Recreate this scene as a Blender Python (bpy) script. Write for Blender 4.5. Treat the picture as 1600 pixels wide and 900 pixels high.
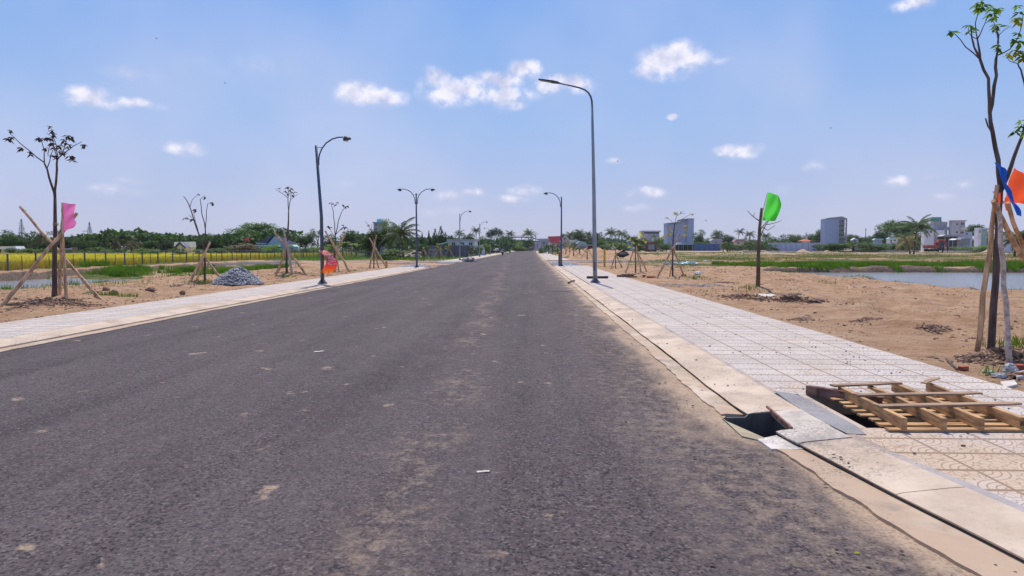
import bpy, math, random
import numpy as np
from mathutils import Vector, Matrix
for o in list(bpy.data.objects): bpy.data.objects.remove(o)
S = bpy.context.scene
COL = S.collection
R = math.radians
# ------------------------------------------------------------------ camera
FPX = 1060.0; CAMZ = 1.7; PITCH = R(3.375); YAW = R(1.783)
cd = bpy.data.cameras.new('camera'); cam = bpy.data.objects.new('camera', cd); COL.objects.link(cam)
cd.sensor_width = 36; cd.lens = 36*FPX/1600; cd.clip_start = .05; cd.clip_end = 20000
cam.location = (0, 0, CAMZ); cam.rotation_euler = (math.pi/2-PITCH, 0, YAW)
S.camera = cam
# ------------------------------------------------------------------ world and sun
SUN_EL = R(61.5); SUN_AZ = R(-6.3)       # azimuth measured from +Y towards +X
SKYF = dict(strength=.12, tint=(1.0, .925, 1.08))
W = bpy.data.worlds.new('World'); S.world = W; W.use_nodes = True
wn = W.node_tree; wn.nodes.clear()
def N(nt, t, **kw):
    n = nt.nodes.new(t)
    for k, v in kw.items():
        if k.startswith('i_'):
            kk = k[2:]
            n.inputs[int(kk) if kk.isdigit() else kk.replace('_', ' ')].default_value = v
        else: setattr(n, k, v)
    return n
def L(nt, a, b): nt.links.new(a, b)
def M2(nt, op, a, b=None, clamp=False):
    n = nt.nodes.new('ShaderNodeMath'); n.operation = op; n.use_clamp = clamp
    for i, q in enumerate((a, b)):
        if q is None: continue
        if isinstance(q, (int, float)): n.inputs[i].default_value = q
        else: nt.links.new(q, n.inputs[i])
    return n.outputs[0]
def mixc(nt, fac, a, b, blend='MIX'):
    n = nt.nodes.new('ShaderNodeMix'); n.data_type = 'RGBA'; n.blend_type = blend
    for i, q in ((0, fac), (6, a), (7, b)):
        if isinstance(q, (int, float)): n.inputs[i].default_value = q
        elif isinstance(q, (tuple, list)): n.inputs[i].default_value = (*q[:3], 1)
        else: nt.links.new(q, n.inputs[i])
    return n.outputs[2]
def smooth(nt, val, lo, hi, o0=0., o1=1.):
    n = nt.nodes.new('ShaderNodeMapRange'); n.interpolation_type = 'SMOOTHSTEP'
    nt.links.new(val, n.inputs[0]); n.inputs[1].default_value = lo; n.inputs[2].default_value = hi
    n.inputs[3].default_value = o0; n.inputs[4].default_value = o1
    return n.outputs[0]
camR = Matrix.Rotation(YAW, 3, 'Z') @ Matrix.Rotation(math.pi/2-PITCH, 3, 'X')
def ray(px, py): return (camR @ Vector(((px-800)/FPX, -(py-450)/FPX, -1))).normalized()
sky = N(wn, 'ShaderNodeTexSky'); sky.sky_type = 'NISHITA'; sky.sun_disc = False
sky.sun_elevation = SUN_EL; sky.sun_rotation = SUN_AZ
sky.air_density = 1.0; sky.dust_density = .3; sky.ozone_density = 2.0
tc = N(wn, 'ShaderNodeTexCoord')
sx = N(wn, 'ShaderNodeSeparateXYZ'); L(wn, tc.outputs['Generated'], sx.inputs[0])
u = M2(wn, 'ARCTAN2', sx.outputs[0], sx.outputs[1]); v = M2(wn, 'ARCSINE', sx.outputs[2])
cb = N(wn, 'ShaderNodeCombineXYZ'); L(wn, u, cb.inputs[0]); L(wn, v, cb.inputs[1])
wn1 = N(wn, 'ShaderNodeTexNoise', i_Scale=22., i_Detail=5., i_Roughness=.6); L(wn, cb.outputs[0], wn1.inputs['Vector'])
wv = N(wn, 'ShaderNodeVectorMath', operation='SUBTRACT'); L(wn, wn1.outputs['Color'], wv.inputs[0]); wv.inputs[1].default_value = (.5, .5, .5)
wv2 = N(wn, 'ShaderNodeVectorMath', operation='MULTIPLY'); L(wn, wv.outputs[0], wv2.inputs[0]); wv2.inputs[1].default_value = (.030, .018, 0)
wv3 = N(wn, 'ShaderNodeVectorMath', operation='ADD'); L(wn, cb.outputs[0], wv3.inputs[0]); L(wn, wv2.outputs[0], wv3.inputs[1])
CL = [ # px, py, half-width, half-height, strength
 (562,146,38,17,1.0),(600,152,34,14,.95),(546,150,22,10,.8),
 (680,128,26,22,1.0),(700,150,44,17,1.0),(745,138,48,17,1.0),(790,148,50,14,.9),(818,110,26,17,1.0),(790,126,38,13,.95),(795,164,26,10,.9),
 (862,132,38,12,.85),(905,132,24,14,.85),(760,118,22,9,.6),
 (1045,98,50,25,1.05),(1060,84,32,19,1.0),(1012,108,26,16,.9),(1085,92,30,13,.9),(1126,94,14,6,.55),(1080,112,20,8,.5),
 (1050,183,9,5,.85),(1150,235,34,9,.9),(1160,240,24,8,.8),(1122,240,8,5,.7),(1015,300,26,9,.75),(995,302,20,7,.5),
 (140,150,28,13,.9),(150,158,46,8,.8),(210,162,44,7,.75),(110,158,14,6,.6),(288,231,26,11,.75),(170,297,48,8,.45),(205,282,20,6,.4),
 (705,306,30,9,.5),(742,300,18,8,.6),(820,298,26,9,.65),(800,310,34,8,.5),(690,330,40,8,.3),(1430,4,28,10,1.0),
 (1270,260,16,8,.5),(1404,283,16,7,.55),(1470,306,18,6,.35),(1510,286,16,6,.4),(958,252,14,5,.55),(1225,296,20,7,.35),(205,112,40,14,.28),(380,100,90,22,.18),(1452,276,12,5,.35),(990,326,30,7,.35),(540,288,30,7,.2)]
rp = N(wn, 'ShaderNodeValToRGB'); L(wn, M2(wn, 'MULTIPLY', v, 1/1.5708), rp.inputs[0]); cr = rp.color_ramp
SK = [(0, (.455, .495, .680)), (.035, (.430, .487, .715)), (.11, (.325, .485, .80)), (.17, (.262, .445, .82)), (.235, (.20, .40, .83)), (.5, (.12, .28, .68)), (1, (.09, .22, .58))]
while len(cr.elements) < len(SK): cr.elements.new(.5)
for e, (p, q) in zip(cr.elements, SK): e.position = p; e.color = (*q, 1)
rs_ = N(wn, 'ShaderNodeVectorMath', operation='SCALE'); L(wn, rp.outputs[0], rs_.inputs[0]); rs_.inputs['Scale'].default_value = 1/SKYF['strength']
tint = mixc(wn, .85, mixc(wn, 1.0, sky.outputs[0], SKYF['tint'], 'MULTIPLY'), rs_.outputs[0])
acc = None
for px, py, a, b, st in CL:
    d = ray(px, py); u0 = math.atan2(d.x, d.y); v0 = math.asin(d.z)
    k = 1/FPX*math.cos(v0)
    s1 = N(wn, 'ShaderNodeVectorMath', operation='SUBTRACT'); L(wn, wv3.outputs[0], s1.inputs[0]); s1.inputs[1].default_value = (u0, v0, 0)
    s2 = N(wn, 'ShaderNodeVectorMath', operation='MULTIPLY'); L(wn, s1.outputs[0], s2.inputs[0]); s2.inputs[1].default_value = (1/(a*k*1.35), 1/(b*k*1.35), 0)
    s3 = N(wn, 'ShaderNodeVectorMath', operation='LENGTH'); L(wn, s2.outputs[0], s3.inputs[0])
    q = M2(wn, 'MULTIPLY', M2(wn, 'SUBTRACT', 1.0, s3.outputs['Value'], True), st)
    acc = q if acc is None else M2(wn, 'MAXIMUM', acc, q)
cn = N(wn, 'ShaderNodeTexNoise', i_Scale=36., i_Detail=6., i_Roughness=.58); L(wn, cb.outputs[0], cn.inputs['Vector'])
den = M2(wn, 'MULTIPLY', acc, smooth(wn, cn.outputs['Fac'], .28, .68, .3, 1.6))
den = smooth(wn, den, .0, .85)
thin = N(wn, 'ShaderNodeTexNoise', i_Scale=3.2, i_Detail=3.); L(wn, cb.outputs[0], thin.inputs['Vector'])
veil = smooth(wn, thin.outputs['Fac'], .38, .75, 0., .36)
den = M2(wn, 'MULTIPLY', den, .84)
skyc = mixc(wn, veil, tint, (5.6, 5.7, 7.2))
cn2 = N(wn, 'ShaderNodeTexNoise', i_Scale=30., i_Detail=4.); L(wn, cb.outputs[0], cn2.inputs['Vector'])
cc = mixc(wn, smooth(wn, cn2.outputs['Fac'], .3, .65), (4.9, 5.0, 6.5), (8.6, 8.2, 8.9))
skyc = mixc(wn, den, skyc, cc)
bg = N(wn, 'ShaderNodeBackground'); L(wn, skyc, bg.inputs[0]); bg.inputs[1].default_value = SKYF['strength']
wo = N(wn, 'ShaderNodeOutputWorld'); L(wn, bg.outputs[0], wo.inputs[0])
W.cycles.sampling_method = 'MANUAL'; W.cycles.sample_map_resolution = 512
sl = bpy.data.lights.new('sun', 'SUN'); sun = bpy.data.objects.new('sun', sl); COL.objects.link(sun)
sl.energy = 4.2; sl.angle = R(.55); sl.color = (1.0, .93, .83)
sdir = Vector((math.sin(SUN_AZ)*math.cos(SUN_EL), math.cos(SUN_AZ)*math.cos(SUN_EL), math.sin(SUN_EL)))
sun.rotation_euler = sdir.to_track_quat('Z', 'Y').to_euler()
S.render.engine = 'CYCLES'
S.view_settings.view_transform = 'Standard'; S.view_settings.look = 'None'
S.view_settings.exposure = .05; S.view_settings.gamma = 1; S.view_settings.use_curve_mapping = False
S.render.resolution_x = 1024; S.render.resolution_y = 576
S.cycles.transparent_max_bounces = 12; S.cycles.max_bounces = 6; S.cycles.diffuse_bounces = 3
# ------------------------------------------------------------------ helpers: placement
def G(px, py, z=.1):
    d = ray(px, py); t = (z-CAMZ)/d.z
    return Vector((d.x*t, d.y*t, z))
def P3(px, py, d):           # point seen at (px,py) standing at depth y = d
    r = ray(px, py); t = d/r.y
    return Vector((r.x*t, d, CAMZ+r.z*t))
def mpp(d): return d/FPX
# ------------------------------------------------------------------ helpers: materials
def newmat(name):
    m = bpy.data.materials.new(name); m.use_nodes = True; nt = m.node_tree; nt.nodes.clear()
    o = N(nt, 'ShaderNodeOutputMaterial'); p = N(nt, 'ShaderNodeBsdfPrincipled'); L(nt, p.outputs[0], o.inputs[0])
    return m, nt, p, o
def coords(nt, world=False):
    if world: return N(nt, 'ShaderNodeNewGeometry').outputs['Position']
    return N(nt, 'ShaderNodeTexCoord').outputs['Object']
def noise(nt, vec, scale, detail=4., rough=.6, sc=None):
    if sc is not None:
        m = N(nt, 'ShaderNodeVectorMath', operation='MULTIPLY'); L(nt, vec, m.inputs[0]); m.inputs[1].default_value = sc; vec = m.outputs[0]
    n = N(nt, 'ShaderNodeTexNoise', i_Scale=scale, i_Detail=detail, i_Roughness=rough); L(nt, vec, n.inputs['Vector'])
    return n.outputs['Fac']
def bump(nt, p, h, strength=.3, dist=.02):
    b = N(nt, 'ShaderNodeBump', i_Strength=strength, i_Distance=dist); L(nt, h, b.inputs['Height']); L(nt, b.outputs[0], p.inputs['Normal'])
def simple(name, col, rough=.7, metal=0., var=.25, scale=6., bstr=.15, bdist=.01, col2=None, stretch=None, spec=.4, world=False):
    m, nt, p, o = newmat(name)
    c = coords(nt, world)
    f = noise(nt, c, scale, 6., .65, stretch)
    f = smooth(nt, f, .3, .7)
    a = tuple(x*(1-var) for x in col); b = col2 if col2 else tuple(min(1, x*(1+var)) for x in col)
    L(nt, mixc(nt, f, a, b), p.inputs['Base Color'])
    p.inputs['Roughness'].default_value = rough; p.inputs['Metallic'].default_value = metal
    p.inputs['Specular IOR Level'].default_value = spec
    if bstr: bump(nt, p, noise(nt, c, scale*4, 5., .6, stretch), bstr, bdist)
    return m
def leafmat(name, c1, c2, trans=.35, rough=.6, scale=.6, sat=1.):
    m, nt, p, o = newmat(name)
    oi = N(nt, 'ShaderNodeObjectInfo'); g = coords(nt, True)
    f = noise(nt, g, scale, 3.)
    f2 = noise(nt, g, scale*9, 2.)
    f = M2(nt, 'ADD', M2(nt, 'MULTIPLY', f, .6), M2(nt, 'MULTIPLY', f2, .5))
    c = mixc(nt, smooth(nt, f, .38, .72), c1, c2)
    hs = N(nt, 'ShaderNodeHueSaturation'); L(nt, c, hs.inputs['Color'])
    L(nt, M2(nt, 'ADD', .485, M2(nt, 'MULTIPLY', oi.outputs['Random'], .03)), hs.inputs['Hue'])
    L(nt, M2(nt, 'ADD', .8, M2(nt, 'MULTIPLY', oi.outputs['Random'], .4)), hs.inputs['Value'])
    hs.inputs['Saturation'].default_value = sat
    L(nt, hs.outputs[0], p.inputs['Base Color']); p.inputs['Roughness'].default_value = rough
    p.inputs['Specular IOR Level'].default_value = .25
    t = N(nt, 'ShaderNodeBsdfTranslucent'); L(nt, mixc(nt, 1., hs.outputs[0], (1.1, 1.25, .6), 'MULTIPLY'), t.inputs[0])
    mx = N(nt, 'ShaderNodeMixShader'); mx.inputs[0].default_value = trans
    L(nt, p.outputs[0], mx.inputs[1]); L(nt, t.outputs[0], mx.inputs[2]); L(nt, mx.outputs[0], o.inputs[0])
    return m
def clothmat(name, col, trans=.6, fold=.12):
    m, nt, p, o = newmat(name)
    c = coords(nt); f = noise(nt, c, 5., 3.)
    cc = mixc(nt, f, tuple(x*(1-fold) for x in col), col)
    L(nt, cc, p.inputs['Base Color']); p.inputs['Roughness'].default_value = .6; p.inputs['Sheen Weight'].default_value = .2
    t = N(nt, 'ShaderNodeBsdfTranslucent'); L(nt, cc, t.inputs[0])
    mx = N(nt, 'ShaderNodeMixShader'); mx.inputs[0].default_value = trans
    L(nt, p.outputs[0], mx.inputs[1]); L(nt, t.outputs[0], mx.inputs[2]); L(nt, mx.outputs[0], o.inputs[0])
    return m
# ------------------------------------------------------------------ helpers: meshes
class MB:
    def __init__(s): s.v = []; s.f = []; s.m = []
    def add(s, vs, fs, m=0):
        o = len(s.v); s.v += [tuple(x) for x in vs]; s.f += [tuple(i+o for i in f) for f in fs]; s.m += [m]*len(fs)
        return s
    def box(s, c, d, rz=0., m=0, rot=None):
        M = rot if rot is not None else Matrix.Rotation(rz, 3, 'Z')
        vs = []
        for z in (-.5, .5):
            for y in (-.5, .5):
                for x in (-.5, .5): vs.append(Vector(c)+M @ Vector((x*d[0], y*d[1], z*d[2])))
        return s.add(vs, [(0, 2, 3, 1), (4, 5, 7, 6), (0, 1, 5, 4), (2, 6, 7, 3), (0, 4, 6, 2), (1, 3, 7, 5)], m)
    def beam(s, a, b, w, h, m=0, up=(0, 0, 1)):
        a = Vector(a); b = Vector(b); y = (b-a); ln = y.length; y.normalize(); x = y.cross(Vector(up)).normalized(); z = x.cross(y)
        M = Matrix((x, y, z)).transposed()
        return s.box((a+b)/2, (w, ln, h), rot=M, m=m)
    def tube(s, pts, rad, n=8, m=0, jit=0., rng=random):
        pts = [Vector(p) for p in pts]; k = len(pts)
        if isinstance(rad, (int, float)): rad = [rad]*k
        if len(rad) == 2 and k > 2: rad = [rad[0]+(rad[1]-rad[0])*i/(k-1) for i in range(k)]
        vs = []; t0 = (pts[1]-pts[0]).normalized()
        ref = Vector((1, 0, 0)) if abs(t0.x) < .8 else Vector((0, 1, 0)); nrm = t0.cross(ref).normalized()
        for i in range(k):
            t = (pts[min(i+1, k-1)]-pts[max(i-1, 0)]).normalized()
            nrm = (nrm-t*nrm.dot(t)).normalized(); bi = t.cross(nrm)
            for j in range(n):
                a = 2*math.pi*j/n; rr = rad[i]*(1+jit*rng.uniform(-1, 1))
                vs.append(pts[i]+(nrm*math.cos(a)+bi*math.sin(a))*rr)
        fs = [(i*n+j, i*n+(j+1) % n, (i+1)*n+(j+1) % n, (i+1)*n+j) for i in range(k-1) for j in range(n)]
        fs += [tuple(range(n-1, -1, -1)), tuple((k-1)*n+j for j in range(n))]
        return s.add(vs, fs, m)
    def lathe(s, prof, c=(0, 0, 0), n=16, m=0):   # prof: (r,z)
        vs = [(c[0]+r*math.cos(2*math.pi*j/n), c[1]+r*math.sin(2*math.pi*j/n), c[2]+z) for r, z in prof for j in range(n)]
        k = len(prof)
        fs = [(i*n+j, i*n+(j+1) % n, (i+1)*n+(j+1) % n, (i+1)*n+j) for i in range(k-1) for j in range(n)]
        fs += [tuple(range(n-1, -1, -1)), tuple((k-1)*n+j for j in range(n))]
        return s.add(vs, fs, m)
    def prism(s, poly, z0, z1, m=0):
        n = len(poly); z0s = z0 if hasattr(z0, '__len__') else [z0]*n; z1s = z1 if hasattr(z1, '__len__') else [z1]*n
        vs = [(x, y, z) for (x, y), z in zip(poly, z0s)]+[(x, y, z) for (x, y), z in zip(poly, z1s)]
        fs = [tuple(range(n-1, -1, -1)), tuple(range(n, 2*n))]+[(i, (i+1) % n, n+(i+1) % n, n+i) for i in range(n)]
        return s.add(vs, fs, m)
    def build(s, name, mats, parent=None, org=(0, 0, 0), smooth=False, label=None, bevel=0.):
        return mk(name, s.v, s.f, mats, parent, org, smooth, s.m, label, bevel)
def mk(name, v, f, mats, parent=None, org=(0, 0, 0), smooth=False, mi=None, label=None, bevel=0.):
    if not isinstance(mats, (list, tuple)): mats = [mats]
    me = bpy.data.meshes.new(name); org = Vector(org)
    me.from_pydata([(x-org.x, y-org.y, z-org.z) for x, y, z in v], [], f); me.update()
    for m in mats: me.materials.append(m)
    if mi is not None and len(mats) > 1: me.polygons.foreach_set('material_index', mi)
    if smooth: me.polygons.foreach_set('use_smooth', [True]*len(me.polygons))
    o = bpy.data.objects.new(name, me); COL.objects.link(o)
    if parent: o.parent = parent
    else: o.location = org
    if label: o['label'] = label
    if bevel:
        b = o.modifiers.new('bevel', 'BEVEL'); b.width = bevel; b.segments = 2; b.limit_method = 'ANGLE'
    return o
def quads_np(name, V, mats, parent=None, k=4, org=(0, 0, 0), smooth=False):
    """V: (n,k,3) array of separate k-gons"""
    n = V.shape[0]; me = bpy.data.meshes.new(name)
    V = V-np.array(org)
    me.vertices.add(n*k); me.vertices.foreach_set('co', V.reshape(-1).astype(np.float32))
    me.loops.add(n*k); me.loops.foreach_set('vertex_index', np.arange(n*k, dtype=np.int32))
    me.polygons.add(n); me.polygons.foreach_set('loop_start', np.arange(0, n*k, k, dtype=np.int32))
    me.update(calc_edges=True)
    me.materials.append(mats)
    o = bpy.data.objects.new(name, me); COL.objects.link(o)
    if parent: o.parent = parent
    else: o.location = org
    return o
def grid_np(name, X, Y, Z, mat, attrs=None):
    ny, nx = X.shape; me = bpy.data.meshes.new(name)
    co = np.stack([X, Y, Z], -1).reshape(-1).astype(np.float32)
    me.vertices.add(nx*ny); me.vertices.foreach_set('co', co)
    i = (np.arange(ny-1)[:, None]*nx+np.arange(nx-1)[None]).reshape(-1)
    q = np.stack([i, i+1, i+1+nx, i+nx], -1).astype(np.int32); n = len(i)
    me.loops.add(n*4); me.loops.foreach_set('vertex_index', q.reshape(-1))
    me.polygons.add(n); me.polygons.foreach_set('loop_start', np.arange(0, n*4, 4, dtype=np.int32))
    me.polygons.foreach_set('use_smooth', np.ones(n, dtype=bool))
    me.update(calc_edges=True); me.materials.append(mat)
    for nm, a in (attrs or {}).items():
        at = me.attributes.new(nm, 'FLOAT', 'POINT'); at.data.foreach_set('value', a.reshape(-1).astype(np.float32))
    o = bpy.data.objects.new(name, me); COL.objects.link(o)
    return o
def tag(o, label, cat, group=None, kind=None):
    if label: o['label'] = label
    if cat: o['category'] = cat
    if group: o['group'] = group
    if kind: o['kind'] = kind
    return o
def struct(o): o['kind'] = 'structure'; return o
def thing(name, label, cat, loc=(0, 0, 0), group=None, rz=0.):
    o = bpy.data.objects.new(name, None); COL.objects.link(o); o.location = loc; o.rotation_euler.z = rz
    o.empty_display_size = .2
    return tag(o, label, cat, group)
def dup(root, loc=None, rz=None, scale=None, label=None, group=None):
    kids = [c for c in bpy.data.objects if c.parent == root]
    r = root.copy(); COL.objects.link(r)
    if loc is not None: r.location = loc
    if rz is not None: r.rotation_euler.z = rz
    if scale is not None: r.scale = scale
    if label: r['label'] = label
    if group: r['group'] = group
    for ch in kids:
        c = ch.copy(); COL.objects.link(c); c.parent = r
        for g in [q for q in bpy.data.objects if q.parent == ch]:
            d = g.copy(); COL.objects.link(d); d.parent = c
    return r
# numpy value noise
_rs = np.random.RandomState(7); _tab = _rs.rand(256, 256)
def vn(x, y):
    xi = np.floor(x).astype(int); yi = np.floor(y).astype(int); fx = x-xi; fy = y-yi
    fx = fx*fx*(3-2*fx); fy = fy*fy*(3-2*fy)
    a = _tab[xi & 255, yi & 255]; b = _tab[(xi+1) & 255, yi & 255]; c = _tab[xi & 255, (yi+1) & 255]; d = _tab[(xi+1) & 255, (yi+1) & 255]
    return (a*(1-fx)+b*fx)*(1-fy)+(c*(1-fx)+d*fx)*fy
def fbm(x, y, o=4):
    s = 0; a = .5
    for i in range(o): s = s+a*vn(x+17.3*i, y+9.1*i); x = x*2.03; y = y*2.03; a *= .5
    return s
def sst(a, b, x): t = np.clip((x-a)/(b-a), 0, 1); return t*t*(3-2*t)
# ------------------------------------------------------------------ road alignment (kerb lines measured along the road)
def poly(y, tab): return float(np.interp(y, [t[0] for t in tab], [t[1] for t in tab]))
SHR = [(0, 0), (14, 0), (25, -.08), (40, -.15), (60, -.25), (95, -.4), (200, -.6), (400, -.8)]
def xr_edge(y): return poly(y, [(-6, 3.4), (0, 2.85), (3.5, 2.34), (4.2, 2.2), (5.6, 2.08), (5.95, 1.98), (6.05, 1.86), (6.72, 1.86), (6.82, 1.93), (7, 1.93), (14, 1.92)])+poly(y, SHR)
def xr_foot(y): return poly(y, [(-6, 4.2), (0, 3.35), (3.6, 2.64), (4.2, 2.52), (5.2, 2.33), (6.1, 2.19), (7, 2.12), (14, 2.10)])+poly(y, SHR)
def xr_out(y): return poly(y, [(-6, 4.6), (0, 3.7), (4.1, 2.98), (5.2, 2.77), (5.8, 2.69), (6.4, 2.66), (12, 2.64), (20, 2.56)])+poly(y, SHR)
def xr_side(y): return poly(y, [(-6, 5.47), (12, 5.47), (24, 5.36), (41, 5.0), (62, 4.95), (400, 4.9)])
XL_EDGE, XL_FOOT, XL_OUT, XL_SIDE = -8.66, -8.93, -9.36, -11.4
HK = .10
# ================================================================== SETTING
rs = np.random.RandomState(11); random.seed(5)
def zone(X, Y):
    """terrain height and cover weights (green, mud, pale)"""
    X = np.asarray(X, float); Y = np.asarray(Y, float)
    n1 = fbm(X*.9, Y*.9, 5)-.5; n2 = fbm(X*.17+40, Y*.17+3, 4)-.5; n3 = fbm(X*3.1+5, Y*3.1, 3)-.45
    xs = np.array(X)
    sideR = np.interp(Y, [-6, 12, 24, 41, 62, 400], [5.47, 5.47, 5.36, 5.0, 4.95, 4.9])
    away = np.clip(np.where(X > 0, X-sideR, -X-11.4), 0, 50)
    amp = .05+.34*sst(0, 3.0, away)
    z = .075+amp*n1+.085*n3*sst(.1, 1, away)+.03*(fbm(X*7.3, Y*7.3, 2)-.37)*sst(.1, 1, away)+.25*n2*sst(1, 6, away)
    # low planting mounds
    for mx, my in [(7.3, 10.2), (8.8, 26.2), (-14.5, 20.5), (-14.8, 30.3), (-14.4, 39), (7.4, 35.5)]:
        r2 = (X-mx)**2+(Y-my)**2; z = z+.10*np.exp(-r2/.8)*(1+n3*2)
    G_ = np.zeros_like(X); Mu = np.zeros_like(X); Pa = np.zeros_like(X)
    # ---- right hand pond
    shore = 20.9+3.0*n2+1.1*n1+np.clip((30-Y)*.12, -1, 2)-2.2*sst(42, 58, Y)
    far = 60.3+1.5*n1+3*n2
    pr = np.minimum(np.minimum(X-shore, (far-Y)*3.2), Y-16)
    z = z-.18*sst(-5, 0, np.where((Y > 14) & (X > 10), pr, -9))-1.0*sst(-.2, 2.4, pr)
    Mu = np.maximum(Mu, .75*sst(-.5, .1, pr)*(X > 0))
    # ---- right hand grassland beyond the pond
    gr = sst(0, 2.5, Y-far-.6+1.5*n1)*sst(7, 12, X+n2*12+np.clip((Y-62)*.12, 0, 5))*(X > 0)
    gr2 = sst(61, 66, Y+4*n2)*sst(5.5, 7.5, X)*(1-sst(80, 88, Y))*.75
    z = z*(1-gr)+gr*(.05+.18*n1+.12*n3)+.45*gr*sst(85, 170, Y)
    G_ = np.maximum(G_, gr*(.62+.9*n2+.5*n1)); G_ = np.maximum(G_, gr2*(.4+n1*1.4))
    bank = gr*(1-sst(3.5, 9, Y-far)); G_ = np.where(bank > .4, np.maximum(G_, .8+n1*1.2), G_)
    lip = (X > 20)*np.exp(-((Y-far-.5)/.75)**2); Mu = np.maximum(Mu, lip*.95); z = z+.22*lip*(n3+.5+n1)
    # thin second pond
    p2 = np.minimum(np.minimum(Y-(99+6*n2), 108+8*n2-Y), np.minimum(X-40, 58-X)); z = z-1.0*sst(-.3, 1.5, p2); Mu = np.maximum(Mu, sst(-.8, 0, p2)*.7)
    # pale tracks in the grassland
    for y0, x0, x1, w in [(92, 5.5, 26, 2.2), (150, 36, 110, 3.5), (188, 20, 180, 9), (250, 10, 300, 14), (330, 10, 420, 26)]:
        t = np.exp(-((Y-y0-4*n2)/w)**2)*sst(0, 5, X-x0)*sst(0, 8, x1-X); G_ = G_*(1-.95*t); Pa = np.maximum(Pa, .8*t)
    d4 = sst(205, 260, Y)*(X > 0); G_ = G_*(1-.55*d4*sst(.42, .55, fbm(X*.012, Y*.05, 3)))
    # spoil heaps beside the far pavement
    hp = sst(94, 100, Y)*(1-sst(150, 200, Y))*sst(5.2, 7, X)*(1-sst(15, 24, X+5*n2))
    z = z+hp*(1.3*np.abs(fbm(X*.35+9, Y*.2, 4)-.42)*3+.3*n1); G_ = G_*(1-hp); Mu = np.maximum(Mu, hp*.42*(fbm(X*.6, Y*.3, 3) > .5))
    # ---- left hand ditch, ponds and bank
    lx = -X
    d1 = sst(20.2, 23.0, lx+3.0*n2+1.3*n1-np.clip((Y-58)*.3, 0, 30))*(1-sst(33.2, 34.4, lx+.8*n1+1.5*n2))*(Y < 84)
    z = z*(1-d1)+d1*(-.52+.25*n1+.55*n2+.28*sst(44, 52, Y))
    G_ = np.maximum(G_, d1*np.clip(.45+2.3*n2+1.6*n1, 0, 1)); Mu = np.maximum(Mu, d1*(1-np.clip(.5+2*n2+1.6*n1, 0, 1))*.6)
    g3 = (lx > 19)*(lx < 26)*sst(27, 34, Y)*(1-sst(56, 62, Y))*sst(20.0, 21, lx+2*n1); G_ = np.maximum(G_, g3*(.85+n1*1.0))
    lipL = np.exp(-((lx+.8*n1+1.5*n2-33.9)/.5)**2)*(X < 0)*(Y < 84); Mu = np.maximum(Mu, lipL); z = z+lipL*.25*n3
    bk = sst(34.2, 35.2, lx+.8*n1); z = z+bk*.10*(Y < 300); G_ = np.maximum(G_, bk*(.55+1.2*n1+n2)*(1-sst(250, 400, Y)*.3))
    fl = (X < -11)*sst(82, 88, Y); G_ = np.maximum(G_, fl*np.clip(.75+1.5*n2+n1, 0, 1))
    fr = sst(390, 430, Y); G_ = np.maximum(G_, fr*.8)
    # side streets
    ssR = (X > 1.0)*(Y > 62)*(Y < 90); ssL = (X < -8)*(Y > 57)*(Y < 80)
    near = np.clip(np.where(X > 0, (16-X)/8, (X+22)/8), 0, 1)
    z = np.where(ssR+ssL > 0, z*(1-near*.7)-.03*near, z)
    # trench under the road and the pavements
    el = XL_EDGE+.5; er = np.interp(Y, [-6, 0, 4.2, 7, 25, 60, 95, 400], [3.4, 2.85, 2.2, 1.93, 1.84, 1.67, 1.52, 1.12])-.5
    core = (X > el) & (X < er) & (Y < 398)
    wide = (X > XL_SIDE+.2) & (X < sideR-.2) & (Y < 398) & ~((X > 0) & (Y > 61.8) & (Y < 90.2)) & ~((X < 0) & (Y > 56.8) & (Y < 80.2))
    z = np.where(core | wide, -1.15, z)
    z = z*np.where(Y > 900, .2, 1)
    return z, np.clip(G_, 0, 1), np.clip(Mu, 0, 1), np.clip(Pa, 0, 1)
def gz(x, y): return float(zone(np.array([x]), np.array([y]))[0][0])
def geo(start, step, grow, end, smax=1e9):
    out = []; p = start; s = step
    while abs(p) < end: s = min(s*grow, smax); p += math.copysign(s, step) if step > 0 else s; out.append(p)
    return out
xr = list(np.arange(4.4, 24, .14)); e = xr[-1]; s = .14
while e < 5000: s = min(s*1.045, 400); e += s; xr.append(e)
xm = list(np.arange(-8.0, 1.0, 1.0)); xk = list(np.arange(1.0, 4.4, .3))
xl = [-8.3, -8.6, -8.9, -9.2, -9.6, -10.2, -10.8]+list(-np.arange(11.0, 37, .16)); e = xl[-1]; s = .16
while e > -5000: s = min(s*1.06, 400); e -= s; xl.append(e)
gx = np.array(sorted(xl+xm+xk+xr))
gy = list(np.arange(-8, 3, .35)); p = 3.
while p < 9000: gy.append(p); p += min(max(.1, .0115*p), .35 if p < 70 else 500)*1.0 if p < 400 else p*.06
gy = np.array(gy); X, Y = np.meshgrid(gx, gy)
Z, Gw, Mw, Pw = zone(X, Y)
m, nt, p_, o_ = newmat('ground_soil')
c = coords(nt, True)
def attr(nt, n): a = N(nt, 'ShaderNodeAttribute'); a.attribute_name = n; return a.outputs['Fac']
nf = noise(nt, c, 1.3, 8., .7); ng = noise(nt, c, 9., 6., .7); nb = noise(nt, c, .25, 4.)
sand = mixc(nt, smooth(nt, nf, .35, .68), (.37, .21, .118), (.56, .36, .215))
sand = mixc(nt, smooth(nt, ng, .50, .72, 0, .6), sand, (.27, .15, .095))
sand = mixc(nt, smooth(nt, nb, .45, .7, 0, .45), sand, (.56, .38, .25))
vor = N(nt, 'ShaderNodeTexVoronoi', i_Scale=5.5, i_Randomness=1.); L(nt, c, vor.inputs['Vector'])
clod = smooth(nt, M2(nt, 'ADD', vor.outputs['Distance'], M2(nt, 'MULTIPLY', ng, .25)), .18, .30, 1, 0)
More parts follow.
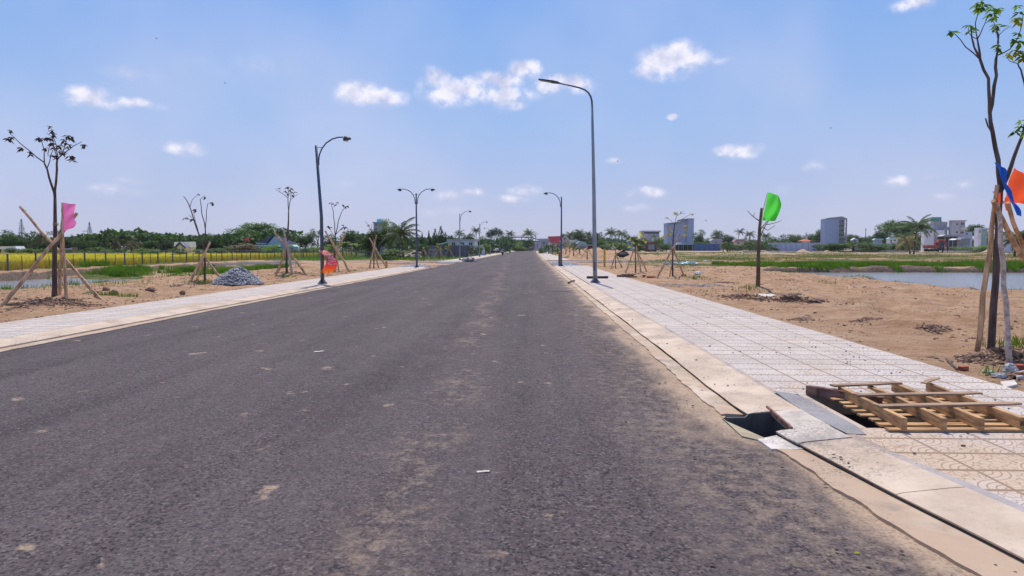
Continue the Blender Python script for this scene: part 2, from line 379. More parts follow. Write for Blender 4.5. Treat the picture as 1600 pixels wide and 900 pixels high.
clod = M2(nt, 'MULTIPLY', clod, smooth(nt, nf, .5, .62))
sand = mixc(nt, M2(nt, 'MULTIPLY', clod, .75), sand, (.16, .09, .065))
ng2 = noise(nt, c, 26., 5., .75); sand = mixc(nt, M2(nt, 'MULTIPLY', smooth(nt, ng2, .53, .66, 0, .75), smooth(nt, nf, .40, .60, .25, 1)), sand, (.19, .115, .08)); sand = mixc(nt, smooth(nt, ng2, .30, .42, .4, 0), sand, (.66, .47, .34))
pale = mixc(nt, ng, (.55, .43, .34), (.70, .58, .47))
mud = mixc(nt, smooth(nt, ng, .35, .65), (.085, .058, .045), (.24, .17, .13))
grs = mixc(nt, smooth(nt, noise(nt, c, .6, 5.), .4, .62), (.075, .095, .02), (.175, .16, .05))
grs = mixc(nt, smooth(nt, ng, .3, .7), grs, (.06, .09, .02), 'MIX')
col = mixc(nt, attr(nt, 'pale'), sand, pale)
def thr(a, k): return smooth(nt, M2(nt, 'ADD', a, M2(nt, 'MULTIPLY', M2(nt, 'SUBTRACT', nf, .5), k)), .40, .60)
col = mixc(nt, thr(attr(nt, 'mud'), .8), col, mud)
col = mixc(nt, thr(attr(nt, 'green'), 1.3), col, grs)
L(nt, col, p_.inputs['Base Color']); p_.inputs['Roughness'].default_value = .95; p_.inputs['Specular IOR Level'].default_value = .15
h = M2(nt, 'ADD', M2(nt, 'MULTIPLY', nf, 1.2), M2(nt, 'MULTIPLY', ng, .5)); h = M2(nt, 'ADD', h, M2(nt, 'MULTIPLY', clod, .5)); h = M2(nt, 'ADD', h, M2(nt, 'MULTIPLY', ng2, .22))
bump(nt, p_, h, 1., .16)
ground = struct(grid_np('ground', X, Y, Z, m, dict(green=Gw, mud=Mw, pale=Pw)))
# ---- water
m, nt, p_, o_ = newmat('pond_water')
c = coords(nt, True); p_.inputs['Base Color'].default_value = (.235, .215, .20, 1); p_.inputs['Roughness'].default_value = .16
p_.inputs['Specular IOR Level'].default_value = .5
bump(nt, p_, M2(nt, 'ADD', noise(nt, c, 4., 4., .6, (1, 1.8, 1)), M2(nt, 'MULTIPLY', noise(nt, c, 18., 3.), .4)), .55, .05)
M_WATER = m
for nm, (x0, x1, y0, y1, z) in {'pond_right': (18, 140, 14, 70, -.40), 'pond_far': (36, 64, 94, 114, -.12), 'pond_left': (-36, -20.5, 14, 47, -.43)}.items():
    struct(mk(nm, [(x0, y0, z), (x1, y0, z), (x1, y1, z), (x0, y1, z)], [(0, 1, 2, 3)], M_WATER))
# ---- asphalt
ys = list(np.arange(-8, 5.4, .3))+list(np.arange(5.4, 7.2, .06))+list(np.arange(7.2, 10, .3))+list(np.arange(10, 62, 2.))+list(np.arange(62, 91, 2.))+list(np.arange(94, 400, 6.))+[400]
def rag(y, k=0): return .030*(fbm(np.array([y*4.3+k]), np.array([k*7.7]), 5)[0]-.5)*2.2
cols = [0, .25, .5, .75, .9, .96, 1]
V = []; UV = []
for y in ys:
    e = xr_edge(y)+.02
    if 62 < y < 90: e = xr_edge(y)+.1
    for t in cols:
        x = XL_EDGE-.02+(e-XL_EDGE+.02)*t; V.append((x, y, 0)); UV.append((e-x, y))
nx = len(cols); F = [(i*nx+j, i*nx+j+1, (i+1)*nx+j+1, (i+1)*nx+j) for i in range(len(ys)-1) for j in range(nx-1)]
m, nt, p_, o_ = newmat('asphalt')
c = coords(nt, True); uv = N(nt, 'ShaderNodeUVMap'); su = N(nt, 'ShaderNodeSeparateXYZ'); L(nt, uv.outputs[0], su.inputs[0]); ue = su.outputs[0]
sp = N(nt, 'ShaderNodeSeparateXYZ'); L(nt, c, sp.inputs[0])
vo = N(nt, 'ShaderNodeTexVoronoi', i_Scale=58.); L(nt, c, vo.inputs['Vector'])
ag = N(nt, 'ShaderNodeSeparateColor'); L(nt, vo.outputs['Color'], ag.inputs[0])
big = noise(nt, c, .5, 5., .6, (1, .35, 1)); mid = noise(nt, c, 7., 6., .75); fine = noise(nt, c, 60., 3., .7)
big2 = noise(nt, c, 2.2, 5., .65, (1, .5, 1))
base = mixc(nt, smooth(nt, M2(nt, 'ADD', M2(nt, 'MULTIPLY', big, .6), M2(nt, 'MULTIPLY', big2, .4)), .36, .64), (.078, .056, .058), (.132, .100, .098))
base = mixc(nt, smooth(nt, ag.outputs[0], .74, .98, 0, .6), base, (.26, .21, .195))
base = mixc(nt, smooth(nt, ag.outputs[1], .62, .85, 0, .95), base, (.018, .013, .017))
lane = noise(nt, c, 1.4, 4., .6, (1, .05, 1)); base = mixc(nt, smooth(nt, lane, .38, .62, 0, .30), base, (.16, .13, .128)); base = mixc(nt, smooth(nt, lane, .30, .44, .35, 0), base, (.055, .042, .046))
mott = noise(nt, c, 24., 6., .85, (1, .8, 1))
base = mixc(nt, smooth(nt, mott, .50, .64, 0, .62), base, (.030, .023, .026))
base = mixc(nt, smooth(nt, mott, .30, .46, .35, 0), base, (.20, .165, .15))
base = mixc(nt, smooth(nt, fine, .35, .65, .45, 0), base, (.03, .025, .03))
base = mixc(nt, smooth(nt, mid, .5, .72, 0, .22), base, (.26, .215, .19))
# traffic-borne dust: sandy drift on the right edge, a scatter of dusty tracks and blots
def gauss(xc, w, src): 
    a = M2(nt, 'DIVIDE', M2(nt, 'SUBTRACT', src, xc), w); return M2(nt, 'EXPONENT', M2(nt, 'MULTIPLY', M2(nt, 'MULTIPLY', a, a), -1.))
wob = M2(nt, 'ADD', sp.outputs[0], M2(nt, 'MULTIPLY', M2(nt, 'SUBTRACT', noise(nt, c, .35, 3.), .5), 1.6))
wob = M2(nt, 'ADD', wob, M2(nt, 'MULTIPLY', sp.outputs[1], .03))
tr = M2(nt, 'ADD', gauss(-.75, .28, wob), M2(nt, 'MULTIPLY', gauss(.9, .22, wob), .25))
patch = noise(nt, c, 1.1, 5., .65, (1, .6, 1))
dst = M2(nt, 'MULTIPLY', tr, smooth(nt, M2(nt, 'ADD', mid, M2(nt, 'MULTIPLY', patch, .9)), .90, 1.16))
blot = smooth(nt, noise(nt, c, 2.3, 4., .5, (1, .8, 1)), .655, .72, 0, .75)
blot = M2(nt, 'MULTIPLY', blot, smooth(nt, mid, .38, .6))
edge = M2(nt, 'ADD', ue, M2(nt, 'MULTIPLY', M2(nt, 'SUBTRACT', noise(nt, c, 1.3, 6., .65, (1, .5, 1)), .5), -1.9))
en = smooth(nt, edge, -.05, .6, .9, 0)
en2 = M2(nt, 'MULTIPLY', smooth(nt, edge, .1, 1.7, .38, 0), smooth(nt, mid, .4, .62))
dl = M2(nt, 'MAXIMUM', M2(nt, 'MAXIMUM', M2(nt, 'MULTIPLY', dst, .34), blot), M2(nt, 'MAXIMUM', en, en2))
dl = M2(nt, 'MULTIPLY', dl, smooth(nt, ag.outputs[2], 0, .6, .62, 1))
dustc = mixc(nt, mid, (.40, .27, .175), (.58, .42, .29))
col = mixc(nt, M2(nt, 'MINIMUM', dl, 1.), base, dustc)
L(nt, col, p_.inputs['Base Color']); p_.inputs['Roughness'].default_value = .85; p_.inputs['Specular IOR Level'].default_value = .22
bump(nt, p_, M2(nt, 'ADD', M2(nt, 'MULTIPLY', fine, .8), M2(nt, 'MULTIPLY', ag.outputs[0], .7)), .75, .008)
road = struct(mk('road', V, F, m))
uvl = road.data.uv_layers.new(name='UVMap')
for lp in road.data.loops: uvl.data[lp.index].uv = UV[lp.vertex_index]
# ---- concrete
def concrete(name, c1, c2, dust=(.52, .36, .24), dk=.45, lo=.5, hi=.68, bs=.3):
    m, nt, p, o = newmat(name); c = coords(nt, True)
    a = noise(nt, c, 1.6, 6., .65); b = noise(nt, c, 22., 6., .7); d = noise(nt, c, .8, 5., .6)
    col = mixc(nt, smooth(nt, a, .3, .7), c1, c2)
    col = mixc(nt, smooth(nt, b, .52, .75, 0, .35), col, tuple(x*.55 for x in c1))
    col = mixc(nt, smooth(nt, d, lo, hi, 0, dk), col, dust)
    pz_ = M2(nt, 'MULTIPLY', smooth(nt, noise(nt, c, .9, 4., .6), .46, .60), smooth(nt, noise(nt, c, 38., 4., .75), .47, .58)); col = mixc(nt, M2(nt, 'MULTIPLY', pz_, .62), col, (.17, .135, .115))
    sp = noise(nt, c, 55., 2.); col = mixc(nt, smooth(nt, sp, .70, .76, 0, .7), col, (.10, .08, .07))
    ft = noise(nt, c, .55, 5., .7); col = mixc(nt, smooth(nt, ft, .56, .70, 0, .6), col, (.20, .17, .15))
    L(nt, col, p.inputs['Base Color']); p.inputs['Roughness'].default_value = .9; p.inputs['Specular IOR Level'].default_value = .25
    bump(nt, p, M2(nt, 'ADD', b, M2(nt, 'MULTIPLY', a, .8)), bs, .015)
    return m
M_KERB = concrete('kerb_concrete', (.49, .375, .28), (.66, .53, .41))
M_KERB2 = concrete('kerb_concrete_fresh', (.52, .45, .39), (.64, .57, .50), dk=.3)
M_GUT = concrete('gutter_concrete', (.42, .31, .22), (.66, .54, .42), dust=(.46, .325, .225), dk=.9, lo=.44, hi=.50)
M_GREY = concrete('grey_mortar', (.27, .255, .26), (.34, .325, .33), dk=.15)
M_WHITEC = concrete('white_concrete', (.58, .51, .45), (.72, .65, .58), dk=.2)
M_YELC = concrete('stained_slab', (.36, .30, .19), (.46, .39, .27), dk=.2)
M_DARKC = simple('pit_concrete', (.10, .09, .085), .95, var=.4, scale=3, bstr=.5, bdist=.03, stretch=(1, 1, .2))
def strip(name, ys, prof, mat, jit=0.):
    """closed profile swept along y. prof(y) -> list of (x,z)"""
    V = []; n = None
    for k, y in enumerate(ys):
        q = prof(y); n = len(q); V += [(x, y, z) for x, z in q]
    k = len(ys); F = [(i*n+j, (i+1)*n+j, (i+1)*n+(j+1) % n, i*n+(j+1) % n) for i in range(k-1) for j in range(n)]
    F += [tuple(range(n)), tuple((k-1)*n+j for j in range(n-1, -1, -1))]
    return V, F
def joined(name, segs, mat):
    b = MB()
    for V, F in segs: b.add(V, F)
    return struct(b.build(name, mat))
def yr(a, b, s=1.): n = max(1, int(round((b-a)/s))); return [a+(b-a)*i/n for i in range(n+1)]
def kprof(dx=0., dz=0., grey=False):
    def f(y):
        w = .006*math.sin(y*5.1)+.012*math.sin(y*1.3); xf = xr_foot(y)+dx+w; xo = xr_out(y)+dx
        g = .9+.5*math.sin(y*2.3)*math.sin(y*.7+1)
        return [(xf+.06, -.10), (xf+.055, .022+dz), (xf+.004, .026+.006*g+dz), (xf, .044+dz), (xf+.05, .057+dz), (xo-.10, .092+dz), (xo, HK+dz), (xo, -.10)]
    return f
segs = []
cuts = [-6, -.6, 1.9, 4.55, 5.72]
for a, b in zip(cuts[:-1], cuts[1:]): segs.append(strip('', yr(a+.004, b-.004, .25), kprof(0, random.uniform(-.003, .003)), None))
y = 6.76
while y < 61.5:
    y2 = min(y+random.choice([5.1, 5.3, 4.9]), 62); 
    if 20 < y < 22: y2 = y+3.0
    segs.append(strip('', yr(y+.008, y2-.008, .5), kprof(random.uniform(-.004, .004), random.uniform(-.004, .003)), None)); y = y2
y = 90
while y < 390: y2 = min(y+10, 390); segs.append(strip('', yr(y+.01, y2-.01, 2.), kprof(random.uniform(-.01, .01)), None)); y = y2
joined('kerb_right', segs, M_KERB)
# fresh slab piece around the gully inlet
def kp2(y): 
    q = kprof(-.01, .006)(y); return q
s1 = strip('', yr(5.73, 6.10, .1), kp2, None)
def kp3(y):
    xo = xr_out(y); x0 = 2.33+.06*(y-6.1)/.8
    return [(x0, .03), (x0, .073), (xo-.10, .098), (xo, HK+.006), (xo, -.10), (x0+.2, -.10)]
s2 = strip('', yr(6.101, 6.75, .1), kp3, None)
joined('gully_kerb_slab', [s1, s2], M_KERB2)
def kprofL(dx=0., dz=0.):
    def f(y):
        w = .008*math.sin(y*1.7)
        return [(XL_FOOT+dx+w, -.10), (XL_OUT+dx, -.10), (XL_OUT+dx, HK+dz), (XL_OUT+.1+dx, .092+dz), (XL_FOOT-.05+dx+w, .05+dz), (XL_FOOT+dx+w, .04+dz)]
    return f
segs = []; y = -6
while y < 57:
    y2 = min(y+5.1, 57); segs.append(strip('', yr(y+.006, y2-.006, .6), kprofL(random.uniform(-.005, .005)), None)); y = y2
y = 80
while y < 390: y2 = min(y+10, 390); segs.append(strip('', yr(y+.01, y2-.01, 3.), kprofL(random.uniform(-.01, .01)), None)); y = y2
joined('kerb_left', segs, M_KERB)
# gutter aprons, a ragged lip towards the asphalt
def gprof(y): 
    e = xr_edge(y)-.03+rag(y, 1)+rag(y*.3, 5)*2
    return [(e, -.06), (e, .020+rag(y, 3)*.3), (e+.05, .024), (xr_foot(y)+.004, .014), (xr_foot(y)+.004, -.06)]
def gprofF(y): a = gprof(y); return [a[0], a[1], a[2], (1.98, .016), (1.98, -.06)]
segs = [strip('', yr(-6, 5.66, .04), gprof, None), strip('', yr(6.86, 30, .05), gprof, None), strip('', yr(30, 62, .4), gprof, None), strip('', yr(90, 390, 4), gprof, None)]
joined('gutter_right', segs, M_GUT)
def gprofL(y):
    e = XL_EDGE+.03+rag(y, 2)+rag(y*.3, 8)*2.5
    return [(e, -.06), (XL_FOOT-.004, -.06), (XL_FOOT-.004, .012), (e-.05, .024), (e, .020)]
joined('gutter_left', [strip('', yr(-6, 57, .15), gprofL, None), strip('', yr(80, 390, 4), gprofL, None)], M_GUT)
# gully inlet pieces: stained front slab, fresh patch
b = MB(); b.prism([(1.895, 6.84), (1.885, 6.10), (2.00, 5.97), (2.175, 6.10), (2.13, 6.20), (1.93, 6.72)], -.08, [.004, .006, .006, -.035, -.04, -.02])
struct(b.build('gully_front_slab', M_YELC))
b = MB(); b.prism([(1.98, 5.96), (2.0, 5.67), (2.27, 5.67), (2.195, 6.09)], -.07, .018); struct(b.build('gully_concrete_patch', M_WHITEC))
# drain chamber below the pavement
b = MB(); x0, x1, y0, y1, zb = 1.97, 3.74, 6.08, 7.42, -.85
b.box(((x0+x1)/2, (y0+y1)/2, zb-.05), (x1-x0+.2, y1-y0+.2, .1))
b.box(((x0+x1)/2, y1+.04, -.48), (x1-x0+.16, .08, .76)); b.box(((x0+x1)/2, y0-.04, -.48), (x1-x0+.16, .08, .76))
b.box((x1+.04, (y0+y1)/2, -.48), (.08, y1-y0, .76)); b.box((x0-.04, (y0+y1)/2, -.49), (.08, y1-y0, .74))
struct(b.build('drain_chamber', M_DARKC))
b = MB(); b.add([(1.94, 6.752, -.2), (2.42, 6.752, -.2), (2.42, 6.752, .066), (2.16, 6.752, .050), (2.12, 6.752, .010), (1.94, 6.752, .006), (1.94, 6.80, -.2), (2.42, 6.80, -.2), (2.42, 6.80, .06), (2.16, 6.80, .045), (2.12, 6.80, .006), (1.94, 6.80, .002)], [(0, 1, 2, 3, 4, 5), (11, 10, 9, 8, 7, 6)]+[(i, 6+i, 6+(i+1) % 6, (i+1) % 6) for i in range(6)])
b.box((2.43, 6.43, -.30), (.03, .64, .62)); struct(b.build('gully_dark_plate', M_DARKC))  # dark plate and box added so the sky-lit gully mouth reads dark
for i_ in range(13):
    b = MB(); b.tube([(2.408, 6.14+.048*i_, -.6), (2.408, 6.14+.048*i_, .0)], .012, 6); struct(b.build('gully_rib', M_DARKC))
# corrugated lining seen in the gully mouth
b = MB()
for i in range(14): b.tube([(2.0+.03*i, 6.095+.012*(i % 2), -.8), (2.0+.03*i, 6.095+.012*(i % 2), -.04)], .013, 6)
b.build('drain_lining', simple('lining', (.16, .15, .15), .6, var=.3))
bpy.data.objects['drain_lining']['kind'] = 'structure'
b = MB(); b.box((2.66, 6.5, -.16), (.52, .82, .10)); b.box((2.5, 7.1, -.12), (.9, .66, .10)); struct(b.build('chamber_roof_slab', M_DARKC))
# ---- patterned pavement
m, nt, p_, o_ = newmat('pattern_tiles'); c = coords(nt, True)
sp = N(nt, 'ShaderNodeSeparateXYZ'); L(nt, c, sp.inputs[0])
TX, TY = .575, .41
fx = M2(nt, 'DIVIDE', M2(nt, 'SUBTRACT', sp.outputs[0], 2.05), TX); fy = M2(nt, 'DIVIDE', sp.outputs[1], TY)
ux = M2(nt, 'FRACT', fx); uy = M2(nt, 'FRACT', fy)
def ln(v, w):      # line at cell borders
    d = M2(nt, 'MINIMUM', v, M2(nt, 'SUBTRACT', 1., v)); return smooth(nt, d, w*.5, w, 1, 0)
jx = ln(ux, .030); jy = ln(uy, .065)
def dist(ax, ay):
    a = M2(nt, 'MULTIPLY', M2(nt, 'SUBTRACT', ux, ax), TX); b = M2(nt, 'MULTIPLY', M2(nt, 'SUBTRACT', uy, ay), TY)
    return M2(nt, 'SQRT', M2(nt, 'ADD', M2(nt, 'MULTIPLY', a, a), M2(nt, 'MULTIPLY', b, b)))
d1 = dist(0., 1.); d2 = dist(1., 0.); dm = M2(nt, 'MINIMUM', d1, d2)
rr = M2(nt, 'FRACT', M2(nt, 'DIVIDE', dm, .052)); ring = ln(rr, .13); inner = smooth(nt, dm, .232, .236, 1, 0)
vo = N(nt, 'ShaderNodeTexVoronoi', feature='DISTANCE_TO_EDGE', i_Scale=16., i_Randomness=.85); 
cbv = N(nt, 'ShaderNodeCombineXYZ'); L(nt, sp.outputs[0], cbv.inputs[0]); L(nt, sp.outputs[1], cbv.inputs[1]); L(nt, cbv.outputs[0], vo.inputs['Vector'])
cob = smooth(nt, vo.outputs['Distance'], .022, .055, 1, 0)
line = M2(nt, 'ADD', M2(nt, 'MULTIPLY', ring, inner), M2(nt, 'MULTIPLY', cob, M2(nt, 'SUBTRACT', 1., inner)))
line = M2(nt, 'MAXIMUM', M2(nt, 'MULTIPLY', line, .72), M2(nt, 'MAXIMUM', jx, jy)); line = M2(nt, 'MINIMUM', line, 1.)
a = noise(nt, c, 1.2, 5.); bb = noise(nt, c, 30., 5., .7); dd = noise(nt, c, .45, 5., .6)
wn_ = N(nt, 'ShaderNodeTexWhiteNoise', noise_dimensions='2D'); cf = N(nt, 'ShaderNodeCombineXYZ'); L(nt, M2(nt, 'FLOOR', fx), cf.inputs[0]); L(nt, M2(nt, 'FLOOR', fy), cf.inputs[1]); L(nt, cf.outputs[0], wn_.inputs['Vector'])
base = mixc(nt, smooth(nt, a, .3, .7), (.49, .425, .375), (.62, .545, .485))
base = mixc(nt, M2(nt, 'MULTIPLY', wn_.outputs['Value'], .28), base, (.48, .43, .43))
base = mixc(nt, smooth(nt, bb, .55, .75, 0, .45), base, (.36, .31, .30))
# sand trodden over the pavement, mostly near the open drain
dn = M2(nt, 'EXPONENT', M2(nt, 'MULTIPLY', M2(nt, 'DIVIDE', M2(nt, 'POWER', M2(nt, 'SUBTRACT', sp.outputs[1], 5.0), 2.), 2.2), -1.))
ds = smooth(nt, M2(nt, 'ADD', dd, M2(nt, 'MULTIPLY', dn, .17)), .54, .72, 0, .80)
base = mixc(nt, ds, base, mixc(nt, bb, (.42, .28, .18), (.62, .46, .32)))
base = mixc(nt, M2(nt, 'MULTIPLY', line, .9), base, (.25, .155, .095))
L(nt, base, p_.inputs['Base Color']); p_.inputs['Roughness'].default_value = .8; p_.inputs['Specular IOR Level'].default_value = .3
bump(nt, p_, M2(nt, 'SUBTRACT', M2(nt, 'MULTIPLY', bb, .3), line), .6, .006)
M_TILE = m
def swk(ys, fin, fout):
    def f(y): return [(fin(y), -.02), (fin(y), HK-.004), (fout(y), HK-.004+.012*math.sin(y*.9)*0), (fout(y), -.02)]
    return strip('', ys, f, None)
RO = lambda y: xr_side(y)+rag(y, 11)*.8
joined('sidewalk_right', [swk(yr(-6, 6.05, .3), lambda y: xr_out(y)+.085, RO), swk(yr(6.05, 7.48, .3), lambda y: 3.78, RO),
       swk(yr(7.48, 62, .8), lambda y: xr_out(y)+.06, RO), swk(yr(90, 390, 5), lambda y: xr_out(y)+.06, RO)], M_TILE)
LO = lambda y: XL_SIDE+rag(y, 12)
joined('sidewalk_left', [swk(yr(-6, 57, .8), LO, lambda y: XL_OUT-.03), swk(yr(80, 390, 5), LO, lambda y: XL_OUT-.03)], M_TILE)
# thin mortar band between kerb and tiles, broad mortar patch by the chamber
mb = lambda y: [(xr_out(y)+.002, -.02), (xr_out(y)+.002, HK-.002), (xr_out(y)+.09+rag(y, 6)*.5, HK+.001), (xr_out(y)+.09+rag(y, 6)*.5, -.02)]
M_BAND = concrete('band_mortar', (.33, .29, .28), (.46, .40, .38), dk=.7, lo=.4, hi=.6)
joined('mortar_band', [strip('', yr(-6, 5.84, .12), mb, None), strip('', yr(7.5, 30, .2), lambda y: [(q[0]-(0 if i < 2 else .02), q[1]) for i, q in enumerate(mb(y))], None)], M_BAND)
b = MB(); b.prism([(2.71, 5.85), (2.86, 5.83), (2.91, 6.12), (2.90, 7.30), (2.86, 7.47), (2.70, 7.60), (2.66, 7.0), (2.67, 6.3)], -.06, HK+.004)
struct(b.build('mortar_patch', M_GREY))
M_FRAMEC = concrete('chamber_rim', (.48, .38, .30), (.60, .49, .40), dk=.6)
b = MB(); 
b.box((2.945, 6.74, -.01), (.07, 1.36, .21)); b.box((3.34, 7.45, -.01), (.86, .06, .212)); b.box((3.34, 6.035, -.01), (.86, .085, .208)); b.box((3.765, 6.74, -.01), (.03, 1.3, .206))
struct(b.build('chamber_rim', M_FRAMEC))
# side street kerbs seen as pale strips, and a gravel apron at the junctions
b = MB()
for x0, x1, y, w in [(-36, -8.7, 79.6, .5), (-34, -11, 86.5, .35), (-36, -12.5, 71.5, .4), (1.75, 24, 89.6, .5), (5, 19, 80, .35)]:
    b.box(((x0+x1)/2, y, .03), (x1-x0, w, .16))
struct(b.build('side_street_kerbs', concrete('pale_kerb', (.66, .55, .44), (.8, .68, .56), dk=.2)))
# ---- loose stones, clods
def stones(name, pts, size, mat, flat=.6, seed=1, parent=None, org=(0, 0, 0)):
    r = np.random.RandomState(seed); ph = (1+5**.5)/2
    iv = np.array([(-1, ph, 0), (1, ph, 0), (-1, -ph, 0), (1, -ph, 0), (0, -1, ph), (0, 1, ph), (0, -1, -ph), (0, 1, -ph), (ph, 0, -1), (ph, 0, 1), (-ph, 0, -1), (-ph, 0, 1)])/1.9
    fi = np.array([(0, 11, 5), (0, 5, 1), (0, 1, 7), (0, 7, 10), (0, 10, 11), (1, 5, 9), (5, 11, 4), (11, 10, 2), (10, 7, 6), (7, 1, 8), (3, 9, 4), (3, 4, 2), (3, 2, 6), (3, 6, 8), (3, 8, 9), (4, 9, 5), (2, 4, 11), (6, 2, 10), (8, 6, 7), (9, 8, 1)])
    n = len(pts); sz = np.asarray(size)
    v = iv[None]*(1+.35*r.uniform(-1, 1, (n, 12, 1)))*np.stack([sz*r.uniform(.7, 1.4, n), sz*r.uniform(.7, 1.4, n), sz*flat*r.uniform(.6, 1.2, n)], -1)[:, None]
    a = r.uniform(0, 6.28, n); ca, sa = np.cos(a)[:, None], np.sin(a)[:, None]
    v = np.stack([v[..., 0]*ca-v[..., 1]*sa, v[..., 0]*sa+v[..., 1]*ca, v[..., 2]], -1)+np.asarray(pts)[:, None]
    return quads_np(name, v[:, fi].reshape(-1, 3, 3), mat, parent, 3, org)
def scat(n, xa, xb, ya, yb, seed, thr=.5, sc=.9, pw=1.6):
    r = np.random.RandomState(seed); m_ = n*6
    y = ya+(yb-ya)*r.rand(m_)**pw; x = xa+(xb-xa)*r.rand(m_)
    k = fbm(x*sc, y*sc, 3)+r.uniform(-.12, .12, m_) > thr; x, y = x[k][:n], y[k][:n]
    return x, y
M_CLOD = simple('dirt_clod', (.25, .15, .10), .95, var=.5, scale=9, bstr=.6)
x, y = scat(13000, 5.6, 21, 6, 62, 3, .52, 1.3); x2, y2 = scat(6000, -21, -11.55, 14, 57, 4, .5)
x = np.r_[x, x2]; y = np.r_[y, y2]; sz = .005+.032*rs.rand(len(x))**6+.00035*y; z = zone(x, y)[0]
tag(stones('soil_clods', np.stack([x, y, z+sz*.15], -1), sz, M_CLOD), 'small brown clods and crumbs of soil strewn over the bare sand', 'soil clods', kind='stuff')
x, y = scat(1300, .9, 5.3, 2.6, 22, 9, .47, 1.5, 1.3); sz = .0035+.013*rs.rand(len(x))**4
zf = np.where(x > np.array([xr_out(q) for q in y]), HK, np.where(x < np.array([xr_foot(q) for q in y]), .015, .075))
k = ~((x > 1.8) & (x < 3.8) & (y > 5.9) & (y < 7.5))
tag(stones('grit', np.stack([x, y, zf+sz*.3], -1)[k], sz[k], simple('grit', (.12, .10, .09), .9, var=.6, scale=3)), 'dark grit and tiny stones lying on the kerb, gutter and tiles', 'grit', kind='stuff')
# gravel aprons
def gravel(name, pts_xy, n, zs, sz, cols, lab, seed):
    pass
M_GRAV = simple('grey_stone', (.34, .33, .35), .85, var=.55, scale=2.2, bstr=.4, world=True)
r = np.random.RandomState(21); n = 2400; gx_ = r.uniform(-12, -8.8, n); gy_ = r.uniform(57.5, 78, n); k = fbm(gx_*.5, gy_*.3, 3) > .42
gx_, gy_ = gx_[k], gy_[k]
a2 = r.uniform(1.9, 4.6, 1000); b2 = r.uniform(62.5, 80, 1000); gx_ = np.r_[gx_, a2]; gy_ = np.r_[gy_, b2]
tag(stones('junction_gravel', np.stack([gx_, gy_, zone(gx_, gy_)[0]+.03], -1), .05+.06*r.rand(len(gx_)), M_GRAV), 'grey gravel spread where the side streets will meet the road', 'gravel', kind='stuff')
# ---- grasses
def blades(name, x, y, h, w, mat, label, cat, seed=1, lean=.5, z=None, parent=None, org=(0, 0, 0)):
    r = np.random.RandomState(seed); n = len(x); z = zone(x, y)[0] if z is None else z
    a = r.uniform(0, 6.28, n); h = h*r.uniform(.5, 1.25, n); w = w*r.uniform(.6, 1.2, n)
    dx, dy = np.cos(a), np.sin(a); b = r.uniform(0, 6.28, n); l = lean*h*r.rand(n)
    p0 = np.stack([x-dx*w, y-dy*w, z-.02], -1); p1 = np.stack([x+dx*w, y+dy*w, z-.02], -1)
    t = np.stack([x+np.cos(b)*l, y+np.sin(b)*l, z+h], -1); md = (p0+p1)/2*.5+t*.5; md[:, 2] += h*.12
    e = np.stack([dx*w*.6, dy*w*.6, 0*w], -1)
    V = np.stack([p0, p1, md+e, t, md-e], 1)
    o = quads_np(name, V, mat, parent, 5, org)
    return tag(o, label, cat, kind='stuff') if not parent else o
M_GRASS = leafmat('grass_green', (.07, .14, .012), (.17, .26, .03), .4, scale=.5)
M_GRASSY = leafmat('grass_dry', (.17, .17, .035), (.33, .28, .08), .35, scale=.4)
M_RICE = leafmat('rice_gold', (.46, .38, .02), (.68, .52, .03), .3, scale=.08)
def pick(xa, xb, ya, yb, n, seed, f, pw=1.4):
    r = np.random.RandomState(seed); m_ = n*7; y = ya+(yb-ya)*r.rand(m_)**pw; x = xa+(xb-xa)*r.rand(m_)
    k = f(x, y, r.rand(m_)); return x[k][:n], y[k][:n]
def gmask(t, zmin=-.38, sc=.5, t2=.5):
    def f(x, y, q):
        z, g, mu, pa = zone(x, y); return (g > t) & (z > zmin) & (fbm(x*sc+3, y*sc, 3) > t2-.15*q)
    return f
x, y = pick(-36, -19.3, 22, 60, 26000, 31, gmask(.55, -.42, .5, .53))
blades('ditch_grass', x, y, .42, .022, M_GRASS, 'bright green grass and weeds growing in the wet ditch before the rice field', 'grass', 5)
x, y = pick(18, 74, 58.5, 70, 30000, 32, gmask(.45, -.36, .35, .49), 1.)
blades('bank_grass', x, y, .36, .024, M_GRASS, 'bright green grass along the far bank of the pond', 'grass', 6)
x, y = pick(6, 150, 62, 200, 42000, 33, gmask(.45, -.3, .10, .50), 1.5)
blades('meadow_grass', x, y, .22, .04, M_GRASSY, 'olive and yellowed grass over the flat land beyond the pond', 'grass', 7)
x, y = pick(-60, -11.6, 80, 140, 9000, 34, gmask(.4, -.3, .3, .45), 1.2)
k = (x > -36) | (y < 0); x, y = x[k], y[k]
blades('verge_grass', x, y, .4, .04, M_GRASS, 'green weeds on the plot behind the far left pavement', 'grass', 8)
rg = np.random.RandomState(41); x = rg.uniform(20, 75, 26000); far_ = 60.3+1.5*(fbm(x*.9, x*0+54., 5)-.5); y = far_+rg.uniform(-.75, 1.8, 26000); k = fbm(x*.45, y*.3+7, 3) > .44; x, y = x[k], y[k]; z = np.maximum(zone(x, y)[0], -.42)
blades('bank_edge_grass', x, y, .40, .022, M_GRASS, 'clumps of green grass hanging over the dark lip of the far pond bank', 'grass', 12, .7, z=z)
x = rg.uniform(19, 60, 5000); y = 60.3+rg.uniform(-.9, .4, 5000); k = fbm(x*.3+50, y*.2, 2) > .52; x, y = x[k], y[k]
blades('reeds', x, y, .28, .02, M_GRASSY, 'dry tan reeds at the waterline of the far pond bank', 'reeds', 13, .6, z=np.full(len(x), -.41))
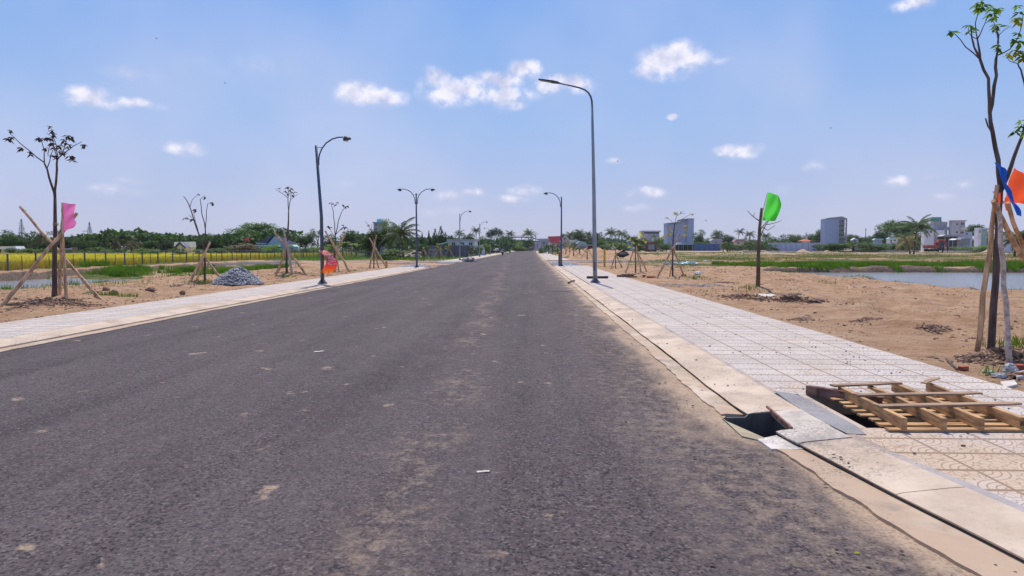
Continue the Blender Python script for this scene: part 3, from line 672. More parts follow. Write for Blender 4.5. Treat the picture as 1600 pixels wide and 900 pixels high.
# sparse tufts on the sand and by the near pond shore
cx = []; cy = []
for tx, ty, n, s in [(7.6, 10.5, 260, .28), (8.0, 9.9, 120, .2), (21.0, 36.5, 520, .8), (22.2, 30.0, 500, .9), (20.2, 41.5, 300, .7), (19.4, 50, 240, .7), (-13.9, 21.6, 160, .22), (-13.3, 21.9, 90, .15), (-14.7, 29.9, 220, .35),
                     (-13.9, 37.9, 120, .3), (8.1, 25.7, 90, .25), (8.3, 35.1, 160, .35), (9.9, 62, 200, .6), (12, 56, 200, .5), (-12.7, 47, 80, .3), (-20.2, 27, 300, 1.2), (-19.8, 31, 300, 1.2), (10.9, 47, 80, .3), (14.2, 33, 60, .25), (5.9, 8.9, 16, .07)]:
    cx += list(rs.normal(tx, s, n)); cy += list(rs.normal(ty, s, n))
cx = np.array(cx); cy = np.array(cy)
blades('sand_tufts', cx, cy, .17, .010, M_GRASS, 'small green tufts scattered on the sand and along the near pond shore', 'grass', 9, .8)
# rice field
XR = np.linspace(-215, -37.6, 120); YR = np.linspace(40, 143, 160); XX, YY = np.meshgrid(XR, YR)
ZZ = .56+.10*(fbm(XX*.5, YY*.5, 4)-.5); ZZ[0] = 0; ZZ[:, -1] = 0; ZZ[-1] = 0
m, nt, p_, o_ = newmat('rice_canopy'); c = coords(nt, True)
f = M2(nt, 'ADD', M2(nt, 'MULTIPLY', noise(nt, c, .12, 4.), .6), M2(nt, 'MULTIPLY', noise(nt, c, 4., 5., .7), .5))
L(nt, mixc(nt, smooth(nt, f, .42, .68), (.44, .36, .02), (.68, .50, .03)), p_.inputs['Base Color']); p_.inputs['Roughness'].default_value = .9; p_.inputs['Specular IOR Level'].default_value = .1
bump(nt, p_, noise(nt, c, 7., 5., .8), .8, .15)
rice = struct(grid_np('rice_field_ground', XX, YY, ZZ, m))
r = np.random.RandomState(3); y = 40+102*r.rand(52000)**1.5; x = -37.4-175*r.rand(52000)**1.6
blades('rice_crop', x, y, .26, .035, M_RICE, 'ripe golden rice standing in the field behind the wire fence', 'rice crop', 10, .5, z=np.full(52000, .55))
x = r.uniform(-38.1, -37.2, 14000); y = 42+100*r.rand(14000)**1.4
blades('rice_edge', x, y, .72, .03, M_RICE, 'golden rice stalks along the near edge of the field at the fence foot', 'rice crop', 11, .3, z=np.full(14000, .05))
# ================================================================== VEGETATION
M_BARK = simple('bark', (.13, .095, .07), .9, var=.4, scale=8, bstr=.6, bdist=.02, stretch=(1, 1, .25))
M_BARKD = simple('bark_dark', (.105, .075, .066), .9, var=.45, scale=14, bstr=.5, bdist=.01, stretch=(1, 1, .2))
M_POLE = simple('stake_wood', (.50, .265, .125), .85, var=.45, scale=10, bstr=.5, bdist=.01, stretch=(1, 1, .2), col2=(.80, .52, .31))
M_POLEP = simple('stake_birch', (.80, .64, .53), .85, var=.15, scale=13, bstr=.5, bdist=.01, col2=(.30, .20, .15))
M_LEAFS = [leafmat('leaf_dark', (.026, .062, .014), (.075, .138, .03)), leafmat('leaf_mid', (.04, .09, .018), (.11, .185, .036)),
           leafmat('leaf_light', (.10, .18, .025), (.20, .28, .05)), leafmat('leaf_blue', (.03, .065, .032), (.07, .125, .05)), leafmat('leaf_brown', (.13, .095, .06), (.21, .165, .095), .2)]
M_PALM = leafmat('palm_leaf', (.035, .070, .016), (.09, .14, .035), .25); M_PALMD = leafmat('palm_dry', (.22, .18, .09), (.36, .30, .16), .25)
M_BAN = leafmat('banana_leaf', (.07, .13, .02), (.15, .23, .045), .4)
def cards(C, size, rng, flat=.5):
    n = len(C); nrm = rng.normal(size=(n, 3)); nrm[:, 2] = np.abs(nrm[:, 2])+flat; nrm /= np.linalg.norm(nrm, axis=1)[:, None]
    t = np.cross(nrm, rng.normal(size=(n, 3))); t /= np.linalg.norm(t, axis=1)[:, None]; b = np.cross(nrm, t)
    s = (size*rng.uniform(.6, 1.3, n))[:, None]; w = s*.55
    return np.stack([C-t*s, C+b*w-nrm*s*.15, C+t*s, C-b*w-nrm*s*.15], 1)
def crown_pts(kind, n, rng):
    """unit crown: radius about .5, height 0..1 (trunk foot at 0)"""
    P = []
    if kind == 'round': lobes = [(rng.uniform(-.26, .26), rng.uniform(-.26, .26), rng.uniform(.35, .78), rng.uniform(.13, .25)) for _ in range(13)]
    elif kind == 'spread': lobes = [(.42*math.cos(a)*q, .42*math.sin(a)*q, .86-.22*q*q+rng.uniform(-.06, .06), rng.uniform(.10, .17)) for a, q in zip(rng.uniform(0, 6.28, 24), np.sqrt(rng.rand(24)))]
    elif kind == 'tall': lobes = [(rng.uniform(-.2, .2)*(1.1-z), rng.uniform(-.2, .2)*(1.1-z), z, rng.uniform(.10, .2)*(1.25-z)) for z in np.linspace(.16, .93, 15)]
    elif kind == 'airy': lobes = [(rng.uniform(-.36, .36), rng.uniform(-.36, .36), rng.uniform(.3, .92), rng.uniform(.06, .14)) for _ in range(22)]
    elif kind == 'bush': lobes = [(rng.uniform(-.34, .34), rng.uniform(-.34, .34), rng.uniform(.12, .7), rng.uniform(.14, .26)) for _ in range(14)]
    lobes = np.array(lobes); w = lobes[:, 3]**2; w /= w.sum(); k = rng.choice(len(lobes), n, p=w)
    d = rng.normal(size=(n, 3)); d /= np.linalg.norm(d, axis=1)[:, None]; r = rng.uniform(.45, 1.08, n)[:, None]
    d[:, 2] *= .85
    C = lobes[k, :3]+d*r*lobes[k, 3][:, None]; C[:, 2] = np.clip(C[:, 2], .02 if kind == 'bush' else .1, 1.05)
    return C, lobes
CAT = {}
def proto(kind, seed, nleaf, size):
    rng = np.random.RandomState(seed); C, lobes = crown_pts(kind, nleaf, rng)
    V = cards(C, size, rng); n = len(V); me = bpy.data.meshes.new('crown')
    me.vertices.add(n*4); me.vertices.foreach_set('co', V.reshape(-1).astype(np.float32)); me.loops.add(n*4); me.loops.foreach_set('vertex_index', np.arange(n*4, dtype=np.int32))
    me.polygons.add(n); me.polygons.foreach_set('loop_start', np.arange(0, n*4, 4, dtype=np.int32)); me.update(calc_edges=True)
    b = MB(); rr = random.Random(seed)
    top = .55 if kind != 'tall' else .85
    b.tube([(0, 0, -.03), (rr.uniform(-.02, .02), 0, top*.4), (rr.uniform(-.04, .04), .01, top)], [.028, .020, .010], 7)
    for l in lobes[:9]:
        z0 = top*rr.uniform(.35, .9); b.tube([(0, 0, z0), ((l[0])*.5, l[1]*.5, (z0+l[2])/2+.03), (l[0], l[1], l[2])], [.012, .008, .003], 5)
    t = bpy.data.meshes.new('trunk'); t.from_pydata(b.v, [], b.f); t.update(); t.materials.append(M_BARK)
    return me, t
for k, sds, nl, sz in [('round', (1, 2, 3, 4), 3000, .026), ('spread', (5, 6), 4200, .020), ('tall', (7, 8, 9), 1900, .026), ('airy', (10, 11, 12), 1500, .024), ('bush', (13, 14, 15), 2200, .034)]:
    CAT[k] = [proto(k, s, nl, sz) for s in sds]
_mc = {}
def tree(name, kind, px, d, toppy, wpx, mat, label, cat='tree', group=None, var=None, zb=None, sy=1.):
    me, tr = CAT[kind][var if var is not None else random.randrange(len(CAT[kind]))]
    key = (me.name, mat)
    if key not in _mc: m2 = me.copy(); m2.materials.append(M_LEAFS[mat]); _mc[key] = m2
    x = P3(px, 388, d).x; z = gz(x, d) if zb is None else zb; h = (P3(px, toppy, d).z-z)*(1.10 if kind != 'tall' else 1.); w = wpx*mpp(d)*(1.12 if kind != 'tall' else 1.7)
    o = thing(name, label, cat, (x, d, z), group, random.uniform(0, 6.28)); o.scale = (w*1.05, w*1.05*sy, h)
    c = bpy.data.objects.new('crown', _mc[key]); COL.objects.link(c); c.parent = o
    if kind != 'bush' or True: t = bpy.data.objects.new('trunk', tr); COL.objects.link(t); t.parent = o
    return o
DK, MD, LT, BL, BR = 0, 1, 2, 3, 4
def palm_mesh(seed, nfr=20, L_=3.4, droop=1., dry=0, asym=0.):
    rr = random.Random(seed); V = []; R_ = MB()
    for i in range(nfr):
        a = 2.4*i+rr.uniform(-.3, .3); el = R(78)-R(95)*(i/nfr)+rr.uniform(-.12, .12); ln = L_*rr.uniform(.85, 1.1)
        p = Vector((0, 0, 0)); dirh = Vector((math.cos(a)+asym, math.sin(a), 0)).normalized(); pts = [p.copy()]; e = el
        K = 14
        for s in range(K):
            p = p+(dirh*math.cos(e)+Vector((0, 0, math.sin(e))))*ln/K; pts.append(p.copy()); e -= .125*droop*(.6+.6*s/K)
        R_.tube(pts[::2]+[pts[-1]], [.05*L_/3.4, .008], 4)
        side = dirh.cross(Vector((0, 0, 1)))
        for s in range(2*K):
            t = .12+.88*s/(2*K); f = t*K; j = min(int(f), K-1); q = pts[j].lerp(pts[j+1], f-j); tg = (pts[j+1]-pts[j]).normalized()
            ll = ln*.24*math.sin(math.pi*min(1, .18+t*.83))**.7
            for sg in (-1, 1):
                dv = (side*sg*.75+tg*.65+Vector((0, 0, -.35-.45*rr.random()))).normalized(); tip = q+dv*ll
                w = tg*.045*L_/3.4; V.append([q-w, q+w, q+dv*ll*.55+w*.8, tip])
    return np.array([[tuple(x) for x in v] for v in V]), R_
PALMS = []
for sd, n, dr, asym in ((1, 22, 1.0, .1), (2, 20, 1.25, .0), (3, 17, .9, .5)):
    V, rb = palm_mesh(sd, n, 1.0, dr, 0, asym); PALMS.append((V, rb))
_pm = {}
def palm(px, d, hubpy, wpx, label, var=0, lean=0., group=None, zb=None, dry=False, basepy=None, name='coconut_palm'):
    x = P3(px, 388, d).x; z = gz(x, d) if zb is None else zb
    h = max(.5, P3(px, hubpy, d).z-z); w = wpx*mpp(d)*.56
    o = thing(name, label, 'palm tree', (x, d, z), group)
    b = MB(); lx = lean*mpp(d); b.tube([(0, 0, -.1), (lx*.15, 0, h*.35), (lx*.55, 0, h*.7), (lx, 0, h)], [.2, .15, .13, .12], 8); b.build('trunk', M_BARK, o)
    key = (var, dry)
    if key not in _pm:
        V, rb = PALMS[var]; q = quads_np('fronds', V, M_PALMD if dry else M_PALM, o); _pm[key] = q.data
    else: q = bpy.data.objects.new('fronds', _pm[key]); COL.objects.link(q); q.parent = o
    q.location = (lx, 0, h); q.scale = (w, w, w); q.rotation_euler.z = random.uniform(0, 6.28) if var != 2 else 0
    r_ = MB(); r_.v = [tuple(v) for v in PALMS[var][1].v]; r_.f = PALMS[var][1].f; r_.m = PALMS[var][1].m
    s = r_.build('frond_stems', M_PALMD, q)
    return o
def _b(): pass
def banana(px, d, toppy, wpx, label):
    x = P3(px, 388, d).x; z = gz(x, d); h = P3(px, toppy, d).z-z; o = thing('banana_plant', label, 'banana plant', (x, d, z), 'banana plants'); rr = random.Random(px)
    b = MB(); b.tube([(0, 0, 0), (.05, 0, h*.35), (0, .05, h*.62)], [.16, .12, .07], 8); b.build('stem', M_LEAFS[2], o)
    b = MB(); w = wpx*mpp(d)*.5
    for i in range(9):
        a = i*2.4+rr.random(); dv = Vector((math.cos(a), math.sin(a), 0)); sd = dv.cross(Vector((0, 0, 1))); pts = []
        for t in np.linspace(0, 1, 6): pts.append(dv*w*t+Vector((0, 0, h*.6+h*.42*math.sin(t*2.3)*(1-.35*t)*rr.uniform(.9, 1.1))))
        vs = []
        for t, p in zip(np.linspace(0, 1, 6), pts): ww = .30*math.sin(math.pi*min(1, .12+.85*t)); vs += [p-sd*ww-Vector((0, 0, ww*.3)), p, p+sd*ww-Vector((0, 0, ww*.3))]
        b.add(vs, [(3*k+j, 3*k+j+1, 3*k+j+4, 3*k+j+3) for k in range(5) for j in (0, 1)])
    b.build('leaves', M_BAN, o); return o
# --- left tree line beyond the rice field
T = tree
T('broadleaf_tree', 'round', 14, 148, 357, 44, DK, 'tall dark leafy tree left of the left pylon, the first at the picture edge', var=0)
T('broadleaf_tree', 'airy', 47, 150, 362, 34, DK, 'open layered tree standing just right of the left pylon', var=0)
T('broadleaf_tree', 'airy', 76, 152, 358, 34, BR, 'brownish thin-leaved tree behind the pink flag stakes', var=1)
T('broadleaf_tree', 'round', 108, 147, 369, 42, DK, 'rounded dark tree between the pink flag and the right pylon', var=1)
T('broadleaf_tree', 'round', 137, 152, 372, 36, DK, 'dark tree at the foot of the right pylon', var=2)
T('creeper_tree', 'tall', 165, 148, 357, 20, MD, 'narrow creeper-covered tree standing highest right of the right pylon', var=0)
T('creeper_tree', 'tall', 181, 150, 367, 20, BR, 'slim pale-leaved tree next to the narrow creeper-covered tree', var=1)
T('broadleaf_tree', 'airy', 205, 154, 373, 30, BR, 'greyish half-bare tree left of the small white-roofed house', var=2)
T('broadleaf_tree', 'round', 232, 156, 376, 34, DK, 'low dark tree midway between the half-bare tree and the white-roofed house', var=3)
T('broadleaf_tree', 'round', 259, 156, 370, 28, BL, 'bluish tree touching the left side of the white-roofed house', var=0)
T('broadleaf_tree', 'round', 292, 176, 366, 32, MD, 'tree rising behind the white-roofed house', var=1)
T('broadleaf_tree', 'round', 326, 158, 365, 46, DK, 'wide dark tree behind the second bare sapling', var=2)
T('broadleaf_tree', 'round', 362, 170, 367, 36, MD, 'middling tree left of the big umbrella-shaped tree', var=3)
T('umbrella_tree', 'spread', 408, 205, 352, 84, MD, 'huge umbrella-shaped tree spreading above the dark blue roof', var=0)
T('thorn_bush', 'bush', 386, 140, 377, 44, BR, 'brown dry thicket left of the dark blue roofed house', 'bush', var=0)
T('broadleaf_tree', 'round', 427, 134, 380, 32, LT, 'yellow-green tree in front of the dark blue roofed house', var=0)
T('broadleaf_tree', 'round', 477, 165, 361, 38, MD, 'tree right of the dark blue roofed house', var=1)
T('broadleaf_tree', 'airy', 497, 168, 359, 34, BL, 'feathery bluish tree behind the near left lamp pole', var=0)
T('broadleaf_tree', 'round', 518, 160, 366, 36, DK, 'dark tree behind the red bowed banner', var=2)
T('casuarina_tree', 'round', 545, 150, 360, 40, DK, 'blue-green dense tree right of the fourth bare sapling', var=3)
T('casuarina_tree', 'tall', 560, 160, 360, 16, BL, 'slender pointed tree left of the dark clump with the water tank', var=2)
T('casuarina_tree', 'tall', 571, 158, 369, 16, BL, 'shorter pointed tree against the dark clump with the water tank', var=1)
T('broadleaf_tree', 'round', 591, 110, 350, 58, DK, 'very dark tree in front of the water tank building', var=1)
T('broadleaf_tree', 'round', 611, 122, 343, 38, LT, 'bright green topped tree behind the big coconut palm', var=2)
T('broadleaf_tree', 'round', 575, 112, 366, 34, DK, 'dark lower tree left of the water tank building', var=3)
for px, d, tp, w, mt, lb in [(150, 138, 384, 34, MD, 'round bush below the right pylon at the field edge'), (176, 136, 387, 30, MD, 'bush below the creeper-covered tree'),
    (221, 120, 386, 24, LT, 'small leafy bush standing in the rice field left of the twin bush'), (243, 122, 387, 20, LT, 'small twin bush nearer the white-roofed house'),
    (277, 112, 385, 26, MD, 'bush in front of the white-roofed house'), (313, 116, 386, 24, MD, 'dark bush right of the white-roofed house'),
    (345, 135, 385, 34, MD, 'low bush at the field edge behind the gravel heap'), (20, 139, 386, 30, DK, 'low bush beside the small pale house at the picture edge'), (60, 139, 386, 44, MD, 'low bush behind the crossed stakes of the near left sapling'), (112, 139, 388, 44, DK, 'low hedge-like bush right of the pink flag pole'),
    (505, 138, 381, 36, LT, 'light green shrub behind the near left lamp pole'), (484, 140, 384, 26, MD, 'shrub beside the small green-roofed outbuilding'), (610, 92, 387, 44, MD, 'broad green shrub at the fence under the coconut palm'), (466, 140, 388, 22, DK, 'dark shrub hiding the base of the green-roofed outbuilding'),
    (407, 138, 387, 30, DK, 'dark low shrub below the dry thicket'), (445, 137, 389, 24, MD, 'low shrub under the gable wall of the blue-roofed house'), (580, 108, 386, 36, MD, 'shrub left of the broad green shrub at the fence')]:
    T('shrub', 'bush', px, d, tp, w, mt, lb, 'bush')
for i, (px, d, tp, w, mt, lb) in enumerate([(700, 132, 381, 30, MD, 'bush in front of the left end of the long white shed'), (738, 140, 381, 26, DK, 'dark bush in front of the right end of the long white shed'), (716, 135, 385, 22, LT, 'pale low bush in front of the middle of the long white shed'), (655, 113, 378, 30, DK, 'dark bush rising behind the left end of the grey sheet wall')]): T('shrub', 'bush', px, d, tp, w, mt, lb, 'bush')
for px, d, tp, w, lb in [(535, 125, 376, 34, 'banana plant with broad pale leaves left of the dark clump'), (556, 122, 379, 34, 'banana plant right in front of the slender pointed tree'), (520, 130, 381, 26, 'small banana plant behind the red bowed banner')]: banana(px, d, tp, w, lb)
palm(630, 104, 367, 72, 'big coconut palm left of the double-armed lamp', 0, -4)
# casuarinas and palms towards the centre
for px, tp, w, lb in [(660, 362, 13, 'pointed casuarina right of the double-armed lamp, lowest of its row'), (670, 359, 13, 'second pointed casuarina right of the double-armed lamp'), (680, 355, 15, 'third casuarina, beside the tallest one'), (689, 351, 18, 'tallest casuarina of the row above the long white shed'), (696, 361, 12, 'last narrow casuarina of the row above the long white shed')]:
    T('casuarina_tree', 'tall', px, 195, tp, w, BL, lb)
T('broadleaf_tree', 'round', 706, 215, 366, 26, DK, 'dark tree left of the third lamp on the left pavement', var=0)
T('broadleaf_tree', 'round', 729, 220, 362, 30, DK, 'bushy tree right of the third lamp on the left pavement', var=1)
T('broadleaf_tree', 'round', 757, 235, 369, 30, MD, 'tree right behind the fourth lamp on the left pavement', var=2)
T('umbrella_tree', 'spread', 773, 245, 357, 24, BL, 'spreading tree at the last double-armed lamp', var=1)
T('broadleaf_tree', 'round', 793, 300, 369, 34, DK, 'dark tree just left of the end of the road', var=3)
T('broadleaf_tree', 'round', 807, 330, 377, 28, LT, 'bright rounded tree at the end of the road', var=0)
T('broadleaf_tree', 'round', 824, 420, 371, 26, DK, 'dark tree closing the end of the road', var=1)
T('broadleaf_tree', 'round', 753, 190, 381, 34, LT, 'olive leafy tree behind the loaded cart', var=2)
T('broadleaf_tree', 'round', 780, 240, 382, 26, MD, 'low tree behind the motorcycle', var=1)
palm(718, 225, 366, 24, 'coconut palm just right of the third lamp on the left pavement', 1)
palm(744, 235, 361, 20, 'tall coconut palm just left of the fourth lamp on the left pavement', 0)
palm(797, 300, 366, 22, 'coconut palm above the dark arched bridge', 1)
palm(826, 380, 366, 26, 'coconut palm left of the utility pole at the road end', 0)
# right tree line
for px, d, tp, w, kd, mt, lb in [(884, 330, 366, 16, 'spread', DK, 'flat-topped tree behind the pink-roofed house'), (905, 300, 362, 44, 'round', DK, 'wide dark tree behind the cream and blue roofs'), (927, 310, 366, 34, 'round', DK, 'dark tree left of the tall single lamp pole'),
    (942, 300, 374, 30, 'round', MD, 'lower tree just right of the tall single lamp pole'), (968, 290, 377, 40, 'bush', LT, 'light green rounded thicket behind the yellow post'), (987, 300, 364, 30, 'round', DK, 'dark tree right of the paired palms'),
    (1004, 310, 370, 26, 'round', MD, 'tree in front of the far grey block with a flat roof'), (1027, 300, 366, 24, 'round', MD, 'tree left of the big grey block'), (1090, 330, 359, 24, 'round', DK, 'dark tree touching the right side of the big grey block'),
    (1118, 340, 361, 28, 'round', BL, 'bluish tree midway between the grey block and the tilted palm'), (1135, 340, 364, 30, 'round', DK, 'dark tree left of the tilted palm'), (1105, 335, 372, 26, 'round', MD, 'low tree right of the big grey block'),
    (1215, 360, 365, 30, 'round', DK, 'dark tree right of the green flag'), (1240, 360, 367, 30, 'round', MD, 'tree left of the small red pavilion'), (1277, 360, 356, 26, 'round', MD, 'tree touching the left side of the narrow grey tower'),
    (1262, 355, 366, 22, 'round', DK, 'dark tree behind the small red pavilion'), (1335, 360, 366, 36, 'round', DK, 'low dark tree right of the narrow grey tower'), (1358, 360, 367, 30, 'round', MD, 'low tree midway between tower and mid-field palm'),
    (1378, 340, 355, 36, 'round', DK, 'dark tree left of the umbrella-shaped tree behind the mid-field palm'), (1418, 330, 346, 80, 'spread', MD, 'large umbrella-shaped tree behind the mid-field palm'), (1412, 320, 356, 60, 'round', MD, 'full round tree below the umbrella-shaped tree on the right'),
    (1550, 300, 362, 44, 'round', DK, 'dark tree behind the white and green block at the right'), (1590, 300, 368, 40, 'round', MD, 'tree at the right picture edge beyond the stakes'), (1525, 300, 354, 36, 'spread', DK, 'flat dark tree behind the leaning stake on the right'),
    (1350, 330, 376, 60, 'bush', MD, 'broad bush right of the narrow grey tower'), (1187, 330, 371, 40, 'round', DK, 'dark tree behind the green flag tree'), (1160, 335, 372, 30, 'round', MD, 'tree below the tilted palm')]:
    T('broadleaf_tree' if kd == 'round' else ('umbrella_tree' if kd == 'spread' else 'shrub'), kd, px, d, tp, w, mt, lb, 'bush' if kd == 'bush' else 'tree')
for px, d, hub, w, v, ln, lb in [(891, 290, 367, 18, 0, 0, 'coconut palm right behind the second right lamp'), (905, 295, 364, 22, 1, 0, 'coconut palm above the cream roof'), (919, 295, 366, 16, 0, 0, 'coconut palm above the blue roof'), (934, 290, 368, 20, 1, 0, 'coconut palm just right of the tall single lamp pole'),
    (955, 280, 365, 28, 0, 0, 'left one of the paired palms behind the yellow post'), (971, 282, 366, 26, 1, 0, 'right one of the paired palms behind the yellow post'), (1152, 330, 363, 20, 2, 3, 'tall tilted palm standing above the skyline right of the big grey block'), (1171, 335, 367, 22, 1, 0, 'palm left of the green flag tree'),
    (1120, 335, 366, 20, 0, 0, 'palm left of the tall tilted palm'), (1196, 325, 370, 22, 0, 0, 'palm right behind the green flag tree'), (1137, 220, 384, 24, 1, 0, 'short palm below the tall tilted palm'), (1130, 225, 385, 18, 0, 0, 'short stout palm beside the blue site fence'), (1172, 215, 383, 24, 1, 0, 'short palm beside the foot of the green flag tree'), (1537, 290, 366, 20, 0, 0, 'palm between the concrete villa and the white and green block'), (1236, 350, 370, 16, 1, 0, 'thin palm left of the pale stupa spire')]:
    palm(px, d, hub, w, lb, v, ln)
palm(1428, 148, 356, 58, 'tall wind-blown coconut palm in the grassland before the excavator', 2, 4)
palm(1422, 149, 378, 44, 'stunted drooping palm leaning at the foot of the wind-blown palm', 1, -5, dry=True)
palm(1586, 120, 376, 60, 'low palm beyond the pond behind the right sapling stakes', 1, 0)
palm(1597, 117, 372, 40, 'low palm at the very right edge beyond the pond', 0, 0)
o = T('hedge', 'bush', 1333, 200, 377, 76, MD, 'dense low green hedge in front of the narrow grey tower', 'hedge', var=1)
T('hedge', 'bush', 1363, 205, 379, 48, DK, 'darker right end of the low hedge in front of the grey tower', 'hedge', var=2)
T('hedge', 'bush', 1545, 190, 382, 70, LT, 'light green low hedge at the foot of the white and green block', 'hedge', var=0)
for i, (px, d, tp, w, mt, lb) in enumerate([(898, 205, 384, 26, MD, 'low bush in front of the cream roof house'), (942, 215, 382, 34, DK, 'low bush right of the tall lamp pole behind the soil heaps'), (1000, 230, 379, 26, MD, 'bush left of the red-framed kiosk'), (1036, 230, 378, 24, MD, 'bush between the kiosk and the big grey block'), (1100, 290, 376, 30, DK, 'bush behind the blue site fence'), (1145, 235, 380, 26, MD, 'bush in front of the rusty pink roof'), (1188, 240, 378, 30, DK, 'bush at the foot of the palms behind the green flag tree'),
    (1212, 300, 372, 40, MD, 'rounded tree mass behind the left end of the grey wall'), (1280, 235, 380, 22, DK, 'dark bush at the right end of the grey wall'), (1305, 225, 378, 30, MD, 'bush hiding the base of the narrow grey tower'), (1396, 225, 377, 34, MD, 'bush left of the wind-blown palm'), (1410, 300, 362, 50, DK, 'dark tree under the right umbrella-shaped tree'), (1445, 290, 362, 30, MD, 'tree between the wind-blown palm and the concrete villa'), (866, 210, 383, 20, LT, 'light bush in front of the pink-roofed house'), (818, 380, 377, 26, DK, 'dark bush under the arched bridge'), (846, 200, 385, 14, MD, 'small bush right of the lilac hoarding')]):
    T('shrub', 'bush', px, d, tp, w, mt, lb, 'bush')
for px, d, tp, w, lb in [(1166, 250, 379, 22, 'shrub in the far field left of the green flag tree'), (1205, 250, 380, 20, 'shrub in the far field right of the green flag tree'), (1303, 240, 382, 16, 'small shrub at the left end of the hedge below the grey tower'), (1440, 260, 376, 40, 'shrub behind the trunk of the wind-blown palm')]:
    T('shrub', 'bush', px, d, tp, w, MD, lb, 'bush')
# continuous far woodland behind everything
def wood(name, x0, x1, y0, y1, h0, h1, n, mat, label, seed):
    r = np.random.RandomState(seed); x = r.uniform(x0, x1, n); y = r.uniform(y0, y1, n)
    hm = h0+(h1-h0)*np.clip((fbm(x*.05, y*.02+seed, 4)-.25)*2, 0, 1.2); z = hm*np.sqrt(r.rand(n))*(.75+.4*fbm(x*.35, y*.2, 3))+.2
    V = cards(np.stack([x, y, z], -1), .62, r, .4)
    return tag(quads_np(name, V, mat, None, 4), label, 'woodland', kind='stuff')
wood('far_woodland', -230, -60, 158, 176, 3.2, 6.8, 22000, M_LEAFS[0], 'far dark belt of trees behind the rice field merging into one mass', 1)
wood('far_woodland', -62, -8, 215, 250, 4, 7.5, 9000, M_LEAFS[3], 'far belt of trees left of the road end merging into one mass', 2)
wood('far_woodland', -14, 60, 425, 450, 5, 8.5, 9000, M_LEAFS[3], 'far belt of trees behind the houses right of the road end', 3)
wood('far_woodland', 58, 340, 395, 425, 5, 9.5, 24000, M_LEAFS[3], 'far belt of trees along the skyline behind the grey blocks', 4)
# ================================================================== SAPLINGS along the pavements
def curl(C, size, rng, per=5):
    """clusters of drooping leaflets"""
    V = []
    for c, s in zip(C, size):
        for _ in range(per):
            a = rng.uniform(0, 6.28); dv = Vector((math.cos(a), math.sin(a), rng.uniform(-1.1, .25))).normalized(); sd = dv.cross(Vector((0, 0, 1))).normalized(); up = sd.cross(dv)
            p = Vector(c); l = s*rng.uniform(.7, 1.3); w = l*.27
            V += [[p, p+dv*l*.5+sd*w-up*w*.5, p+dv*l-Vector((0, 0, l*.25)), p+dv*l*.5+up*w*.12], [p, p+dv*l*.5+up*w*.12, p+dv*l-Vector((0, 0, l*.25)), p+dv*l*.5-sd*w-up*w*.5]]
    return np.array([[tuple(x) for x in q] for q in V])
def sapling(base, d, branches, leaves, lsize, lmat, label, bark=None, name='young_tree', per=5, seed=1, group='young trees planted in the sand strips', foot=True):
    """branches: list of (points in the plane of the tree, radius at start, at end), leaves: cluster points"""
    rng = random.Random(seed); b0 = P3(*base, d); zb = gz(b0.x, d); k = mpp(d)
    o = thing(name, label, 'tree', (b0.x, d, zb), group)
    off = {}
    def w(p, j):
        q = P3(p[0], p[1], d); key = (round(p[0]), round(p[1]))
        if key not in off: off[key] = j
        return Vector((q.x-b0.x, off[key], q.z-zb))
    tb = MB(); bb = MB()
    for i, (pts, r0, r1) in enumerate(branches):
        amp = 0 if i == 0 else rng.uniform(-.5, .5)*len(pts)*k*14
        P = []
        nk = min(off, key=lambda q: (q[0]-pts[0][0])**2+(q[1]-pts[0][1])**2) if off else None
        s0 = off[nk] if nk and (nk[0]-pts[0][0])**2+(nk[1]-pts[0][1])**2 < 160 else 0
        for j, p in enumerate(pts): P.append(w(p, s0+amp*(j/max(1, len(pts)-1))))
        if i == 0: P[0].z = -.15
        # finer, slightly wandering limb
        Q = [P[0]]
        for a, b in zip(P[:-1], P[1:]):
            mid = (a+b)/2+Vector([rng.uniform(-1, 1)*(b-a).length*(.010 if i == 0 else .035) for _ in range(3)]); Q += [mid, b]
        (tb if i == 0 else bb).tube(Q, [r0*k, r1*k], 7 if r0 > 1.2 else 5, jit=.08, rng=rng)
    tb.build('trunk', bark or M_BARKD, o, smooth=True)
    if bb.v: bb.build('branches', bark or M_BARKD, o, smooth=True)
    if leaves:
        cs = []
        for p in leaves:
            key = min(off, key=lambda q: (q[0]-p[0])**2+(q[1]-p[1])**2) if off else None
            q = P3(p[0], p[1], d); cs.append((q.x-b0.x, off[key]+rng.uniform(-3, 3)*k, q.z-zb))
        V = curl(cs, [lsize*k*rng.uniform(.8, 1.25) for _ in cs], rng, per); quads_np('leaves', V, lmat, o)
    return o
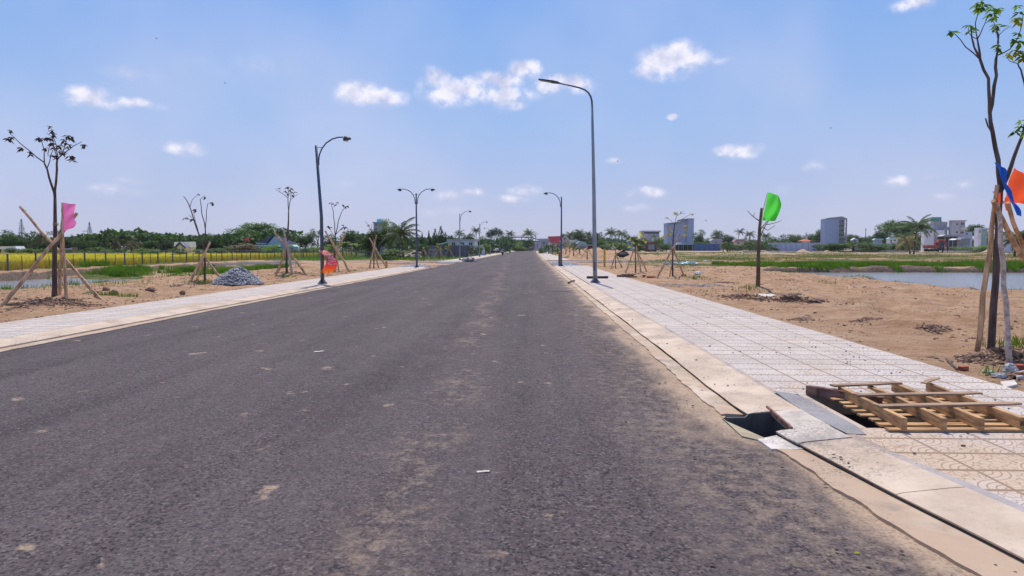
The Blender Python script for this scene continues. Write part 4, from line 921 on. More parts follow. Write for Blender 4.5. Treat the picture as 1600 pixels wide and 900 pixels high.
def stakes(label, d, lst, group='stake supports tied round the young trees', mats=None, tie=None, rr=1.0):
    """lst: (x0,y0,d0 foot, x1,y1,d1 top, radius px)"""
    f = P3(lst[0][0], lst[0][1], lst[0][2]); cx = sum(P3(s[0], s[1], s[2]).x for s in lst)/len(lst); zb = gz(cx, d)
    o = thing('stake_support', label, 'stakes', (cx, d, zb), group)
    rng = random.Random(int(lst[0][0]))
    for i, (x0, y0, d0, x1, y1, d1, r) in enumerate(lst):
        a = P3(x0, y0, d0); a.z = gz(a.x, a.y)-.08; c = P3(x1, y1, d1); b = MB(); pts = []
        for t in np.linspace(0, 1, 9): pts.append(a.lerp(c, t)+Vector([rng.uniform(-1, 1)*r*mpp(d)*.35 for _ in range(3)]))
        kk = mpp(d); b.tube(pts, [r*kk*1.15, r*kk*.8], 8, jit=.14, rng=rng)
        for _ in range(5):   # knots / cut twigs
            t = rng.uniform(.15, .95); p = a.lerp(c, t); dv = Vector((rng.uniform(-1, 1), rng.uniform(-1, 1), .5)).normalized()
            b.tube([p, p+dv*r*kk*1.9], [r*kk*.35, r*kk*.2], 5)
        b.build('stake', (mats or {}).get(i, M_POLE), o, org=(cx, d, zb))
    if tie:
        p = P3(*tie, d); b = MB()
        for q in range(4): b.lathe([(2.6*mpp(d)*rr, -.35*mpp(d)), (2.9*mpp(d)*rr, 0), (2.6*mpp(d)*rr, .35*mpp(d))], (p.x, p.y, p.z+q*mpp(d)*1.1), 10)
        b.build('rope_tie', simple('rope', (.42, .33, .24), .9), o, org=(cx, d, zb))
    return o
M_DEAD = leafmat('dead_leaf', (.055, .035, .032), (.12, .075, .06), .15, scale=6)
M_YLEAF = leafmat('yellow_leaf', (.50, .42, .02), (.62, .56, .05), .4, scale=6)
M_GLEAF = leafmat('green_leaf', (.06, .14, .015), (.24, .34, .03), .45, scale=6)
M_YGLEAF = leafmat('turning_leaf', (.28, .28, .02), (.48, .40, .03), .4, scale=6)
sapling((84, 470), 20.6, [([(84, 470), (85, 420), (86, 370), (86, 309)], 4.3, 2.2), ([(86, 309), (80, 290), (72, 264), (66, 253)], 1.9, 1.2), ([(86, 309), (92, 285), (98, 266), (103, 251)], 2.0, 1.4),
  ([(66, 253), (50, 237), (38, 224), (30, 212)], 1., .4), ([(67, 255), (63, 235), (56, 220), (48, 211)], .9, .4), ([(72, 262), (72, 240), (72, 228)], .8, .5), ([(67, 240), (70, 226), (75, 214)], .6, .3),
  ([(103, 251), (112, 240), (122, 229), (131, 222)], 1., .4), ([(103, 251), (100, 236), (98, 218), (91, 212)], .8, .3), ([(104, 248), (107, 230), (105, 206)], .8, .3), ([(108, 240), (113, 226), (118, 214)], .7, .3), ([(98, 220), (102, 207)], .4, .3),
  ([(89, 372), (94, 350), (97, 336)], 1.2, .7), ([(91, 358), (92, 335), (92, 322)], .6, .4)],
  [(30, 208), (33, 207), (27, 219), (32, 217), (38, 231), (40, 232), (48, 212), (51, 213), (48, 238), (50, 240), (73, 221), (80, 224), (78, 228), (83, 233), (86, 234), (74, 215), (91, 219), (95, 219), (97, 227), (97, 233), (108, 215), (110, 220), (112, 225), (120, 216), (117, 214), (123, 218), (116, 228), (130, 226), (133, 228), (122, 248), (124, 245), (103, 250), (99, 246), (117, 245), (108, 240), (105, 204), (114, 231), (93, 245), (121, 252), (107, 210)], 7.2, M_DEAD,
  'tallest bare young tree on the left, forked, with curled dead leaves, beside the pink flag', per=5, seed=2)
stakes('three crossed wooden stakes round the tall bare tree beside the pink flag', 20.6, [(0, 478, 18.9, 121, 333, 20.4, 2.6), (161, 470, 20.6, 32, 323, 21.2, 2.6), (92, 462, 21.3, 98, 335, 20.7, 2.6)], tie=(87, 352), rr=1.5)
sapling((320, 443), 30.5, [([(320, 443), (320, 420), (320, 392)], 1.9, 1.4), ([(320, 392), (312, 368), (304, 344), (296, 318), (289, 307)], 1.3, .5), ([(298, 325), (301, 312), (310, 302)], .5, .3), ([(310, 360), (305, 340), (304, 330)], .6, .3), ([(320, 392), (322, 365), (317, 335), (315, 312), (323, 307)], 1.1, .3), ([(321, 368), (323, 340), (325, 318), (332, 316)], .7, .3), ([(301, 340), (297, 336)], .4, .3)],
  [(296, 340), (300, 342), (293, 341), (303, 343), (309, 327), (331, 316), (333, 318), (310, 303), (323, 308)], 5, M_DEAD, 'bare young tree with two spread stems left of the gravel heap', seed=3)
stakes('four crossed stakes round the two-stemmed bare tree left of the gravel heap', 30.5, [(294, 448, 29.6, 329, 378, 30.5, 2.0), (305, 444, 31.0, 320, 400, 30.6, 1.6), (352, 442, 30.2, 314, 392, 30.5, 1.8), (296, 447, 29.9, 316, 404, 30.4, 1.2)], tie=(319, 396))
sapling((448, 431), 39, [([(448, 431), (448, 395), (450, 360), (451, 330)], 2.0, .9), ([(451, 330), (449, 315), (448, 309)], .8, .6), ([(448, 309), (440, 302), (429, 295)], .6, .3), ([(451, 330), (456, 317), (461, 306), (463, 295)], .7, .3), ([(448, 309), (452, 300), (453, 294)], .5, .3), ([(436, 299), (434, 293)], .3, .3), ([(458, 312), (465, 303)], .3, .3)],
  [(452, 297), (457, 300), (460, 295), (463, 306), (445, 298), (450, 303), (464, 296), (434, 293), (454, 293), (461, 300)], 4.3, M_DEAD, 'slim bare young tree with a flat twiggy top in front of the dark blue roof', seed=4)
stakes('four crossed stakes, one pale, round the slim bare tree by the dark blue roof', 39, [(430, 432, 38.4, 447, 385, 39, 1.5), (457, 430, 38.6, 443, 357, 39, 1.9), (482, 425, 39.6, 428, 362, 39.2, 1.7), (433, 426, 40, 450, 378, 39.2, 1.2)], mats={1: M_POLEP}, tie=(448, 384))
sapling((523, 424), 47, [([(523, 424), (523, 395), (524, 372)], 1.5, 1.), ([(524, 372), (524, 350), (523, 330), (521, 319)], .8, .4), ([(524, 368), (528, 345), (533, 330), (539, 322)], .8, .4), ([(524, 372), (519, 362), (516, 355)], .5, .3), ([(525, 366), (532, 358), (536, 353)], .5, .3)],
  [(519, 317), (523, 319), (530, 317), (528, 320), (538, 322), (542, 321), (534, 319), (516, 353), (518, 355), (535, 351), (538, 354), (532, 357)], 4.5, M_DEAD, 'bare young tree just right of the near left lamp, behind the banner', seed=5)
stakes('crossed stakes round the bare tree behind the red banner', 47, [(548, 424, 46.6, 508, 361, 47, 1.7), (506, 410, 48.5, 540, 366, 47.2, 1.4), (530, 424, 46.5, 523, 385, 47, 1.1)], tie=(524, 386))
sapling((584, 418), 55, [([(584, 418), (584, 395), (583, 372)], 1.1, .8), ([(583, 372), (580, 358), (573, 346)], .6, .3), ([(583, 370), (583, 358), (586, 350)], .5, .3)], [(577, 352), (583, 352)], 3, M_DEAD, 'short bare young tree before the very dark clump, left of the double lamp', seed=6)
stakes('crossed stakes round the short bare tree left of the double lamp', 55, [(577, 418, 54.5, 588, 367, 55, 1.4), (605, 417, 54.6, 577, 371, 55, 1.2), (592, 418, 56, 583, 385, 55, 1.)], tie=(584, 385))
# right side
sapling((1548, 555), 10.1, [([(1548, 556), (1552.5, 480), (1557, 400), (1560.5, 335), (1563, 288)], 5.7, 3.9), ([(1563, 288), (1561, 250), (1554, 205), (1551, 175)], 3.9, 2.6), ([(1551, 175), (1545, 158), (1538, 125), (1520, 98)], 2.6, 1.9),
  ([(1520, 98), (1505, 82), (1495, 68), (1489, 62)], 1.6, .8), ([(1520, 98), (1503, 76), (1489, 50)], 1.1, .5), ([(1520, 98), (1522, 80), (1523, 63)], 1.8, 1.2), ([(1523, 63), (1513, 42), (1512, 20)], .9, .5), ([(1523, 63), (1538, 42), (1552, 20)], 1.0, .5), ([(1523, 63), (1508, 61), (1498, 59), (1492, 52)], .7, .4),
  ([(1551, 175), (1558, 148), (1565, 115), (1566, 88)], 2.6, 2.2), ([(1566, 88), (1575, 70), (1583, 45), (1586, 28)], 1.8, .7), ([(1577, 60), (1572, 40), (1566, 26)], .8, .4), ([(1570, 82), (1585, 74), (1596, 55), (1600, 22)], 1.1, .5), ([(1583, 45), (1592, 36), (1602, 30)], .6, .4),
  ([(1554, 208), (1546, 196), (1542, 184)], 1.5, 1.), ([(1563, 300), (1575, 275), (1586, 246), (1600, 212), (1612, 170)], 3.6, 1.8), ([(1598, 215), (1597, 208)], .8, .5), ([(1612, 170), (1604, 130), (1597, 108), (1591, 99)], 1.6, .9), ([(1591, 99), (1583, 94), (1581, 86)], .6, .4), ([(1612, 170), (1622, 120), (1618, 60)], 1.6, .6)],
  [(1509, 14), (1514, 12), (1506, 17), (1519, 18), (1523, 17), (1512, 22), (1488, 48), (1493, 49), (1502, 51), (1505, 53), (1553, 10), (1558, 8), (1564, 14), (1569, 18), (1560, 18), (1556, 16), (1577, 4), (1581, 3), (1585, 24), (1590, 28), (1582, 32), (1594, 18), (1597, 25), (1590, 8), (1575, 62), (1573, 66), (1578, 68), (1590, 58), (1597, 65), (1600, 60), (1594, 50), (1599, 85), (1586, 200), (1592, 196), (1582, 207), (1597, 205), (1602, 198), (1589, 190), (1578, 206), (1598, 90)], 9.5, M_GLEAF,
  'largest young tree, in the right foreground with green tip leaves, beside the orange flag', per=5, seed=9)
rt = [o for o in bpy.data.objects if o.get('label', '').startswith('largest young tree')][0]
rng = random.Random(4); cs = [tuple(P3(x, y, 10.1)-Vector(rt.location)) for x, y in [(1587, 80), (1590, 84), (1582, 78), (1597, 92), (1577, 84), (1600, 82), (1585, 28), (1592, 33)]]
q = quads_np('turning_leaves', curl(cs, [.10]*len(cs), rng, 5), M_YGLEAF, rt); q['label'] = 'leaves turning yellow'
stakes('big rough stakes tied round the foreground tree by the orange flag', 10.1, [(1525, 545, 10.2, 1559, 289, 10.1, 3.9), (1578, 572, 9.6, 1560, 318, 10.0, 3.6), (1690, 500, 11.2, 1550, 314, 9.92, 4.3), (1660, 440, 11.6, 1574, 316, 10.25, 4.0)], mats={1: M_POLEP}, tie=(1561, 318), rr=2.3)
sapling((1184, 452), 26.3, [([(1184, 453), (1185, 405), (1187, 355), (1190, 325)], 3.4, 2.0), ([(1188, 346), (1180, 338), (1174, 328)], 1.0, .4), ([(1180, 338), (1182, 332)], .5, .3), ([(1189, 358), (1197, 347), (1202, 345)], .8, .5), ([(1197, 351), (1207, 349), (1216, 345)], .6, .3), ([(1192, 355), (1199, 360), (1211, 352)], .7, .3), ([(1189, 368), (1194, 352), (1196, 346)], .9, .5)],
  [], 3, M_DEAD, 'thick-stemmed pruned tree carrying the green flag', bark=M_BARK, seed=10)
yl = lambda pts: pts
sapling((1051, 435), 35.7, [([(1051, 436), (1051, 400), (1052, 370), (1054, 352)], 1.5, .7), ([(1054, 352), (1050, 345), (1045, 339)], .4, .2), ([(1054, 352), (1056, 338), (1057, 332)], .5, .3), ([(1056, 338), (1062, 334), (1067, 335)], .3, .2), ([(1054, 350), (1068, 340), (1077, 335)], .4, .2), ([(1052, 372), (1062, 356), (1070, 352)], .4, .2), ([(1052, 380), (1048, 366)], .3, .2), ([(1052, 385), (1066, 372)], .3, .2), ([(1052, 370), (1040, 352)], .3, .2)],
  [(1052, 332), (1055, 334), (1063, 331), (1077, 335), (1045, 339), (1046, 355), (1076, 351), (1073, 350), (1064, 355), (1076, 356), (1049, 364), (1052, 361), (1046, 365), (1070, 366), (1068, 368), (1037, 371), (1039, 368)], 4.2, M_YLEAF, 'thin young tree with yellow leaves in front of the big grey block', seed=11)
stakes('stakes round the yellow-leaved tree in front of the big grey block', 35.7, [(1025, 437, 35.4, 1062, 367, 35.7, 1.4), (1070, 433, 36.2, 1052, 388, 35.8, 1.3), (1046, 431, 36.8, 1052, 400, 35.9, 1.)], tie=(1052, 390))
sapling((993, 426), 45, [([(993, 427), (993, 400), (993, 378)], 1.2, .5), ([(993, 385), (999, 374), (1003, 368)], .4, .2), ([(993, 385), (987, 378), (984, 372)], .4, .2), ([(993, 378), (994, 368)], .3, .2)],
  [(996, 366), (1001, 368), (1005, 374), (986, 372), (990, 378), (999, 381), (994, 372), (984, 384), (1008, 377), (1000, 363)], 3.8, M_YLEAF, 'yellow-leaved young tree left of the one before the grey block', seed=12)
stakes('stakes round the second yellow-leaved tree', 45, [(977, 425, 44.8, 991, 388, 45, 1.2), (1002, 427, 44.6, 994, 385, 45, 1.1), (1012, 428, 45.6, 995, 392, 45, 1.)], tie=(993, 396))
sapling((962, 420), 54, [([(962, 420), (962, 400), (961, 383)], .9, .4), ([(961, 392), (966, 384)], .3, .2)], [(958, 382), (965, 384), (961, 386)], 3, M_YLEAF, 'small sparse tree right of the yellow post', seed=13)
stakes('stakes round the small sparse tree right of the yellow post', 54, [(954, 419, 53.8, 963, 394, 54, .9), (972, 420, 54.2, 961, 394, 54, .9)])
# distant saplings beyond the crossing
def far_sapling(px, d, top, lab, leafy, seed):
    by = 387.5+FPX*1.6/d; s = (by-top); L_ = []
    rr = random.Random(seed)
    if leafy: L_ = [(px+rr.uniform(-.3, .3)*s*.7, top+rr.uniform(0, .4)*s) for _ in range(14)]
    sapling((px, by), d, [([(px, by), (px+.4, by-s*.5), (px, top+s*.2)], .9, .5), ([(px, by-s*.55), (px-s*.2, top+s*.12)], .4, .2), ([(px, by-s*.6), (px+s*.2, top+s*.05)], .4, .2)], L_, 2.6, leafy or M_DEAD, lab, seed=seed, per=4, group='small trees beyond the crossing')
    st = thing('stake_support', lab.replace('young tree', 'stakes of the young tree'), 'stakes', (P3(px, 388, d).x, d, gz(P3(px, 388, d).x, d)), 'far stake supports')
    for dx in (-5, 5, 1):
        b = MB(); k = 1.15/5; b.tube([(dx*k*.8, (-.5 if dx != 1 else .8), 0), (-dx*k*.12, 0, 1.7)], .045, 5); b.build('stake', M_POLE, st)
for px, d, top, lab, lf, sd in [(905, 100, 383, 'leafless young tree nearest to the right of the second right lamp', None, 1), (896, 112, 381, 'green-leaved young tree in front of the cream roof', M_LEAFS[2], 2), (890, 125, 379, 'young tree with yellow-green leaves just right of the second right lamp', M_YGLEAF, 3),
    (884, 138, 378, 'leafy young tree below the gable of the pink-roofed house', M_LEAFS[2], 4), (871, 150, 377, 'brown-leaved young tree left of the second right lamp', M_LEAFS[4], 5), (863, 165, 379, 'leafy young tree in front of the pink roof', M_LEAFS[1], 6), (857, 182, 382, 'young tree at the left corner of the pink roof', M_LEAFS[1], 7), (853, 200, 384, 'young tree farthest along the right pavement', M_LEAFS[2], 8),
    (917, 96, 388, 'thin young tree left of the tall single lamp pole', None, 9),
    (662, 88, 388, 'thin leafless young tree right of the double lamp', None, 10), (686, 97, 380, 'yellowish young tree in front of the grey wall', M_YGLEAF, 11), (702, 106, 381, 'young tree left of the third left lamp, before the grey wall', M_YGLEAF, 12), (728, 122, 381, 'leafy young tree just right of the third left lamp', M_LEAFS[1], 13), (736, 135, 383, 'dark leafy young tree right of the third left lamp', M_LEAFS[0], 14), (758, 150, 381, 'young tree right of the fourth left lamp', M_LEAFS[2], 15), (764, 170, 383, 'young tree behind the loaded cart', M_LEAFS[1], 16)]:
    far_sapling(px, d, top, lab, lf, sd)
# ================================================================== STREET LAMPS
M_GALV = simple('galvanised_steel', (.27, .30, .33), .45, .55, var=.18, scale=5, bstr=.05, stretch=(1, 1, .3))
M_GALVD = simple('painted_steel_dark', (.085, .11, .15), .5, .2, var=.2, scale=6, bstr=.03)
M_HEAD = simple('lamp_housing', (.045, .055, .075), .45, .3, var=.2, bstr=0)
M_LENS = simple('lamp_lens', (.45, .47, .48), .2, bstr=0)
M_BOLT = simple('bolt_steel', (.2, .19, .18), .5, .6, bstr=0)
def foot(o, r, plate, m=M_GALV):
    b = MB(); b.box((0, 0, .012), (plate, plate, .024)); b.build('base_plate', m, o, bevel=.004)
    b = MB()
    for k in range(4):
        a = k*math.pi/2+math.pi/4; c = Vector((math.cos(a), math.sin(a), 0))
        n = Vector((-c.y, c.x, 0))*.006
        p = [c*r*.9+Vector((0, 0, .024)), c*plate*.62+Vector((0, 0, .024)), c*r*.9+Vector((0, 0, .22))]
        b.add([q-n for q in p]+[q+n for q in p], [(0, 1, 2), (5, 4, 3), (0, 3, 4, 1), (1, 4, 5, 2), (2, 5, 3, 0)])
    b.build('gusset', m, o)
    for sx_, sy_ in ((1, 1), (1, -1), (-1, 1), (-1, -1)):
        b = MB(); b.tube([(sx_*plate*.4, sy_*plate*.4, .02), (sx_*plate*.4, sy_*plate*.4, .075)], .014, 6); b.build('anchor_bolt', M_BOLT, o)
def curved_lamp(px, d, arms, label, lean=0., dark=False, name='street_lamp', group='curved-arm street lamps', xoff=None):
    x = P3(px, 388, d).x if xoff is None else xoff
    o = thing(name, label, 'street lamp', (x, d, HK), group)
    m = M_GALVD if dark else M_GALV
    b = MB(); b.tube([(0, 0, 0), (0, 0, 3), (lean, 0, 6.12)], [.085, .072, .055], 14); b.build('pole', m, o, smooth=True)
    if d < 130: foot(o, .085, .36)
    for s in arms:
        b = MB(); P = [(.10, 5.25), (.10, 5.45), (.13, 5.70), (.25, 5.98), (.44, 6.22), (.72, 6.40), (1.0, 6.475), (1.2, 6.48)]
        b.tube([(lean*.95+s*px_, 0, z) for px_, z in P], [.032]*8, 8); a = b.build('arm', m, o, smooth=True)
        b = MB(); b.beam((lean, 0, 6.03), (lean+s*.28, 0, 6.03), .02, .02); b.beam((lean, 0, 5.3), (lean+s*.10, 0, 5.3), .05, .12); b.build('bracket', m, o)
        # bell shaped head: short neck, flared shade with a pointed nose
        b = MB(); cx = lean+s*1.2; n = 12; rings = [(-.02, .03, .03, .05), (.03, .075, .07, .03), (.08, .12, .115, -.02), (.13, .15, .15, -.09), (.16, .14, .145, -.13)]
        vs = []
        for t, rx, ry, z in rings:
            for j in range(n):
                q = 2*math.pi*j/n; ex = math.cos(q)*rx; ex = ex*(1.75 if ex > 0 else .75); zz = z-(.0 if ex > 0 else .03)*(t > .1)
                vs.append((cx+s*(.12+ex), math.sin(q)*ry, 6.48+zz+(.10*max(0, ex) if t > .1 else 0)))
        k = len(rings); b.add(vs, [(i*n+j, i*n+(j+1) % n, (i+1)*n+(j+1) % n, (i+1)*n+j) for i in range(k-1) for j in range(n)]+[tuple(range(n)), tuple((k-1)*n+j for j in range(n))])
        hd = b.build('lamp_head', M_HEAD, o, smooth=False)
        b = MB(); b.lathe([(.085, -.03), (.09, 0), (.05, .02)], (cx+s*.16, 0, 6.325), 12); b.build('lens', M_LENS, hd)
    return o
lp1 = curved_lamp(503, 30, (1,), 'nearest lamp on the left pavement, single curved arm, red banner tied low on it', lean=-.19, dark=True)
curved_lamp(651, 56.3, (1, -1), 'lamp with two curved arms on the left pavement before the gravel crossing', dark=True)
curved_lamp(718.6, 90, (1,), 'single-arm lamp on the left pavement just beyond the crossing')
curved_lamp(749.3, 127, (1,), 'fourth lamp along the left pavement, single arm, behind the rubble heap')
curved_lamp(766, 165, (1, -1), 'small far lamp with two curved arms at the farthest left')
curved_lamp(781, 215, (1,), 'tiny last lamp of the left row before the road end')
curved_lamp(877, 60.5, (-1,), 'single curved-arm lamp at the end of the near right pavement', dark=True)
# dark wrap at the foot of the right lamp
x = P3(872.5, 388, 60.5).x; rl = [o for o in bpy.data.objects if o.get('label', '').startswith('single curved-arm lamp')][0]
b = MB(); b.box((-.17, .05, .62), (.16, .14, 1.24)); b.build('cable_box', simple('cable_box_brown', (.13, .09, .08), .7), rl, bevel=.01)
# tall lamp on the right
T0 = P3(930, 441, 31.4); T0.z = HK; o = thing('street_lamp', 'tall lamp with a flat slanting head on the right pavement, the highest lamp', 'street lamp', T0)
def tl(px, py): q = P3(px, py, 31.4); return (q.x-T0.x, 0, q.z-T0.z)
b = MB(); pp = [tl(930, 441), tl(929, 380), tl(928, 300), tl(926.6, 230), tl(925, 162)]; pp[0] = (0, 0, 0)
b.tube(pp, [.105, .095, .082, .068, .052], 14); b.build('pole', M_GALV, o, smooth=True)
b = MB(); b.tube([tl(925.1, 170), tl(924.8, 158), tl(923, 151), tl(919.5, 145), tl(914, 140.5), tl(905, 137), tl(890, 133.5), tl(873, 129.8)], [.045, .045, .042, .04, .038, .036, .034, .032], 10); b.build('arm', M_GALVD, o, smooth=True)
b = MB(); a0 = Vector(tl(875, 130)); a1 = Vector(tl(841, 124)); dr = (a1-a0); up = Vector((0, 0, 1))
prof = [(0, .035, .05), (.10, .09, .07), (.35, .15, .075), (.8, .15, .05), (.97, .11, .03), (1, .05, .015)]
vs = []
for t, wy, hz in prof:
    c = a0+dr*t
    for yy, zz in ((-wy, -hz*.45), (wy, -hz*.45), (wy*.8, hz*.6), (-wy*.8, hz*.6)): vs.append(c+Vector((0, yy, zz)))
b.add(vs, [(i*4+j, i*4+(j+1) % 4, i*4+4+(j+1) % 4, i*4+4+j) for i in range(5) for j in range(4)]+[(3, 2, 1, 0), (20, 21, 22, 23)])
hd = b.build('lamp_head', M_HEAD, o)
b = MB()
for k in range(7): c = a0+dr*(.12+.045*k); b.box((c.x, 0, c.z+.055), (.012, .2, .04))
b.build('cooling_fins', M_HEAD, hd)
b = MB(); c = a0+dr*.65; b.box((c.x, 0, c.z-.037), (.5, .2, .012), rot=Matrix.Rotation(-math.atan2(dr.z, -dr.x)*-1, 3, 'Y')); b.build('lens', M_LENS, hd)
foot(o, .105, .46)
b = MB(); b.beam((-.04, -.11, .55), (-.04, -.11, .95), .09, .012, up=(0, 1, 0)); b.build('hatch', M_GALVD, o)
# square tube lying behind it
a = P3(917, 434, 35.6); c = P3(950, 434, 35.9); b = MB(); a.z = c.z = HK+.065; b.beam(a, c, .12, .12)
tag(b.build('steel_beam', simple('dark_steel', (.035, .032, .032), .7, var=.4), org=(a+c)/2, bevel=.01), 'dark square steel beam lying across the tiles behind the tall lamp', 'beam')
b = MB(); a = G(888, 442, .05); c = G(898, 438.5, .09); b.tube([a, (a+c)/2+Vector((0, 0, .03)), c], [.05, .045, .03], 6); tag(b.build('wood_stick', M_BARKD, org=a), 'short dark stick lying across the right gutter left of the tall lamp', 'stick')
# ================================================================== FLAGS
def cloth(name, px_grid, d, mat, label, cat='flag', amp=.05, waves=2.0, n=(14, 18), ph=0., parent=None, group=None, dd=(0, 0), cross=.3):
    """px_grid: rows of control points [[(x,y)...]...] in the plane of the pole; real cloth with ripples in depth"""
    rows = len(px_grid); cols_ = len(px_grid[0]); V = []
    def cp(i, j): x, y = px_grid[i][j]; return P3(x, y, d)
    for a in np.linspace(0, rows-1, n[0]):
        for t in np.linspace(0, cols_-1, n[1]):
            i = min(int(a), rows-2); j = min(int(t), cols_-2); fa, ft = a-i, t-j
            p = (cp(i, j)*(1-fa)*(1-ft)+cp(i, j+1)*(1-fa)*ft+cp(i+1, j)*fa*(1-ft)+cp(i+1, j+1)*fa*ft)
            s = t/(cols_-1); w = a/(rows-1)
            p.y += amp*s*math.sin(2*math.pi*(waves*s+cross*w)+ph)+amp*.5*math.sin(7*w+3*s)*s+dd[0]*s+dd[1]*w
            p.z += amp*.25*math.sin(9*s+4*w)*s
            V.append(tuple(p))
    F = [(i*n[1]+j, i*n[1]+j+1, (i+1)*n[1]+j+1, (i+1)*n[1]+j) for i in range(n[0]-1) for j in range(n[1]-1)]
    org = V[0]
    if parent: o = mk(name, V, F, mat, parent, parent.location, True)
    else: o = mk(name, V, F, mat, None, org, True)
    return o
# pink flag on its own thin pole
f0 = P3(104, 476, 19.7); f0.z = gz(f0.x, f0.y); o = thing('flag', 'pink flag on a thin wooden pole beside the tall bare tree', 'flag', f0, 'coloured flags')
b = MB(); pp = [Vector(f0)-Vector((0, 0, .05))]+[P3(x, y, 19.7+.1*i) for i, (x, y) in enumerate([(102, 440), (100, 400), (98, 360), (97, 318)])]
b.tube(pp, [.045, .045, .038, .03, .022], 7, jit=.12); b.build('pole', M_POLE, o, org=f0)
M_PINK = clothmat('pink_cloth', (.78, .20, .48)); M_GREENF = clothmat('green_cloth', (.12, .80, .08)); M_ORANGE = clothmat('orange_cloth', (.95, .115, .03)); M_BLUE = clothmat('blue_cloth', (.01, .13, .62), .25); M_REDC = clothmat('red_cloth', (.70, .03, .03), .3)
cloth('cloth', [[(96, 316), (106, 318), (116, 319)], [(97, 328), (105, 329), (111, 331)], [(98, 338), (104, 338), (111, 337)], [(98, 348), (106, 347), (114, 346)], [(99, 361), (107, 358), (113, 352)]], 20.0, M_PINK, '', amp=.045, waves=.8, n=(22, 14), parent=o, dd=(.12, 0), cross=1.6)
# green flag
gp = P3(1194, 346, 26.1); o = thing('flag', 'bright green flag tied to the top of the pruned tree', 'flag', P3(1190, 346, 26.0), 'coloured flags')
b = MB(); b.tube([P3(1189, 356, 26.05), P3(1192, 330, 26.05), P3(1199, 301, 26.05)], [.014, .012, .010], 6); b.build('pole', M_POLE, o, org=o.location)
cloth('cloth', [[(1200, 300.5), (1209, 302), (1217, 304), (1223, 308)], [(1197, 315), (1207, 316), (1216, 317), (1222.5, 318)], [(1194, 330), (1204, 331), (1213, 332), (1219, 333)], [(1191, 344), (1201, 345.5), (1209, 345), (1215, 342)]], 26.05, M_GREENF, '', amp=.15, waves=1.3, n=(16, 20), parent=o, dd=(.2, 0), cross=.7)
# orange flag and blue cloth on the foreground tree
o = thing('flag', 'orange red flag stretched behind the foreground young tree at the right edge', 'flag', P3(1576, 320, 10.3), 'coloured flags')
cloth('cloth', [[(1585, 262), (1594, 266), (1606, 270), (1624, 272), (1650, 268)], [(1576, 282), (1590, 285), (1606, 288), (1624, 290), (1648, 288)], [(1573, 300), (1588, 303), (1604, 304), (1622, 306), (1646, 306)], [(1571, 312), (1584, 318), (1600, 317), (1620, 318), (1644, 322)]], 10.35, M_ORANGE, '', amp=.06, waves=1.6, n=(18, 26), parent=o, dd=(.15, 0))
cloth('torn_corner', [[(1570, 308), (1575, 310)], [(1569, 318), (1577, 320)], [(1572, 330), (1574, 328)]], 10.3, M_ORANGE, '', amp=.01, waves=1, n=(6, 4), parent=o)
cloth('torn_corner', [[(1560, 303), (1563, 300)], [(1559, 315), (1564, 316)], [(1560, 325), (1563, 325)]], 9.98, M_ORANGE, '', amp=.01, waves=1, n=(6, 4), parent=o)
bl = cloth('cloth_strip', [[(1553, 253), (1560, 256)], [(1560, 264), (1569, 262)], [(1564, 278), (1571, 276)], [(1568, 292), (1576, 290)], [(1576, 308), (1583, 306)], [(1583, 322), (1590, 320)], [(1589, 336), (1595, 338)]], 10.0, M_BLUE, '', amp=.035, waves=1, n=(30, 8), cross=3.)
tag(bl, 'blue cloth strip knotted round the forks of the foreground tree', 'cloth')
# red bowed banner on the near left lamp
m, nt, p_, o_ = newmat('banner_print'); uvn = N(nt, 'ShaderNodeUVMap'); su = N(nt, 'ShaderNodeSeparateXYZ'); L(nt, uvn.outputs[0], su.inputs[0])
cr = N(nt, 'ShaderNodeValToRGB'); L(nt, su.outputs[1], cr.inputs[0]); cr.color_ramp.interpolation = 'LINEAR'
for k, (p, q) in enumerate([(0, (.75, .38, .32)), (.16, (.75, .16, .13)), (.24, (.72, .035, .045)), (.68, (.74, .03, .06)), (.82, (.78, .09, .02)), (1, (.82, .20, .02))]):
    e = cr.color_ramp.elements[k] if k < 2 else cr.color_ramp.elements.new(p); e.position = p; e.color = (*q, 1)
bn = noise(nt, uvn.outputs[0], 4.5, 3., .6, (1.2, 2.2, 1))
bc = mixc(nt, smooth(nt, bn, .62, .68), cr.outputs[0], (.88, .50, .05)); L(nt, bc, p_.inputs['Base Color']); p_.inputs['Roughness'].default_value = .5
t_ = N(nt, 'ShaderNodeBsdfTranslucent'); L(nt, bc, t_.inputs[0]); mx_ = N(nt, 'ShaderNodeMixShader'); mx_.inputs[0].default_value = .35
L(nt, p_.outputs[0], mx_.inputs[1]); L(nt, t_.outputs[0], mx_.inputs[2]); L(nt, mx_.outputs[0], o_.inputs[0]); M_BAN2 = m
Lf = [(498, 391.5), (504, 396), (511, 400), (513.5, 406), (511.5, 413), (506, 420), (499.5, 426.5)]; Rt = [(502, 390.5), (511, 392), (519, 397), (526, 404), (528, 411), (525.5, 420), (516, 427)]
def bpt(v_, u_):
    a = v_*6; i = min(int(a), 5); f = a-i
    l = Vector(Lf[i]).lerp(Vector(Lf[i+1]), f); r_ = Vector(Rt[i]).lerp(Vector(Rt[i+1]), f); q = l.lerp(r_, u_)
    p = P3(q.x, q.y, 29.85); p.y += -.28*math.sin(math.pi*v_)+.16*u_; return p
NV, NU = 26, 9; V = [tuple(bpt(i/(NV-1), j/(NU-1))) for i in range(NV) for j in range(NU)]; F = [(i*NU+j, i*NU+j+1, (i+1)*NU+j+1, (i+1)*NU+j) for i in range(NV-1) for j in range(NU-1)]
bo = mk('banner', V, F, M_BAN2, None, V[0], True); uvl = bo.data.uv_layers.new(name='UVMap')
for lp in bo.data.loops: i = lp.vertex_index; uvl.data[lp.index].uv = ((i % NU)/(NU-1), (i//NU)/(NV-1))
